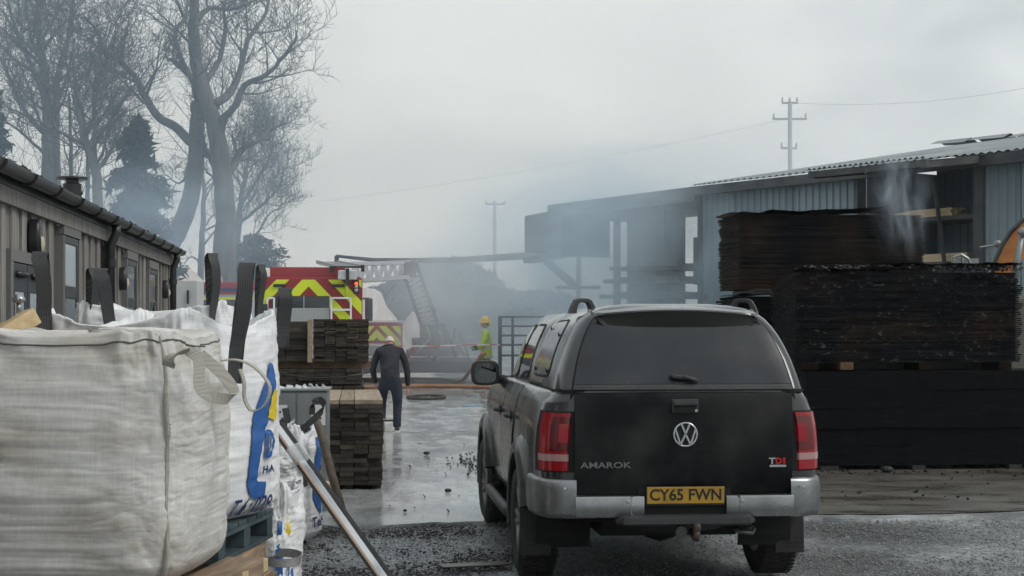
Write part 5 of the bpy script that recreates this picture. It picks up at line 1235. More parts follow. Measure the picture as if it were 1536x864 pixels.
for i in range(3): pallet(("raw wood pallet lying on the ground under the printed white bag", "raw wood pallet second up under the printed white bag", "raw wood pallet third up under the printed white bag")[i], (-1.74, 7.97, 0.14 * i), R(-5 + i), 0.96, 1.0, MATS["wood_raw"])
q = MB(); q.box((-1.74, 7.95, 0.51), (0.9, 0.9, 0.18)); tag(q.build("timber_block", MATS["wood_raw"], bevel=0.01), "thick timber block packed under the blue pallet", "timber")
for i in range(4): pallet(("raw wood pallet lying on the ground under the dirty grey bag", "raw wood pallet second up under the dirty grey bag", "raw wood pallet third up under the dirty grey bag", "raw wood pallet fourth up under the dirty grey bag")[i], (-1.80, 6.62, 0.128 * i), R(-4 + (i % 2) * 2), 0.98, 1.0, MATS["wood_raw"], 0.128)
for i in range(5): pallet(("lowest", "second", "third", "fourth", "topmost")[i] + " pallet of the pile under the plain white back bag", (-2.06, 9.42, 0.155 * i), R(2 - (i % 2) * 2), 0.95, 0.9, MATS["wood_raw"], 0.155)
for i, (x, z, lab) in enumerate(((-1.62, 0.598, "middle rough plank laid under the dirty grey bag"), (-1.25, 0.598, "rough brown plank end jutting out under the dirty grey bag"), (-2.02, 0.598, "inner rough plank laid under the dirty grey bag"))):
    q = MB(); q.box((0, 0, 0), (0.17, 1.0, 0.16)); o = q.build("plank", MATS["wood_raw"], bevel=0.006); o.location = (x, 6.64, z); o.rotation_euler = (0, 0, R(-7)); tag(o, lab, "plank", "planks under the grey bag")
q = MB(); q.box((0, 0, 0), (0.09, 0.5, 0.22)); o = q.build("plank", MATS["wood_raw"], bevel=0.006); o.location = (-1.165, 7.05, 0.49); o.rotation_euler = (0, R(4), R(-5)); tag(o, "short upright board leaning on the pallets by the grey bag", "plank")
q = MB(); q.box((0, 0, 0.0), (0.075, 0.45, 0.06)); o = q.build("plank", MATS["wood_yellow"], bevel=0.005); o.location = (-1.16, 7.02, 0.63); o.rotation_euler = (0, 0, R(-5)); tag(o, "pale batten end lying by the blue pallet", "plank")
q = MB(); q.box((0, 0, 0.21), (0.42, 0.44, 0.42)); o = q.build("timber_block", MATS["dark_board"], bevel=0.01); o.location = (-1.66, 10.62, 0); tag(o, "dark timber block under the crumpled white sack", "timber")
# pale battens leaning over the bags on the left
lt = empty("leaning_battens", P(-60, 560, 7.1))
ax = (P(52, 470, 7.3) - P(-70, 545, 7.0)); ax.normalize(); upv = Vector((-0.35, -0.2, 1)).normalized()
for k in range(4):
    a = Vector((0, 0.04 * k, 0.0)); 
    for j in range(2):
        q = MB(); e = P(51 - j * 5 - k, 474 + j * 25, 7.10 + 0.075 * k); q.bar(e - ax * 1.4 - lt.location, e - lt.location, 0.07, 0.075, upv); q.build("batten", MATS["wood_yellow"], lt, bevel=0.003)
tag(lt, "pale yellow battens leaning up at the left edge behind the grey bag", "timber")
q = MB(); q.box((0, 0, 0), (0.2, 0.16, 0.09)); o = q.build("timber_block", MATS["wood_yellow"], bevel=0.004); o.location = P(34, 498, 7.55); tag(o, "small pale timber block under the leaning battens", "timber")
q = MB(); q.tube([(0, 0, 0), (0, 0, 0.05)], 0.012, 8); q.lathe([(0.012, 0.05), (0.03, 0.055), (0.032, 0.07), (0.02, 0.085), (0.0, 0.09)], (0, 0, 0), n=14); o = q.build("bottle_cap", MATS["badge_silver"] if "badge_silver" in MATS else mat("badge_silver", (0.45, 0.46, 0.47), 0.25, metal=0.9), smooth=True); o.location = P(28, 470, 7.6); tag(o, "small metal bolt head standing on the pale battens", "bolt")
# flat grey strap hanging over the narrow sack
st = empty("webbing_strap", P(385, 840, 9.1)); I_ = Matrix.Translation(st.location).inverted()
ribb(st, [(384, 838, 9.15), (400, 843, 9.0), (425, 845, 8.95), (447, 842, 9.0), (450, 834, 9.12), (430, 829, 9.2), (400, 832, 9.25), (384, 838, 9.2)], 0.05, MATS["webbing_pale"] if False else mat("strap_grey", (0.13, 0.13, 0.13), 0.6, col2=(0.22, 0.22, 0.22), scale=90), (0.1, 0.6, 1), I_, "band")
tag(st, "flat grey webbing strap looped around the narrow printed sack", "strap")
# long shiny trim profile leaning to the ground
pr = empty("trim_profile", P(585, 872, 9.2)); o0 = Vector(pr.location); a_, b_ = P(418, 640, 10.2) - o0, P(588, 880, 9.1) - o0; dv = (b_ - a_).normalized()
for k, (off, w, m) in enumerate((((-0.045, 0, -0.02), 0.045, MATS["black_plastic"]), ((-0.005, -0.02, 0.0), 0.05, mat("bright_metal", (0.75, 0.76, 0.78), 0.12, metal=1.0)), ((0.036, 0.0, 0.02), 0.035, MATS["black_plastic"]), ((-0.032, -0.025, -0.012), 0.022, mat("tan_edge", (0.42, 0.30, 0.22), 0.5)))):
    q = MB(); q.bar(a_ + Vector(off) * 0.72, b_ + Vector(off) * 0.72, w * 0.72, 0.025, (0, -1, 0.4)); q.build(("rubber_edge", "metal_face", "rubber_edge", "wood_edge")[k], m, pr, bevel=0.003)
q = MB(); q.box(a_ + dv * 0.35 + Vector((0, -0.02, 0)), (0.11, 0.05, 0.2), (0, R(-28), 0)); q.build("plastic_wrap", mat("clear_wrap", (0.75, 0.77, 0.78), 0.15, alpha=0.45), pr, bevel=0.02)
tag(pr, "long shiny metal trim leaning from the sacks down to the gravel", "trim")
hd = empty("tool_handle", P(515, 770, 12.4)); o0 = Vector(hd.location); q = MB(); q.tube([P(475, 632, 12.6) - o0, P(482, 650, 12.55) - o0, P(497, 710, 12.5) - o0, P(516, 775, 12.4) - o0], [0.03, 0.034, 0.034, 0.03], 10)
q.build("handle_shaft", mat("old_wood", (0.08, 0.06, 0.045), 0.8, col2=(0.14, 0.11, 0.085), scale=20), hd, smooth=True); tag(hd, "old wooden tool handle leaning on the white ground bag", "tool handle")
stp = empty("webbing_strap", P(455, 640, 11.6)); I_ = Matrix.Translation(stp.location).inverted()
for pix in ([(424, 652, 11.4), (440, 648, 11.4), (462, 636, 11.5), (486, 612, 11.6), (480, 600, 11.7), (470, 606, 11.7), (468, 622, 11.7)], [(428, 612, 11.4), (432, 632, 11.4), (440, 655, 11.45), (452, 690, 11.5), (458, 730, 11.55)], [(420, 630, 11.5), (440, 650, 11.5), (464, 640, 11.55)]):
    ribb(stp, pix, 0.05, MATS["webbing_black"], (0.4, 0.3, 1), I_, "band")
tag(stp, "tangled black webbing strap on top of the white ground bag", "strap")
q = MB(); q.box((0, 0, 0), (0.12, 0.09, 0.06), (0.1, 0.2, 0)); o = q.build("offcut", MATS["wood_yellow"], bevel=0.004); o.location = (-1.50, 13.45, 0.28); q2 = MB()
tag(o, "small tan wood offcut beside the tool handle", "offcut"); o.location = P(490, 728, 14.2)
q = MB(); q.tube([P(398, 735, 9.9) - P(400, 735, 9.9), P(412, 738, 9.9) - P(400, 735, 9.9), P(422, 735, 9.95) - P(400, 735, 9.9)], [0.02, 0.03, 0.02], 8); o = q.build("rag", mat("red_rag", (0.32, 0.03, 0.04), 0.8), smooth=True); o.location = P(400, 735, 9.9); tag(o, "small red rag tucked between the sacks", "rag")
# black plastic heap by the office
q = MB(); rows = []
for i in range(9):
    t = i / 8; rows.append([(0.62 * math.sin(math.pi * min(1, 0.08 + t)) ** 0.5 * math.cos(a) * (1.1 - t) * (1 + 0.35 * fbm(a * 1.5, t * 3, 7)), 0.45 * math.cos(t) * math.sin(a) * (1.1 - t), 1.92 * t ** 0.75 + 0.06 * fbm(a * 2, t * 4, 3)) for a in [2 * math.pi * k / 26 for k in range(26)]])
q.grid(rows, closed=True); q.add(rows[-1], [tuple(range(26))]); o = q.build("covered_pile", mat("black_sheet", (0.012, 0.012, 0.013), 0.3, col2=(0.03, 0.03, 0.03), scale=5, bump=0.6, bscale=6, bdist=0.05)); o.location = Vector((P(232, 470, 14.6).x, 14.6, 0)); tag(o, "crumpled black sheeting over a pile beside the office wall", "covered pile")
# grey and navy site cabinet
cb_ = empty("site_cabinet", (P(268, 470, 24).x, 24, 0)); wb = 0.62
q = MB(); q.box((0, 0, 0.98), (wb, 0.5, 1.96)); q.build("lower_box", mat("navy_box", (0.012, 0.014, 0.02), 0.5), cb_, bevel=0.01); q = MB(); q.box((0, 0.02, 2.2), (wb + 0.03, 0.5, 0.45)); q.build("upper_box", mat("pale_box", (0.45, 0.45, 0.45), 0.6, col2=(0.5, 0.5, 0.5)), cb_, bevel=0.01)
q = MB(); q.box((0.19, -0.255, 2.18), (0.025, 0.03, 0.2)); q.build("handle_bar", MATS["black_plastic"], cb_); tag(cb_, "tall cabinet with pale top and navy base past the office corner", "cabinet")

# grey wrapped cabinet
gc = empty("metal_cabinet", (-2.17, 15.15, 0), R(4)); mat("grey_steel", (0.20, 0.215, 0.215), 0.4, metal=0.4, col2=(0.27, 0.285, 0.285), scale=3)
GH = 1.12
q = MB(); q.box((0, 0, GH / 2), (0.86, 0.62, GH)); q.build("carcass", MATS["grey_steel"], gc, bevel=0.008); q = MB(); q.box((0, 0, GH + 0.012), (0.90, 0.66, 0.022)); q.build("top_panel", MATS["grey_steel"], gc, bevel=0.004)
for x in (-0.29, 0.0, 0.29):
    q = MB(); q.box((x, -0.316, GH / 2 + 0.01), (0.272, 0.012, GH - 0.06)); dr_ = q.build("door", MATS["grey_steel"], gc, bevel=0.004)
    q = MB(); q.box((x + (0.06 if x else 0), -0.325, GH - 0.22), (0.13, 0.003, 0.19)); q.build("paper_label", mat("label_paper", (0.7, 0.7, 0.68), 0.6), dr_)
    for j in range(2): q = MB(); q.box((x + (0.06 if x else 0) + 0.02 * j, -0.3275, GH - 0.19 - 0.06 * j), (0.018, 0.002, 0.018)); q.build("label_mark", MATS["black_plastic"], dr_)
    q = MB(); q.box((x - 0.1, -0.33, GH * 0.55), (0.015, 0.02, 0.1)); q.build("door_handle", MATS["black_plastic"], dr_)
q = MB()
for i in range(14): q.box((-0.4 + 0.06 * i + random.uniform(-0.02, 0.02), random.uniform(-0.3, 0.2), GH + 0.03), (0.06, 0.04, 0.015), (random.random(), random.random(), random.random()))
o = q.build("wrap_folds", mat("clear_wrap2", (0.78, 0.8, 0.81), 0.15, alpha=0.5), gc); o['kind'] = 'stuff'
tag(gc, "grey steel cabinet with white labels standing before the timber stack", "cabinet")

# ------------------------------------------------------------------ timber stacks
BOX = {}
def unit_board(w, l, h):
    k = (round(w, 3), round(l, 3), round(h, 3))
    if k not in BOX: q = MB(); q.box((0, 0, 0), (w, l, h)); BOX[k] = q.mesh("board")
    return BOX[k]
def board(parent, c, w, l, h, m, rz=0.0, name="board"):
    me = unit_board(w, l, h); key = (me.name, m.name)
    if key not in BOX: me2 = me.copy(); me2.materials.append(m); BOX[key] = me2
    o = bpy.data.objects.new(name, BOX[key]); COL.objects.link(o); o.parent = parent; o.location = c; o.rotation_euler = (0, 0, rz); return o
ts = empty("timber_stack", (-1.87, 18.35, 0), YAW); rn = random.Random(4); z = 0.05
for x in (-0.4, 0.0, 0.3): board(ts, (x, -1.2, 0.025), 0.09, 0.3, 0.05, MATS["dark_board"], 0, "bearer"); board(ts, (x, 1.1, 0.025), 0.09, 0.3, 0.05, MATS["dark_board"], 0, "bearer")
layers = 19; hh = 0.0475
for k in range(layers):
    top = k == layers - 1; z = 0.05 + hh * (k + 0.5)
    if k == 9: pass
    nb_ = 5; bw = 0.148
    for j in range(nb_):
        x = 0.30 - 0.151 * j + rn.uniform(-0.004, 0.004) + (0.012 if 9 <= k < 15 else 0) + (rn.uniform(0, 0.01))
        board(ts, (x - 0.02, rn.uniform(-0.035, 0.035), z), bw, 2.9, hh - 0.003, MATS["tan_skylit_board"] if top else MATS["dark_board"], rn.uniform(-0.002, 0.002))  # top layer coloured tan for skylight, layers below dark for shade and wet
board(ts, (0.40, -1.25, 0.72), 0.16, 0.1, 0.016, MATS["dark_board"])
tag(ts, "lower timber stack with top boards coloured as skylit beside the walking man", "timber stack", "timber stacks")
t2_ = empty("timber_stack", (-2.53, 21.6, 0), YAW); rn = random.Random(9)
def bundle(z0, z1, x0, x1, bw, bh, jit, m, seed, L=2.6):
    r_ = random.Random(seed); n = max(1, round((z1 - z0) / bh)); h_ = (z1 - z0) / n; c = max(1, round((x1 - x0) / bw)); w_ = (x1 - x0) / c
    for k in range(n):
        for j in range(c): board(t2_, (x0 + w_ * (j + 0.5) + r_.uniform(-1, 1) * 0.004, r_.uniform(-jit, jit), z0 + h_ * (k + 0.5)), w_ - 0.004, L, h_ - 0.003, m, r_.uniform(-0.002, 0.002))
bundle(0.06, 0.72, -0.75, 0.55, 0.16, 0.055, 0.03, MATS["dark_board"], 1)
bundle(0.75, 0.98, -0.75, 0.52, 0.13, 0.045, 0.16, MATS["dark_board"], 2, 2.7)
bundle(1.00, 1.20, -0.72, 0.50, 0.2, 0.05, 0.03, MATS["dark_board"], 3)
for y in (-1.1, 0, 1.1): board(t2_, (-0.07, y, 1.245), 1.36 if y < 0 else 1.2, 0.12, 0.085, mat("brown_bearer", (0.12, 0.07, 0.04), 0.7, col2=(0.2, 0.13, 0.08), scale=6) if y < 0 else MATS["dark_board"], 0, "bearer")
bundle(1.29, 1.83, -0.12, 0.585, 0.145, 0.032, 0.035, MATS["dark_board"], 4); bundle(1.29, 1.80, -0.75, -0.20, 0.27, 0.075, 0.02, MATS["dark_board"], 5)
board(t2_, (-0.158, -1.36, 1.55), 0.06, 0.05, 0.54, MATS["tan_skylit_board"], 0, "upright_batten")
for x in (-0.6, 0, 0.4): board(t2_, (x, -0.9, 0.03), 0.1, 0.2, 0.06, MATS["dark_board"], 0, "bearer"); board(t2_, (x, 0.9, 0.03), 0.1, 0.2, 0.06, MATS["dark_board"], 0, "bearer")
tag(t2_, "taller dark timber stack in front of the fire engine", "timber stack", "timber stacks")
q = MB(); o0 = P(420, 560, 20.1); q.tube([P(418, 556, 20.05) - o0, P(432, 563, 20.03) - o0, P(470, 567, 20.02) - o0, P(515, 566, 20.05) - o0, P(556, 558, 20.1) - o0], 0.012, 6); o = q.build("rope", MATS["black_plastic"], smooth=True); o.location = o0; tag(o, "thin dark cord drooping across the taller timber stack", "cord")

# ------------------------------------------------------------------ charred sheet stacks on the right
def char_mat(name, brown_lo, brown_hi, ash):
    m = bpy.data.materials.new(name); m.use_nodes = True; MATS[name] = m; n, l = m.node_tree.nodes, m.node_tree.links; b = n["Principled BSDF"]
    tc = n.new("ShaderNodeTexCoord")
    def ns(sc, st, det=6):
        mp = n.new("ShaderNodeMapping"); mp.inputs['Scale'].default_value = st; l.new(tc.outputs['Object'], mp.inputs[0]); t = n.new("ShaderNodeTexNoise"); t.inputs['Scale'].default_value = sc; t.inputs['Detail'].default_value = det; l.new(mp.outputs[0], t.inputs['Vector']); return t.outputs[0]
    big, line, fl = ns(0.9, (1, 1, 1.7)), ns(3, (0.5, 0.5, 26)), ns(13, (1, 1, 1.3), 9)
    r1 = n.new("ShaderNodeMapRange"); r1.inputs[1].default_value = brown_lo; r1.inputs[2].default_value = brown_hi; l.new(big, r1.inputs[0])
    mu = n.new("ShaderNodeMath"); mu.operation = 'MULTIPLY'; l.new(r1.outputs[0], mu.inputs[0]); l.new(line, mu.inputs[1])
    mx = n.new("ShaderNodeMix"); mx.data_type = 'RGBA'; mx.inputs[6].default_value = (0.004, 0.0044, 0.0052, 1); mx.inputs[7].default_value = (0.052, 0.032, 0.02, 1); l.new(mu.outputs[0], mx.inputs[0])
    lr = n.new("ShaderNodeValToRGB"); lr.color_ramp.elements[0].position = 0.45; lr.color_ramp.elements[1].position = 0.72; lr.color_ramp.elements[0].color = (0.0028, 0.0032, 0.004, 1); lr.color_ramp.elements[1].color = (0.019, 0.021, 0.024, 1) if ash < 0.69 or ash > 0.75 else (0.006, 0.007, 0.009, 1)  # lighter streaks paint the highlights along the sheet edges
    l.new(line, lr.inputs[0]); l.new(lr.outputs[0], mx.inputs[6])
    r2 = n.new("ShaderNodeMapRange"); r2.inputs[1].default_value = ash; r2.inputs[2].default_value = ash + 0.1; l.new(fl, r2.inputs[0])
    mx2 = n.new("ShaderNodeMix"); mx2.data_type = 'RGBA'; mx2.inputs[7].default_value = (0.075, 0.075, 0.073, 1); l.new(mx.outputs[2], mx2.inputs[6]); l.new(r2.outputs[0], mx2.inputs[0])
    l.new(mx2.outputs[2], b.inputs['Base Color']); b.inputs['Roughness'].default_value = 0.7; b.inputs['Specular IOR Level'].default_value = 0.07
    bp = n.new("ShaderNodeBump"); bp.inputs['Strength'].default_value = 0.7; bp.inputs['Distance'].default_value = 0.02; l.new(fl, bp.inputs['Height']); l.new(bp.outputs[0], b.inputs['Normal']); return m
char_mat("charred_top", 0.40, 0.60, 0.80); char_mat("charred_mid", 0.52, 0.74, 0.60); char_mat("charred_low", 0.75, 0.95, 0.70)
mat("char_under", (0.005, 0.005, 0.006), 0.7)
def sheet_stack(lab, corner, w, dp, z0, z1, n, m, seed, jit=0.02, gap=0.72, rag=0.02, edge=0.0, topcurl=4, rz=YAW):
    t = empty("charred_sheet_stack", (corner[0], corner[1], 0), rz); r_ = random.Random(seed); q = MB(); th = (z1 - z0) / n
    for k in range(n):
        z = z0 + th * k; f = k / n; ox, oy = r_.uniform(-jit, jit) + 0.03 * fbm(f * 6, 1, seed), r_.uniform(-jit, jit) + 0.05 * fbm(f * 3, 4, seed)
        erode = edge * max(0, (f - 0.6) / 0.4) ** 2; ring = []
        nx, ny = 26, 10; per = [(i / nx, 0) for i in range(nx)] + [(1, i / ny) for i in range(ny)] + [(1 - i / nx, 1) for i in range(nx)] + [(0, 1 - i / ny) for i in range(ny)]
        for (a, b_) in per:
            x, y = a * w + ox, b_ * dp + oy; e = rag * (0.4 + fbm(x * 5, y * 5 + z * 13, seed + 2)) + erode * (0.5 + fbm(x * 2.5, y + z * 7, seed))
            if a == 0: x += max(0, e)
            if a == 1: x -= max(0, e)
            if b_ == 0: y += max(-0.01, e)
            if b_ == 1: y -= max(0, e)
            ring.append((x, y, 0.012 * fbm(x * 0.8, y * 0.8, seed + f * 2)))
        lo = [(x, y, z + dz) for x, y, dz in ring]; hi = [(x, y, z + th * gap + dz) for x, y, dz in ring]; N = len(ring)
        q.add(lo + hi, [(i, (i + 1) % N, N + (i + 1) % N, N + i) for i in range(N)] + [tuple(range(N - 1, -1, -1)), tuple(range(N, 2 * N))])
    q.box((w / 2, dp / 2, (z0 + z1) / 2), (w - 0.12, dp - 0.12, z1 - z0 - 0.02))
    o = q.build("sheets", m, t); o['kind'] = 'stuff'
    for k in range(topcurl):
        a0 = w * k / topcurl + r_.uniform(-0.1, 0.05); a1 = a0 + w / topcurl * r_.uniform(0.9, 1.35); q = MB(); rows = []; zz = z1 + 0.012 + 0.018 * k; ph = r_.uniform(0, 6); am = r_.uniform(0.02, 0.06)
        for i in range(13):
            x = a0 + (a1 - a0) * i / 12; rows.append([(x, -0.03 + 0.03 * fbm(x * 6, j, seed) + dp * j / 4 * 0.9, zz + am * (0.5 + 0.5 * math.sin(ph + x * 4.2)) + 0.015 * fbm(x * 5, j, k)) for j in range(5)])
        q.grid(rows); q.grid([[(p[0], p[1], p[2] - 0.012) for p in rr_] for rr_ in rows]); q.build("curled_sheet", m if k % 2 else mat("scorched_sheet", (0.03, 0.026, 0.024), 0.6, col2=(0.16, 0.125, 0.10), scale=3), t)
    tag(t, lab, "sheet stack", "charred sheet stacks"); return t
def yrow(x0, y0): return (x0, y0)
lowS = sheet_stack("bottom charred pack, almost black, resting on the muddy ground", (3.50, 19.15), 4.1, 1.3, 0.06, 1.20, 5, MATS["charred_low"], 5, jit=0.004, rag=0.012, gap=0.97, topcurl=0)
midS = sheet_stack("middle charred sheet stack with ashy ragged right end, on timber bearers", (3.42, 19.28), 2.83, 1.22, 1.30, 2.40, 44, MATS["charred_mid"], 8, jit=0.012, rag=0.03, edge=0.12, topcurl=6)
sheet_stack("rear charred pack half hidden behind the pickup canopy", (2.95, 20.85), 2.5, 1.25, 0.05, 2.14, 50, MATS["charred_low"], 14, jit=0.02, rag=0.03, topcurl=3)
topS = sheet_stack("top charred sheet stack with brown scorch marks and curled lid", (2.95, 20.72), 2.47, 1.22, 2.22, 3.20, 44, MATS["charred_top"], 20, jit=0.012, rag=0.02, edge=0.03, topcurl=5)
def bearers(t, w, dp, z0, z1, m, xs, tint=None):
    for k, x in enumerate(xs): q = MB(); q.box((x, dp / 2 - 0.02, (z0 + z1) / 2), (0.16 if k else 0.22, dp + 0.04, z1 - z0 - 0.004)); q.build("bearer", tint if (tint and k == 1) else m, t, bevel=0.004)
mat("scorched_bearer", (0.007, 0.005, 0.004), 0.8, col2=(0.018, 0.012, 0.008), scale=6, spec=0.05); mat("orange_bearer", (0.14, 0.07, 0.025), 0.7, col2=(0.06, 0.035, 0.02), scale=6)
q = MB(); q.box((1.5, 0.75, 1.25), (2.8, 0.5, 0.09)); q.build("dark_gap_filler", MATS["char"], midS)  # added dark block, blackens the see-through gaps between the bearers
bearers(midS, 2.9, 1.22, 1.205, 1.30, MATS["scorched_bearer"], (0.15, 0.62, 1.6, 2.6), MATS["orange_bearer"]); bearers(lowS, 3.9, 1.3, 0.0, 0.06, MATS["char"], (0.3, 1.4, 2.6, 3.7)); bearers(topS, 2.4, 1.2, 2.15, 2.22, MATS["char"], (0.3, 1.2, 2.2))
q = MB(); rn = random.Random(3)
for i in range(300):
    s_ = rn.uniform(0.005, 0.018); x = 3.5 + 2.75 * rn.random() ** 0.7; y = 19.25 + 0.1 * (x - 3.4) + rn.uniform(-0.02, 0.5); q.box((x, y, 2.43 + rn.uniform(-0.01, 0.05)), (s_ * rn.uniform(1, 5), s_ * 2, s_ * 0.5), (rn.uniform(-0.7, 0.7), rn.uniform(-0.7, 0.7), rn.uniform(0, 3)))
o = q.build("ash_flakes", mat("ash", (0.012, 0.012, 0.012), 0.7, col2=(0.09, 0.09, 0.088), scale=6)); tag(o, "grey ash flakes along the top of the middle charred stack", "ash", kind="stuff")
q = MB(); 
for i in range(90):
    a = rn.random(); u = rn.uniform(1180, 1536); d = rn.uniform(15.5, 19.2) if rn.random() < 0.4 else 19.0 + rn.uniform(-0.4, 0.05); p = P(u, 700, d); s_ = 0.006 + 0.02 * rn.random() ** 2
    q.box((p.x, d, 0.012 + s_ * 0.3), (s_ * 2, s_ * 1.5, s_ * 0.7), (rn.random(), rn.random(), rn.random() * 3))
for i in range(45):
    u, d = rn.uniform(580, 730), rn.uniform(14.3, 27); p = P(u, 700, d); s_ = 0.004 + 0.012 * rn.random() ** 2; q.box((p.x, d, 0.012 + s_ * 0.3), (s_ * 2.4, s_ * 1.5, s_ * 0.7), (rn.random(), rn.random(), rn.random() * 3))
for i in range(160):
    d = 20.3 + rn.gauss(0, 0.7); p = P(718 + rn.gauss(0, 22), 640, d); s_ = 0.004 + 0.012 * rn.random(); q.box((p.x, d, 0.012 + s_ * 0.3), (s_ * 3, s_ * 1.5, s_ * 0.8), (rn.random(), rn.random(), rn.random() * 3))
o = q.build("charred_debris", MATS["char"]); tag(o, "small black charred scraps strewn on the wet yard", "debris", kind="stuff")
for (u, d, s_, lab) in ((1330, 18.9, 0.06, "larger black lump on the mud in front of the stacks"), (672, 16.6, 0.03, "small black stone on the wet concrete near the kerb"), (640, 21.6, 0.035, "tiny dark stone on the concrete left of the pickup")):
    q = MB(); rows = []
    for i in range(7): rows.append([(s_ * math.sin(math.pi * (0.03 + 0.94 * i / 6)) * math.cos(a) * (1.3 + 0.5 * fbm(a, i, u)), s_ * math.sin(math.pi * (0.03 + 0.94 * i / 6)) * math.sin(a), s_ * 0.7 * (1 - math.cos(math.pi * i / 6)) ) for a in [2 * math.pi * k / 9 for k in range(9)]])
    q.grid(rows, closed=True); o = q.build("stone", MATS["char"]); p = P(u, 700, d); o.location = (p.x, d, 0.005); tag(o, lab, "stone")
q = MB(); q.box((0, 0, 0.01), (0.5, 0.16, 0.012), (0, 0, 0.3)); o = q.build("offcut", mat("wet_ply", (0.07, 0.06, 0.05), 0.4), bevel=0.004); o.location = (P(712, 850, 11.5).x, 11.45, 0); tag(o, "flat grey board scrap lying on the gravel left of the rear wheel", "offcut")
q = MB(); pts = []
for i in range(15): a = 2 * math.pi * i / 14; pts.append((0.42 * math.cos(a), 0.8 * math.sin(a), 0.03))
q.tube(pts, 0.035, 8, caps=False); o = q.build("hose_ring", mat("dark_hose", (0.05, 0.045, 0.035), 0.6)); p = P(645, 580, 38); o.location = (p.x, 36.3, gz(36.3)); tag(o, "flat dark hose ring lying on the yard behind the walking man", "hose")
q = MB(); q.box((0, 0, 0.012), (0.28, 0.16, 0.016), (0.05, 0.03, 0.4)); q.box((0.2, 0.1, 0.014), (0.14, 0.1, 0.016), (0.1, 0, 0.9)); o = q.build("litter", mat("blue_litter", (0.16, 0.30, 0.38), 0.5)); p = P(705, 603, 30); o.location = (p.x, 36.0 - 2.6, gz(33.4)); o.location.x = (705 - 768) / FPX * 33.4; o['kind'] = 'thing'; tag(o, "scrap of blue plastic litter on the wet concrete", "litter")
# orange machine at the right edge: curved boom with a ram
mb = empty("excavator", (P(1560, 500, 24).x, 24.2, 0)); o0 = Vector(mb.location); mat("orange_paint", (0.55, 0.22, 0.05), 0.5, col2=(0.40, 0.15, 0.04), scale=5)
outer = [(1486, 440), (1490, 415), (1496, 390), (1505, 370), (1518, 350), (1535, 333), (1560, 320), (1600, 312)]; inner = [(1600, 352), (1565, 358), (1545, 372), (1532, 392), (1522, 418), (1518, 440)]
poly = [P(u, v, 24.2) - o0 for u, v in outer + inner]; q = MB(); q.prism(poly, (0.05, 0.35, 0)); bo = q.build("boom", MATS["orange_paint"], mb, bevel=0.01)
q = MB(); q.tube([P(u - 2, v - 2, 24.15) - o0 for u, v in outer], 0.035, 8); q.build("boom_rim", MATS["black_plastic"], mb)
q = MB(); q.tube([P(1520, 425, 24.05) - o0, P(1533, 350, 24.05) - o0], [0.06, 0.045], 10); q.tube([P(1531, 352, 24.03) - o0, P(1538, 345, 24.03) - o0], 0.07, 8); q.build("hydraulic_ram", MATS["grey_steel"], mb, smooth=True)
p0 = P(1590, 440, 24.3); q = MB(); q.box(Vector((p0.x - 0.35, 24.4, 1.45)) - o0, (2.0, 1.3, 1.5)); q.build("cab_body", mat("machine_grey", (0.10, 0.095, 0.085), 0.6), mb, bevel=0.05)
for y in (-0.5, 0.5): q = MB(); q.box(Vector((p0.x - 0.2, 24.4 + y, 0.36)) - o0, (2.6, 0.4, 0.7)); q.build("track", MATS["gap_black"] if "gap_black" in MATS else MATS["char"], mb, bevel=0.2, bseg=4)
q = MB(); q.tube([P(1470, 371, 24.6) - o0, P(1500, 367, 24.6) - o0], 0.02, 6); q.lathe([(0.02, -0.05), (0.055, -0.03), (0.06, 0.02), (0.03, 0.06)], P(1497, 366, 24.6) - o0, axis='y', n=12); q.tube([P(1480, 371, 24.6) - o0, P(1486, 385, 24.6) - o0, P(1500, 400, 24.5) - o0], 0.012, 6); q.build("work_lamp", MATS["grey_steel"], mb)
tag(mb, "orange digger with curved boom cut off by the right edge", "excavator")
q = MB(); o0 = P(1440, 400, 23.5)
q.tube([P(1428, 402, 23.5) - o0, P(1430, 386, 23.5) - o0, P(1442, 382, 23.5) - o0, P(1452, 388, 23.5) - o0, P(1458, 402, 23.5) - o0], 0.025, 6); q.box(P(1450, 392, 23.7) - o0, (0.3, 0.2, 0.08)); q.tube([P(1443, 402, 23.6) - o0, P(1443, 384, 23.6) - o0], 0.02, 6)
o = q.build("trolley", MATS["grey_steel"]); o.location = o0; tag(o, "small bent metal trolley rim showing behind the middle charred stack", "trolley")
# ------------------------------------------------------------------ fire engines
mat("fire_red", (0.30, 0.012, 0.02), 0.3, coat=0.4, col2=(0.24, 0.012, 0.018), scale=2); mat("hi_yellow", (0.62, 0.72, 0.02), 0.4); mat("chev_red", (0.26, 0.02, 0.025), 0.45)
mat("shutter", (0.36, 0.37, 0.37), 0.4, metal=0.4); mat("dark_window", (0.015, 0.02, 0.028), 0.08, spec=0.8); mat("white_gloss", (0.72, 0.72, 0.72), 0.35); mat("alu", (0.42, 0.44, 0.45), 0.35, metal=0.7)
def glow(name, col, s):
    m = mat(name, col, 0.3); b = m.node_tree.nodes["Principled BSDF"]; b.inputs['Emission Color'].default_value = (*col, 1); b.inputs['Emission Strength'].default_value = s
glow("lamp_red", (1.0, 0.12, 0.06), 0.9)
FEd = 38.0; fz = gz(FEd)
fe = empty("fire_engine", (P(467, 500, FEd).x, FEd, fz), YAW)
def fu(u): return (u - 467) / FPX * FEd
def fv(v): return EYE + (YH - v) / FPX * FEd - fz
HWB = 1.21
q = MB(); q.prism([(-HWB, 0, 0.55), (HWB, 0, 0.55), (HWB, 0, fv(418)), (HWB - 0.08, 0, fv(415)), (-HWB + 0.08, 0, fv(415)), (-HWB, 0, fv(418))], (0, 5.2, 0)); q.build("body", MATS["fire_red"], fe, bevel=0.02)
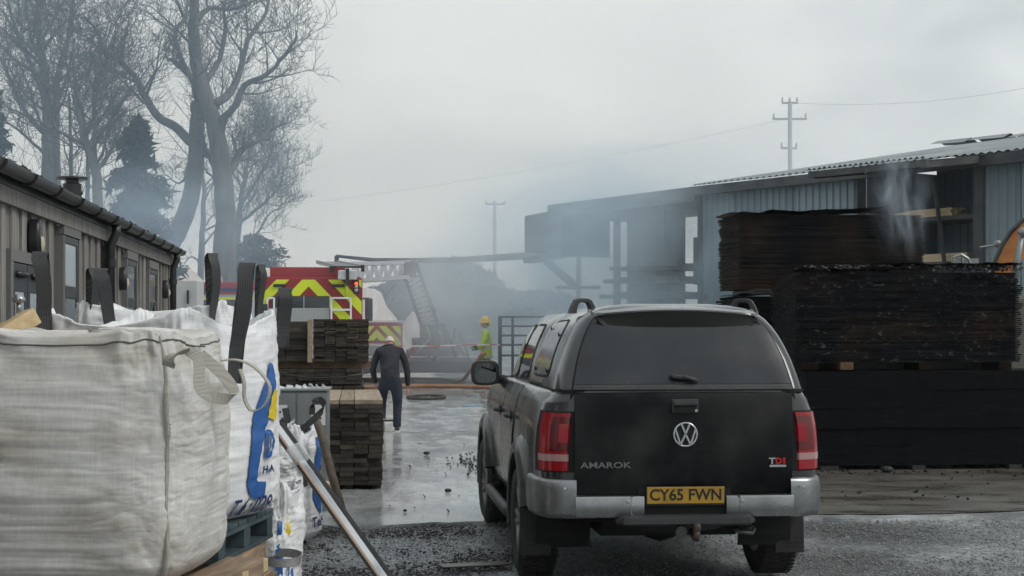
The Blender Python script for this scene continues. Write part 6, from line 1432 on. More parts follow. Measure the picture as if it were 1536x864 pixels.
q = MB(); q.prism([(-HWB + 0.12, 0.25, fv(415)), (HWB - 0.35, 0.25, fv(415)), (HWB - 0.42, 0.25, fv(400)), (-HWB + 0.20, 0.25, fv(400))], (0, 4.6, 0)); q.build("upper_locker", MATS["fire_red"], fe, bevel=0.02)
q = MB(); q.box((0, 6.2, 1.75), (2.3, 1.9, 2.4)); q.build("cab", MATS["fire_red"], fe, bevel=0.08)
q = MB(); q.box((0, -0.03, 0.45), (2.4, 0.25, 0.2)); q.build("rear_bumper", MATS["alu"], fe, bevel=0.02)
# chevrons: clipped stripes on the back panel, lower opening left free
ztop, zop, zbot = fv(419.5), fv(444), fv(540)
opx0, opx1 = fu(408), fu(494)
def clip(poly, f):
    out = []
    for i in range(len(poly)):
        a, b_ = poly[i - 1], poly[i]; fa, fb_ = f(a), f(b_)
        if (fa >= 0) != (fb_ >= 0): t = fa / (fa - fb_); out.append((a[0] + (b_[0] - a[0]) * t, a[1] + (b_[1] - a[1]) * t))
        if fb_ >= 0: out.append(b_)
    return out
def chev_area(x0, x1, z0, z1, cx, parent, y, per=0.82, wid=0.32, slope=1.05):
    q = MB(); q.add([(x0, y, z0), (x1, y, z0), (x1, y, z1), (x0, y, z1)], [(0, 1, 2, 3)]); q.build("chevron_panel", MATS["chev_red"], parent)
    for sd in (-1, 1):
        for k in range(-6, 9):
            c0 = k * per * 0.78
            poly = [(cx, c0), (cx, c0 + wid), (cx + sd * 4, c0 + wid - 4 * slope), (cx + sd * 4, c0 - 4 * slope)]
            for f in (lambda p: p[0] - x0, lambda p: x1 - p[0], lambda p: p[1] - z0, lambda p: z1 - p[1]): poly = clip(poly, f) if len(poly) > 2 else poly
            if len(poly) > 2: q = MB(); q.add([(p[0], y - 0.006, p[1]) for p in poly], [tuple(range(len(poly)))]); q.build("chevron_stripe", MATS["hi_yellow"], parent)
cxm = fu(463)
chev_area(-HWB + 0.02, HWB - 0.02, zop, ztop, cxm, fe, -0.012); chev_area(-HWB + 0.02, opx0, 0.6, zop - 0.004, cxm, fe, -0.012); chev_area(opx1, HWB - 0.02, 0.6, zop - 0.004, cxm, fe, -0.012)
q = MB(); q.box(((opx0 + opx1) / 2, 0.03, (zop + fv(462)) / 2), (opx1 - opx0, 0.08, zop - fv(462) - 0.01)); rw = q.build("rear_window", MATS["dark_window"], fe)
q = MB(); q.box((fu(456), -0.015, (zop + fv(462)) / 2), (0.02, 0.03, zop - fv(462))); q.build("window_bar", MATS["alu"], rw)
q = MB(); q.box(((opx0 + opx1) / 2, 0.0, (fv(462) + 0.7) / 2), (opx1 - opx0, 0.06, fv(462) - 0.7)); q.build("roller_shutter", MATS["shutter"], fe)
for (x0, x1) in ((fu(402), fu(412)), (fu(497), fu(526))):
    q = MB(); zt, zb = fv(447), fv(520); r_ = 0.022
    for a, b_ in (((x0, zt), (x1, zt)), ((x0, zt), (x0, zb)), ((x1, zt), (x1, zb)), ((x0, (zt + zb) / 2 + 0.3), (x1, (zt + zb) / 2 + 0.3))): q.bar((a[0], -0.09, a[1]), (b_[0], -0.09, b_[1]), 0.045, 0.045)
    q.build("access_ladder", MATS["white_gloss"], fe)
for x, red in ((fu(393.5), True), (fu(534), True)):
    q = MB(); q.box((x, -0.03, fv(430)), (0.13, 0.06, 0.34)); lc = q.build("light_cluster", MATS["black_plastic"], fe, bevel=0.02)
    for j, m in enumerate(("lamp_red", "alu", "alu")): q = MB(); q.lathe([(0.045, 0), (0.045, -0.03), (0.0, -0.04)], (x, -0.058, fv(425.5 + 5 * j)), axis='y', n=14); q.build("lamp", MATS[m], lc, smooth=True)
for x in (fu(420), fu(507)): q = MB(); q.box((x, -0.05, fv(428.5)), (0.3, 0.06, 0.07)); q.build("work_light", MATS["black_plastic"], fe, bevel=0.01)
q = MB(); q.tube([(fu(520), -0.06, fv(421)), (fu(520), -0.06, fv(446))], 0.035, 8); q.build("marker_pole", MATS["hi_yellow"], fe, smooth=True)
q = MB(); q.box((fu(398), -0.08, fv(480)), (0.14, 0.14, 0.75)); q.build("side_locker", mat("teal_box", (0.02, 0.04, 0.05), 0.5), fe)
q = MB(); q.box((fu(398), 0.2, fv(409)), (0.22, 0.3, 0.22)); q.build("white_lamp_box", MATS["white_gloss"], fe, bevel=0.02)
q = MB(); q.box((fu(438), 0.2, fv(417)), (0.22, 0.1, 0.06)); q.build("beacon", MATS["alu"], fe)
q = MB(); q.tube([(fu(405), 3.5, fv(400)), (fu(407), 3.5, fv(386)), (fu(412), 3.5, fv(384)), (fu(418), 3.5, fv(386)), (fu(420), 3.5, fv(400))], 0.025, 8); q.build("roof_hoop", MATS["alu"], fe)
# roof ladder poking over the back
lt0, lt1 = Vector((fu(489), 2.6, fv(386))), Vector((fu(521), -0.35, fv(400)))
q = MB(); dx = Vector((0.27, 0.05, 0)); dz = Vector((0, 0, 0.02))
for sg in (-1, 1): q.bar(lt0 + dx * sg, lt1 + dx * sg * 1.12, 0.06, 0.09)
for k in range(9): c = lt0.lerp(lt1, (k + 0.5) / 9); q.bar(c - dx, c + dx, 0.035, 0.035)
q.build("roof_ladder", MATS["alu"], fe)
q = MB(); q.box(lt1 + Vector((0, -0.05, -0.02)), (0.78, 0.06, 0.04)); q.box(lt1 + Vector((-0.36, -0.05, -0.08)), (0.10, 0.1, 0.16)); q.box(lt1 + Vector((0.36, -0.05, -0.05)), (0.08, 0.1, 0.16)); q.box(lt1 + Vector((0, 0.0, -0.26)), (0.08, 0.1, 0.4)); q.build("ladder_gantry", MATS["black_plastic"], fe)
q = MB(); q.box(lt1 + Vector((0, 0.3, -0.2)), (0.45, 0.5, 0.22)); q.build("roof_pump", MATS["white_gloss"], fe, bevel=0.03)
for sg in (-1, 1):
    q = MB(); q.box((sg * 1.42, 7.0, 2.1), (0.22, 0.12, 0.65)); mr = q.build("wing_mirror", MATS["black_plastic"], fe, bevel=0.04); q = MB(); q.tube([(sg * 1.1, 7.0, 2.4), (sg * 1.42, 7.0, 2.42)], 0.03, 6); q.build("mirror_arm", MATS["black_plastic"], mr)
    for y in (1.4, 5.9): q = MB(); q.lathe([(0.28, -0.15), (0.5, -0.15), (0.52, 0), (0.5, 0.15), (0.28, 0.15)], (sg * 1.04, y, 0.52), axis='x', n=24); q.build("wheel", MATS["rubber"], fe, smooth=True)
tag(fe, "red fire engine with yellow chevron back and roof ladder", "fire engine")
# low red service vehicle
sv = empty("fire_van", (P(552, 500, 47).x, 47, gz(47)), YAW)
def su(u): return (u - 552) / FPX * 47
def sv_(v): return EYE + (YH - v) / FPX * 47 - gz(47)
q = MB(); q.prism([(su(505), 0, 0.4), (su(604), 0, 0.4), (su(604), 0, sv_(486)), (su(600), 0, sv_(483)), (su(508), 0, sv_(483)), (su(505), 0, sv_(486))], (0, 3.8, 0)); q.build("body", MATS["fire_red"], sv, bevel=0.03)
q = MB(); q.box((su(555), 1.8, sv_(482)), (2.0, 3.6, 0.06)); q.build("roof_panel", MATS["white_gloss"], sv)
chev_area(su(507), su(601), sv_(511), sv_(489), su(565), sv, -0.01, per=0.5, wid=0.24); chev_area(su(590), su(601), sv_(535), sv_(511.5), su(565), sv, -0.01, per=0.5, wid=0.24)
q = MB(); q.box((su(556), -0.02, sv_(525)), (su(588) - su(520), 0.03, 0.4)); q.build("tail_panel", MATS["shutter"], sv)
for sg in (-1, 1): q = MB(); q.lathe([(0.2, -0.1), (0.34, -0.1), (0.35, 0), (0.34, 0.1), (0.2, 0.1)], (sg * 0.8 + su(555), 0.9, 0.35), axis='x', n=20); q.build("wheel", MATS["rubber"], sv, smooth=True)
tag(sv, "low red fire service van with yellow chevrons, right of the fire engine", "van")
# fire appliance cab seen sideways in the haze on the left
f3 = empty("fire_engine", (P(330, 500, 50).x, 50, gz(50)), R(78))
def ev(v): return EYE + (YH - v) / FPX * 50 - gz(50)
q = MB(); q.box((0, 0.4, (ev(428) + 0.6) / 2), (2.3, 4.0, ev(428) - 0.6)); q.build("body", mat("white_blue", (0.45, 0.5, 0.56), 0.4), f3, bevel=0.08)
q = MB(); q.box((0, 0.4, ev(431)), (2.34, 4.04, 0.26)); q.build("roof_band", MATS["fire_red"], f3, bevel=0.05)
q = MB(); q.box((-1.13, 0.4, ev(437)), (0.1, 3.9, 0.12)); q.build("dark_band", MATS["print_navy"], f3); q = MB(); q.box((-1.13, 0.4, ev(441)), (0.12, 3.9, 0.08)); q.build("red_band", MATS["fire_red"], f3); q = MB(); q.box((-1.13, 0.4, ev(449)), (0.12, 3.9, 0.07)); q.build("yellow_band", MATS["hi_yellow"], f3)
q = MB(); q.box((-1.13, -0.2, ev(456)), (0.11, 2.5, 0.3)); q.build("side_window", MATS["dark_window"], f3)
q = MB(); q.box((-1.20, -1.3, ev(440)), (0.04, 0.3, 0.16)); q.build("marker_lamp", mat("amber", (0.9, 0.45, 0.1), 0.4), f3)
for y in (1.9, -0.2): q = MB(); q.tube([(-0.9, y + 0.25, ev(427)), (-0.9, y + 0.22, ev(418)), (-0.9, y + 0.05, ev(416)), (-0.9, y - 0.22, ev(418)), (-0.9, y - 0.25, ev(427))], 0.03, 6); q.build("roof_hoop", MATS["alu"], f3)
for y in (1.6, -1.2): q = MB(); q.lathe([(0.28, -0.15), (0.5, -0.15), (0.52, 0), (0.5, 0.15)], (-0.95, y, 0.52), axis='x', n=20); q.build("wheel", MATS["rubber"], f3, smooth=True)
tag(f3, "hazy red and white fire engine half hidden between office and bags", "fire engine")
# pale covered heaps
def heap(lab, pts, d, dep, m, seed):
    base = P(pts[0][0], 500, d); t = empty("sheeted_heap", (base.x, d, gz(d))); q = MB(); rows = []
    for (u, v) in pts:
        p = P(u, v, d) - Vector((base.x, d, gz(d))); zz = max(p.z, 0.3)
        rows.append([(p.x, dep * f, zz * (1 - abs(f) ** 1.6) + 0.0 + 0.12 * fbm(p.x * 1.3, f * 2, seed) * (1 - abs(f)) - 0.02) for f in [-1 + 2 * k / 16 for k in range(17)]])
    q.grid(rows); q.build("sheet", m, t, smooth=True); return tag(t, lab, "sheeted heap", "pale heaps")
mat("pale_sheet", (0.50, 0.47, 0.46), 0.6, col2=(0.62, 0.59, 0.57), scale=1.5, stretch=(4, 1, 0.4), bump=0.5, bscale=2, bdist=0.1)
heap("pale sheeted heap sloping down behind the office corner", [(190, 400), (215, 388), (240, 385), (262, 389), (285, 402), (305, 420), (325, 440), (345, 470), (360, 530)], 60, 3.5, MATS["pale_sheet"], 3)
heap("pale sheeted heap between the fire engine and the aerial ladder", [(520, 470), (535, 440), (548, 431), (562, 432), (572, 440), (580, 460), (592, 472), (602, 485), (612, 530)], 56, 3.0, MATS["pale_sheet"], 5)
heap("smaller pale heap at the foot of the aerial ladder", [(596, 520), (606, 480), (618, 465), (632, 470), (645, 500), (655, 540)], 58, 2.0, MATS["pale_sheet"], 7)
# ------------------------------------------------------------------ aerial ladder
AD = 44.0; az = gz(AD); al = empty("aerial_ladder_platform", (P(650, 500, AD).x, AD, az))
def ap(u, v, dy=0.0): return P(u, v, AD + dy) - Vector(al.location)
mat("aerial_white", (0.55, 0.58, 0.6), 0.4); mat("ladder_grey", (0.09, 0.105, 0.12), 0.5); mat("deck_grey", (0.28, 0.30, 0.32), 0.5); mat("aerial_dark", (0.10, 0.11, 0.12), 0.5, col2=(0.22, 0.22, 0.22), scale=6)
def truss(a0, a1, b0, b1, n, name, m, wdt=0.7, bar=0.06, ladder=False):
    for sg in (-1, 1):
        o_ = Vector((0, sg * wdt / 2, 0)); q = MB(); q.bar(a0 + o_, a1 + o_, bar * 1.6, bar * 1.6); q.build(name + "_chord", m, al); q = MB(); q.bar(b0 + o_, b1 + o_, bar * 1.8, bar * 1.8); q.build(name + "_chord", m, al)
        for k in range(n):
            f0, f1 = k / n, (k + 1) / n; q = MB()
            q.bar(a0.lerp(a1, f0) + o_, b0.lerp(b1, (f0 + f1) / 2) + o_, bar, bar); q.build("lattice_bar", m, al); q = MB(); q.bar(b0.lerp(b1, (f0 + f1) / 2) + o_, a0.lerp(a1, f1) + o_, bar, bar); q.build("lattice_bar", m, al)
    for k in range(n + 1): q = MB(); c = b0.lerp(b1, k / n); q.bar(c - Vector((0, wdt / 2, 0)), c + Vector((0, wdt / 2, 0)), bar, bar); q.build("rung", m, al)
truss(ap(505, 397), ap(618, 394), ap(505, 423), ap(616, 416), 8, "upper_boom", MATS["aerial_white"])
# sloping ladder section
for (u0, v0, u1, v1, w) in ((608, 410, 636, 492, 0.08), (622, 396, 656, 492, 0.10), (630, 420, 650, 470, 0.06)):
    q = MB(); q.bar(ap(u0, v0, -0.3), ap(u1, v1, -0.3), w, 0.18); q.build("ladder_rail", MATS["ladder_grey"], al); q = MB(); q.bar(ap(u0, v0, 0.4), ap(u1, v1, 0.4), w, 0.18); q.build("ladder_rail", MATS["ladder_grey"], al)
for k in range(12):
    f = (k + 0.7) / 12.5; a = ap(608, 410, -0.33).lerp(ap(636, 492, -0.33), f); c = ap(622, 396, -0.33).lerp(ap(656, 492, -0.33), f); q = MB(); q.bar(a, c, 0.08, 0.10); q.build("rung", MATS["aerial_white"], al)
q = MB(); q.box(ap(616, 404), (0.35, 0.8, 0.45)); q.build("knuckle", MATS["aerial_dark"], al, bevel=0.04)
q = MB(); q.box(ap(650, 508), (0.7, 0.9, 0.8)); q.box(ap(664, 514), (0.4, 0.6, 0.45)); q.lathe([(0.75, 0), (0.75, 0.18), (0.6, 0.22), (0.6, 0.5)], ap(650, 534), n=20); q.build("turntable", MATS["aerial_dark"], al, bevel=0.03)
for i in range(9):
    a = ap(640 + 6 * i, 488 + (i * 37 % 15), -0.6); q = MB(); q.tube([a, a + Vector((random.uniform(-0.2, 0.2), 0, -0.35)), a + Vector((random.uniform(-0.3, 0.3), 0, -0.75))], 0.035, 6); q.build("hydraulic_hose", MATS["aerial_dark"] if i % 3 else MATS["aerial_white"], al)
q = MB(); q.box(ap(640, 547, 1.0), (3.4, 2.2, 0.4)); q.build("chassis", MATS["deck_grey"], al, bevel=0.04)
q = MB(); q.box(ap(640, 538, 0.9), (3.5, 2.3, 0.1)); q.build("deck", MATS["aerial_white"], al)
for (a, c) in (((676, 512), (684, 535)), ((624, 512), (612, 537))): q = MB(); q.bar(ap(*a, -1.2), ap(*c, -1.2), 0.07, 0.07); q.build("outrigger", MATS["chev_red"], al)
tag(al, "white aerial ladder platform with folded boom standing in the smoke", "aerial ladder")
# cordon tape, hoses, gate
q = MB(); o0 = P(552, 517, 40); q.ribbon([P(540, 516, 40) - o0, P(590, 519, 40) - o0, P(650, 519, 40) - o0, P(720, 517, 40) - o0, P(752, 517, 40.5) - o0], (0, 0.1, 1), 0.035, 0.006); o = q.build("cordon_tape", mat("tape", (0.7, 0.68, 0.68), 0.5, col2=(0.6, 0.25, 0.25), scale=2.2, lo=0.48, hi=0.52, detail=0)); o.location = o0; tag(o, "red and white cordon tape stretched across the yard", "tape")
mat("hose_orange", (0.42, 0.20, 0.09), 0.6, col2=(0.5, 0.3, 0.18), scale=3)
def hose(lab, pts, r=0.05):
    o0 = Vector(pts[0]); fine = []
    for i in range(len(pts) - 1):
        a, b, c, d = [Vector(pts[max(min(j, len(pts) - 1), 0)]) for j in (i - 1, i, i + 1, i + 2)]
        for k in range(6): f = k / 6; fine.append(0.5 * ((2 * b) + (c - a) * f + (2 * a - 5 * b + 4 * c - d) * f * f + (3 * b - a - 3 * c + d) * f ** 3))
    fine.append(Vector(pts[-1])); q = MB(); q.tube([p - o0 for p in fine], r, 8); o = q.build("fire_hose", MATS["hose_orange"], smooth=True); o.location = o0; tag(o, lab, "hose", "fire hoses"); return o
def onG(u, d, z=0.05): return Vector(((u - 768) / FPX * d, d, gz(d) + z))
hose("orange fire hose rising from the ground to the firefighter's hands", [onG(540, 44.5), onG(600, 44.8), onG(660, 44.6), onG(690, 43.5), P(705, 556, 42), P(716, 542, 41.2), P(722, 533, 40.75), P(728, 529, 40.7)])
hose("orange fire hose lying straight across the concrete behind the walking man", [onG(500, 40.3), onG(570, 40.6), onG(640, 40.9), onG(700, 40.8), onG(760, 40.2), onG(830, 40.0)])
gt = empty("field_gate", (P(750, 500, 40.5).x, 40.5, gz(40.5))); mat("gate_steel", (0.12, 0.13, 0.135), 0.5, metal=0.5)
x1 = (870 - 750) / FPX * 40.5
for x in (0, 0.32, x1): q = MB(); q.tube([(x, 0, 0), (x, 0, EYE + (YH - 474) / FPX * 40.5 - gz(40.5))], 0.035 if x else 0.05, 8); q.build("upright", MATS["gate_steel"], gt)
for v in (474, 488, 502, 516, 532): z = EYE + (YH - v) / FPX * 40.5 - gz(40.5); q = MB(); q.tube([(0, 0, z - 0.02), (x1, 0, z - 0.02)], 0.025, 8); q.build("rail", MATS["gate_steel"], gt)
tag(gt, "grey tubular field gate in the smoke beside the firefighter", "gate")
# ------------------------------------------------------------------ people
mat("skin", (0.42, 0.26, 0.20), 0.55); mat("navy_cloth", (0.012, 0.013, 0.018), 0.85, col2=(0.03, 0.031, 0.038), scale=7, bump=1.0, bscale=11, bdist=0.03); mat("dark_trouser", (0.012, 0.016, 0.030), 0.85, col2=(0.024, 0.03, 0.048), scale=9, bump=0.4, bscale=25)
mat("grey_hair", (0.52, 0.46, 0.43), 0.8, bump=0.6, bscale=120); mat("shoe_sole", (0.6, 0.6, 0.6), 0.6); mat("shoe_dark", (0.015, 0.016, 0.02), 0.6)
mat("hi_vis", (0.52, 0.66, 0.06), 0.6, col2=(0.45, 0.56, 0.05), scale=8); mat("helmet_yellow", (0.70, 0.45, 0.02), 0.3, coat=0.4); mat("silver_band", (0.5, 0.5, 0.48), 0.4); mat("fire_trouser", (0.20, 0.19, 0.12), 0.8)
def skin_mesh(name, verts, edges, root, m, parent, sub=2):
    """verts: (x,y,z,rx[,ry])"""
    me = bpy.data.meshes.new(name); me.from_pydata([v[:3] for v in verts], edges, []); me.update()
    o = link(name, me, m, parent); sk = o.modifiers.new("skin", 'SKIN'); sk.use_smooth_shade = True
    for i, v in enumerate(verts):
        d = me.skin_vertices[0].data[i]; d.radius = (v[3], v[4] if len(v) > 4 else v[3]); d.use_root = (i == root)
    ss = o.modifiers.new("sub", 'SUBSURF'); ss.levels = sub; ss.render_levels = sub
    return o
def head(parent, c, tilt, turn, hair, hat=None, scale=1.0):
    """face looks along +y before tilt"""
    M = Matrix.Translation(c) @ Euler((tilt, 0, turn)).to_matrix().to_4x4() @ Matrix.Scale(scale, 4); q = MB(); rows = []
    for i in range(15):
        t = math.pi * (0.02 + 0.96 * i / 14); z = 0.118 * math.cos(t); rr = math.sin(t)
        row = []
        for k in range(24):
            a = 2 * math.pi * k / 24; x, y = 0.077 * rr * math.sin(a), 0.096 * rr * math.cos(a)
            if z < -0.02: x *= 1 - 1.9 * (abs(z) - 0.02); y = y * (1 - 1.2 * (abs(z) - 0.02)) + (0.012 if y > 0 else 0.0)
            fr = max(0, math.cos(a)) ** 10
            y += 0.020 * fr * math.exp(-((z + 0.018) / 0.022) ** 2) - 0.006 * max(0, math.cos(a - 0.42)) ** 30 * math.exp(-((z - 0.012) / 0.014) ** 2) - 0.006 * max(0, math.cos(a + 0.42)) ** 30 * math.exp(-((z - 0.012) / 0.014) ** 2)
            y += -0.004 * fr * math.exp(-((z + 0.055) / 0.006) ** 2)
            row.append(M @ Vector((x, y, z)))
        rows.append(row)
    q.grid(rows, closed=True); q.add(rows[0], [tuple(range(24))]); q.add(rows[-1], [tuple(range(24))])
    for sg in (-1, 1):
        er = [[M @ Vector((sg * (0.074 + 0.012 * f), -0.012 + 0.018 * g * math.cos(a) - 0.008 * f, 0.0 + 0.032 * g * math.sin(a))) for a in [2 * math.pi * k / 10 for k in range(10)]] for f, g in ((0, 0.8), (0.8, 1.0), (1.0, 0.8), (0.6, 0.3))]
        q.grid(er, closed=True)
    h = q.build("head", MATS["skin"], parent, smooth=True)
    q = MB(); rows = []
    for i in range(9):
        t = math.pi * (0.01 + 0.52 * i / 8); z = 0.126 * math.cos(t); rr = math.sin(t)
        rows.append([M @ Vector((0.082 * rr * math.sin(a), 0.101 * rr * math.cos(a) - 0.004 - (0.028 * max(0, math.cos(a)) if i > 5 else 0), z - (0.045 * max(0, -math.cos(a)) if i > 6 else 0))) for a in [2 * math.pi * k / 24 for k in range(24)]])
    q.grid(rows, closed=True); q.add(rows[0], [tuple(range(24))]); q.build("hair", hair, h, smooth=True); return h
def hand(parent, wrist, direc, palm, m, sg=1, s=1.0):
    """palm block with five curled fingers, one skinned mesh"""
    d = Vector(direc).normalized(); n = Vector(palm).normalized(); n = (n - d * n.dot(d)).normalized(); x = d.cross(n) * sg; w = Vector(wrist); v = []; e = []
    def add(p, r, par=None):
        v.append((p.x, p.y, p.z, r * s)); 
        if par is not None: e.append((par, len(v) - 1))
        return len(v) - 1
    r0 = add(w, 0.026); pc = add(w + d * 0.05 * s, 0.030, r0)
    for k, (off, L) in enumerate(((-0.030, 0.060), (-0.010, 0.070), (0.011, 0.066), (0.030, 0.052))):
        b = add(w + (d * 0.085 + x * off) * s, 0.0105, pc); c = add(w + (d * (0.085 + L * 0.5) + x * off * 1.05 + n * 0.012) * s, 0.0090, b); add(w + (d * (0.085 + L * 0.8) + x * off + n * 0.035) * s, 0.0075, c)
    t0 = add(w + (d * 0.03 - x * 0.032 + n * 0.008) * s, 0.013, r0); t1 = add(w + (d * 0.065 - x * 0.048 + n * 0.02) * s, 0.0105, t0); add(w + (d * 0.092 - x * 0.048 + n * 0.032) * s, 0.0085, t1)
    return skin_mesh("hand", v, e, 0, m, parent, 1)

# man walking away, head bowed: right leg planted, left leg lifting
MD = 26.6; man = empty("person", (P(596, 648, MD).x - 0.10, MD, 0.0), R(4)); mx = 0.0
# x right, y away from the camera
body = [(-0.02, 0.01, 0.80, 0.185, 0.145), (-0.025, 0.05, 1.02, 0.165, 0.120), (-0.03, 0.11, 1.16, 0.178, 0.128), (-0.03, 0.19, 1.29, 0.18, 0.125), (-0.03, 0.245, 1.375, 0.105, 0.09), (-0.03, 0.285, 1.42, 0.062, 0.062),
        (-0.215, 0.215, 1.325, 0.078), (-0.275, 0.20, 1.18, 0.066), (-0.315, 0.17, 1.03, 0.060), (-0.285, 0.26, 0.89, 0.050), (-0.265, 0.32, 0.80, 0.042),
        (0.160, 0.215, 1.325, 0.078), (0.225, 0.17, 1.17, 0.066), (0.262, 0.12, 1.02, 0.060), (0.272, 0.12, 0.86, 0.050), (0.275, 0.14, 0.745, 0.044)]
be = [(0, 1), (1, 2), (2, 3), (3, 4), (4, 5), (3, 6), (6, 7), (7, 8), (8, 9), (9, 10), (3, 11), (11, 12), (12, 13), (13, 14), (14, 15)]
skin_mesh("hoodie", body, be, 0, MATS["navy_cloth"], man)
legs = [(-0.02, 0.02, 0.98, 0.150, 0.115), (-0.02, 0.02, 0.87, 0.165, 0.125), (0.085, 0.02, 0.78, 0.118), (0.100, 0.03, 0.60, 0.100), (0.103, 0.05, 0.46, 0.082), (0.097, 0.02, 0.28, 0.076), (0.095, 0.00, 0.12, 0.072), (0.095, 0.0, 0.055, 0.072),
        (-0.125, 0.03, 0.78, 0.118), (-0.150, 0.14, 0.65, 0.100), (-0.158, 0.24, 0.51, 0.082), (-0.158, 0.14, 0.36, 0.074), (-0.158, 0.03, 0.22, 0.070), (-0.158, -0.01, 0.17, 0.068)]
le = [(0, 1), (1, 2), (2, 3), (3, 4), (4, 5), (5, 6), (6, 7), (1, 8), (8, 9), (9, 10), (10, 11), (11, 12), (12, 13)]
skin_mesh("trousers", legs, le, 0, MATS["dark_trouser"], man)
skin_mesh("hood", [(-0.03, 0.20, 1.385, 0.095, 0.06), (-0.03, 0.235, 1.415, 0.105, 0.05), (-0.03, 0.28, 1.43, 0.085, 0.05)], [(0, 1), (1, 2)], 0, MATS["navy_cloth"], man)
head(man, Vector((-0.03, 0.345, 1.475)), R(-48), R(0), MATS["grey_hair"])
hand(man, (0.276, 0.145, 0.735), (0.05, 0.12, -1), (-1, 0.2, 0), MATS["skin"], 1); hand(man, (-0.263, 0.325, 0.79), (0.1, 0.4, -1), (1, 0.1, 0), MATS["skin"], -1)
for (x, y, z, rx) in ((0.097, 0.035, 0.0, 0.0), (-0.150, 0.02, 0.115, R(-48))):
    q = MB(); M = Matrix.Translation((x, y, z)) @ Matrix.Rotation(rx, 4, 'X'); rows = []
    prof = [(-0.115, 0.032, 0.06), (-0.105, 0.038, 0.085), (-0.05, 0.040, 0.095), (0.02, 0.042, 0.075), (0.08, 0.046, 0.058), (0.13, 0.040, 0.048), (0.155, 0.022, 0.036)]
    for (yy, w, h) in prof: rows.append([M @ Vector((w * c, yy, 0.022 + (h - 0.022) * f)) for c, f in ((-1, 0), (-1, 0.45), (-0.7, 0.85), (0, 1), (0.7, 0.85), (1, 0.45), (1, 0))])
    q.grid(rows); q.add(rows[0], [tuple(range(7))]); q.add(rows[-1], [tuple(range(7))]); sh = q.build("shoe", MATS["shoe_dark"], man, smooth=True)
    q = MB(); lo = [M @ Vector((sx * w * 1.06, yy, 0.0)) for sx, rg in ((-1, prof), (1, prof[::-1])) for (yy, w, h) in rg]; q.prism(lo, M.to_3x3() @ Vector((0, 0, 0.026))); q.build("sole", MATS["shoe_sole"], sh)
tag(man, "person in dark hooded jacket and trousers walking away, head bowed", "person")
# firefighter, side on, facing left with the hose
FD = 41.0; ff = empty("person", (P(730, 500, FD).x, FD, gz(FD)), R(0))
b = [(0.0, 0, 0.92, 0.155, 0.16), (0.0, 0, 1.08, 0.15, 0.17), (-0.01, 0, 1.25, 0.155, 0.19), (-0.01, 0, 1.40, 0.13, 0.19), (-0.02, 0, 1.50, 0.075), (-0.02, -0.20, 1.40, 0.085), (-0.05, -0.25, 1.22, 0.075), (-0.13, -0.24, 1.08, 0.068), (-0.24, -0.15, 1.06, 0.055),
     (-0.02, 0.20, 1.40, 0.085), (-0.04, 0.25, 1.22, 0.075), (-0.10, 0.22, 1.06, 0.068), (-0.22, 0.10, 1.00, 0.055), (0, 0, 0.74, 0.17, 0.19)]
skin_mesh("jacket", b, [(0, 1), (1, 2), (2, 3), (3, 4), (3, 5), (5, 6), (6, 7), (7, 8), (3, 9), (9, 10), (10, 11), (11, 12), (0, 13)], 0, MATS["hi_vis"], ff)
l = [(0, 0, 0.80, 0.15, 0.17), (0.02, -0.10, 0.66, 0.10), (0.06, -0.11, 0.42, 0.085), (0.08, -0.11, 0.14, 0.075), (-0.03, 0.10, 0.66, 0.10), (-0.10, 0.11, 0.42, 0.085), (-0.09, 0.11, 0.14, 0.075)]
skin_mesh("trousers", l, [(0, 1), (1, 2), (2, 3), (0, 4), (4, 5), (5, 6)], 0, MATS["fire_trouser"], ff)
for (x, y) in ((0.08, -0.11), (-0.09, 0.11)): skin_mesh("boot", [(x, y, 0.16, 0.07), (x, y, 0.06, 0.065), (x - 0.14, y, 0.05, 0.05)], [(0, 1), (1, 2)], 0, MATS["shoe_dark"], ff)
head(ff, Vector((-0.04, 0, 1.64)), R(0), R(90), MATS["shoe_dark"])
hand(ff, (-0.25, -0.14, 1.06), (-1, 0.5, -0.1), (0, 0, -1), MATS["shoe_dark"], 1, 1.15); hand(ff, (-0.23, 0.09, 1.0), (-1, -0.4, -0.1), (0, 0, -1), MATS["shoe_dark"], -1, 1.15)
q = MB(); rows = []
for i in range(9):
    t = math.pi / 2 * i / 8; rows.append([(-0.035 + 0.145 * math.sin(t) * math.cos(a) * (1.12 if i > 7 else 1), 0.125 * math.sin(t) * math.sin(a), 1.68 + 0.155 * math.cos(t) + (0.02 if math.cos(a) < 0 else 0) * 0) for a in [2 * math.pi * k / 24 for k in range(24)]])
rows.append([(-0.04 + 0.175 * math.cos(a), 0.145 * math.sin(a), 1.665) for a in [2 * math.pi * k / 24 for k in range(24)]]); q.grid(rows, closed=True); hm = q.build("helmet", MATS["helmet_yellow"], ff, smooth=True)
q = MB(); q.box((0.10, 0, 1.60), (0.05, 0.2, 0.14)); q.build("neck_guard", MATS["hi_vis"], hm, bevel=0.02)
for z, rx, ry in ((1.02, 0.140, 0.158), (0.80, 0.152, 0.172), (1.28, 0.142, 0.18)):
    q = MB(); rows = [[(rx * math.cos(a), ry * math.sin(a), zz) for a in [2 * math.pi * k / 24 for k in range(24)]] for zz in (z - 0.03, z + 0.03)]; q.grid(rows, closed=True); q.build("reflective_band", MATS["silver_band"], ff, smooth=True)
tag(ff, "person in yellow firefighting jacket and helmet holding the orange hose", "person")
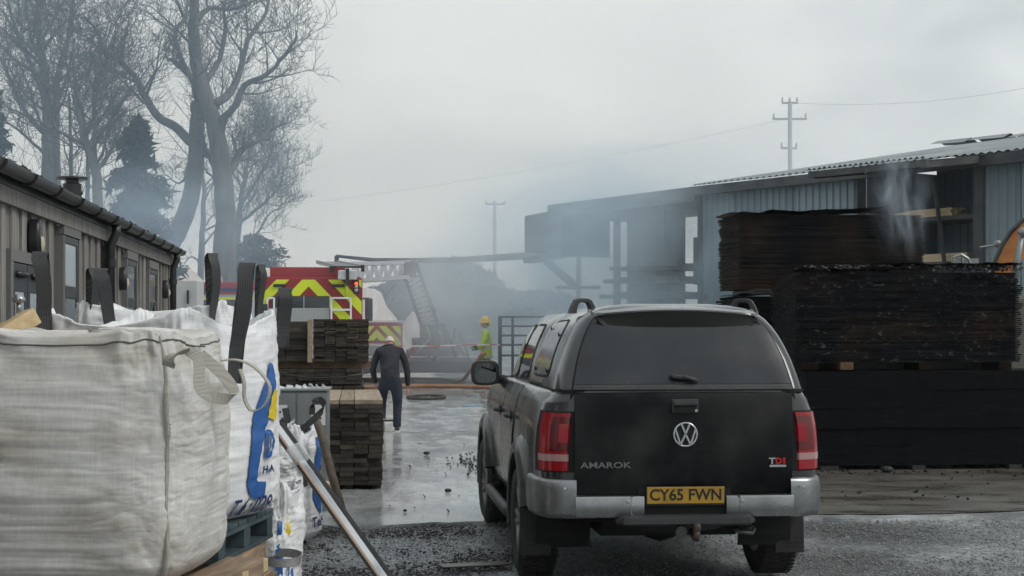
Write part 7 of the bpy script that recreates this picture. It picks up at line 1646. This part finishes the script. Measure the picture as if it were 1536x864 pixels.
# ------------------------------------------------------------------ air: haze and smoke
def haze_box():
    q = MB(); q.box((0, 60, 14.9), (190, 150, 32)); o = q.build("haze", None)
    m = bpy.data.materials.new("haze"); m.use_nodes = True; n, l = m.node_tree.nodes, m.node_tree.links
    n.remove(n["Principled BSDF"]); pv = n.new("ShaderNodeVolumePrincipled"); pv.inputs['Color'].default_value = (0.96, 0.98, 1.0, 1); pv.inputs['Density'].default_value = 0.0003; pv.inputs['Anisotropy'].default_value = 0.2
    l.new(pv.outputs[0], n["Material Output"].inputs['Volume']); o.data.materials.append(m)
    tag(o, "thin blue grey smoke haze hanging over the whole yard", "haze", kind="stuff"); return o
haze_box()
def smoke(lab, c, radii, dens, nsc, lo, hi, rot=0.0, col=(0.78, 0.84, 0.90), dist=0.8, off=(0, 0, 0), tilt=(0, 0), stretch=(1, 1, 1), thick=False, det=2.5):
    me = bpy.data.meshes.new("smoke"); bm = bmesh.new(); bmesh.ops.create_icosphere(bm, subdivisions=3, radius=1.0); bm.to_mesh(me); bm.free()
    o = link("smoke", me, None); o.location = c; o.scale = radii; o.rotation_euler = (tilt[0], tilt[1], rot)
    m = bpy.data.materials.new("smoke"); m.use_nodes = True; n, l = m.node_tree.nodes, m.node_tree.links; n.remove(n["Principled BSDF"])
    tc = n.new("ShaderNodeTexCoord"); ln = n.new("ShaderNodeVectorMath"); ln.operation = 'LENGTH'; l.new(tc.outputs['Object'], ln.inputs[0])
    fo = n.new("ShaderNodeMapRange"); fo.interpolation_type = 'SMOOTHSTEP'; fo.inputs[1].default_value = 0.98; fo.inputs[2].default_value = 0.25; fo.inputs[3].default_value = 0; fo.inputs[4].default_value = 1; l.new(ln.outputs['Value'], fo.inputs[0])
    mp = n.new("ShaderNodeMapping"); mp.inputs['Scale'].default_value = stretch; mp.inputs['Location'].default_value = off; l.new(tc.outputs['Object'], mp.inputs[0])
    ns = n.new("ShaderNodeTexNoise"); ns.inputs['Scale'].default_value = nsc or 1; ns.inputs['Detail'].default_value = det; ns.inputs['Distortion'].default_value = dist; l.new(mp.outputs[0], ns.inputs['Vector'])
    nr = n.new("ShaderNodeMapRange"); nr.inputs[1].default_value = lo; nr.inputs[2].default_value = hi; nr.inputs[3].default_value = 0; nr.inputs[4].default_value = dens; l.new(ns.outputs[0], nr.inputs[0])
    mu = n.new("ShaderNodeMath"); mu.operation = 'MULTIPLY'; l.new(fo.outputs[0], mu.inputs[0]); l.new(nr.outputs[0], mu.inputs[1])
    pv = n.new("ShaderNodeVolumePrincipled" if thick else "ShaderNodeVolumeScatter"); pv.inputs['Color'].default_value = (*col, 1); pv.inputs['Anisotropy'].default_value = 0.2
    if nsc: l.new(mu.outputs[0], pv.inputs['Density'])
    else: pv.inputs['Density'].default_value = dens
    l.new(pv.outputs[0], n["Material Output"].inputs['Volume']); me.materials.append(m); tag(o, lab, "smoke", "drifting smoke", kind="stuff"); return o
BLUE, PALE, GREY = (0.60, 0.80, 1.0), (0.84, 0.93, 1.0), (0.9, 0.95, 1.0)
smoke("wide thin smoke veil over the far yard and trees", Vector((-9, 68, 6)), (36, 32, 17), 0.0115, 0, 0, 1, col=BLUE)
TH = (0.74, 0.86, 0.94)
smoke("smoke veil drifting along the steel shed", Vector((6.5, 39, 3.0)), (9.5, 8.5, 4.6), 0.10, 1.5, 0.30, 0.80, rot=R(-35), off=(3.3, 0.1, 0.7), col=TH, thick=True)
smoke("broad blue smoke bank in front of the burnt racking", P(895, 380, 37.0), (4.6, 2.3, 3.0), 1.5, 1.9, 0.36, 0.72, rot=R(-20), off=(0.3, 0.1, 0.7), col=TH, thick=True, det=3.5)
smoke("low white smoke over the centre of the yard", P(740, 470, 42.8), (5.0, 3.4, 2.9), 1.0, 1.8, 0.34, 0.74, off=(2.3, 1.1, 0.2), col=(0.86, 0.93, 0.97), thick=True, det=3.5)
smoke("smoke rising high above the burnt racking", P(1060, 170, 52), (9.0, 5.0, 7.5), 0.10, 1.6, 0.40, 0.75, tilt=(0, R(20)), off=(5.1, 0.4, 2.0), col=(0.86, 0.87, 0.88), thick=True)
smoke("blue smoke drifting through the bare trees", P(235, 335, 50), (4.6, 2.6, 2.7), 0.45, 1.7, 0.38, 0.75, off=(1.0, 7.0, 0.4), col=(0.66, 0.82, 0.97), thick=True)
smoke("thin smoke wisp rising from the top charred stack", P(1350, 300, 20.4), (0.52, 0.4, 0.95), 2.9, 1.9, 0.46, 0.74, off=(0.9, 3.0, 1.3), dist=1.5, stretch=(1, 1, 0.75), tilt=(0, R(-6)), col=(0.75, 0.87, 1.0), det=4)
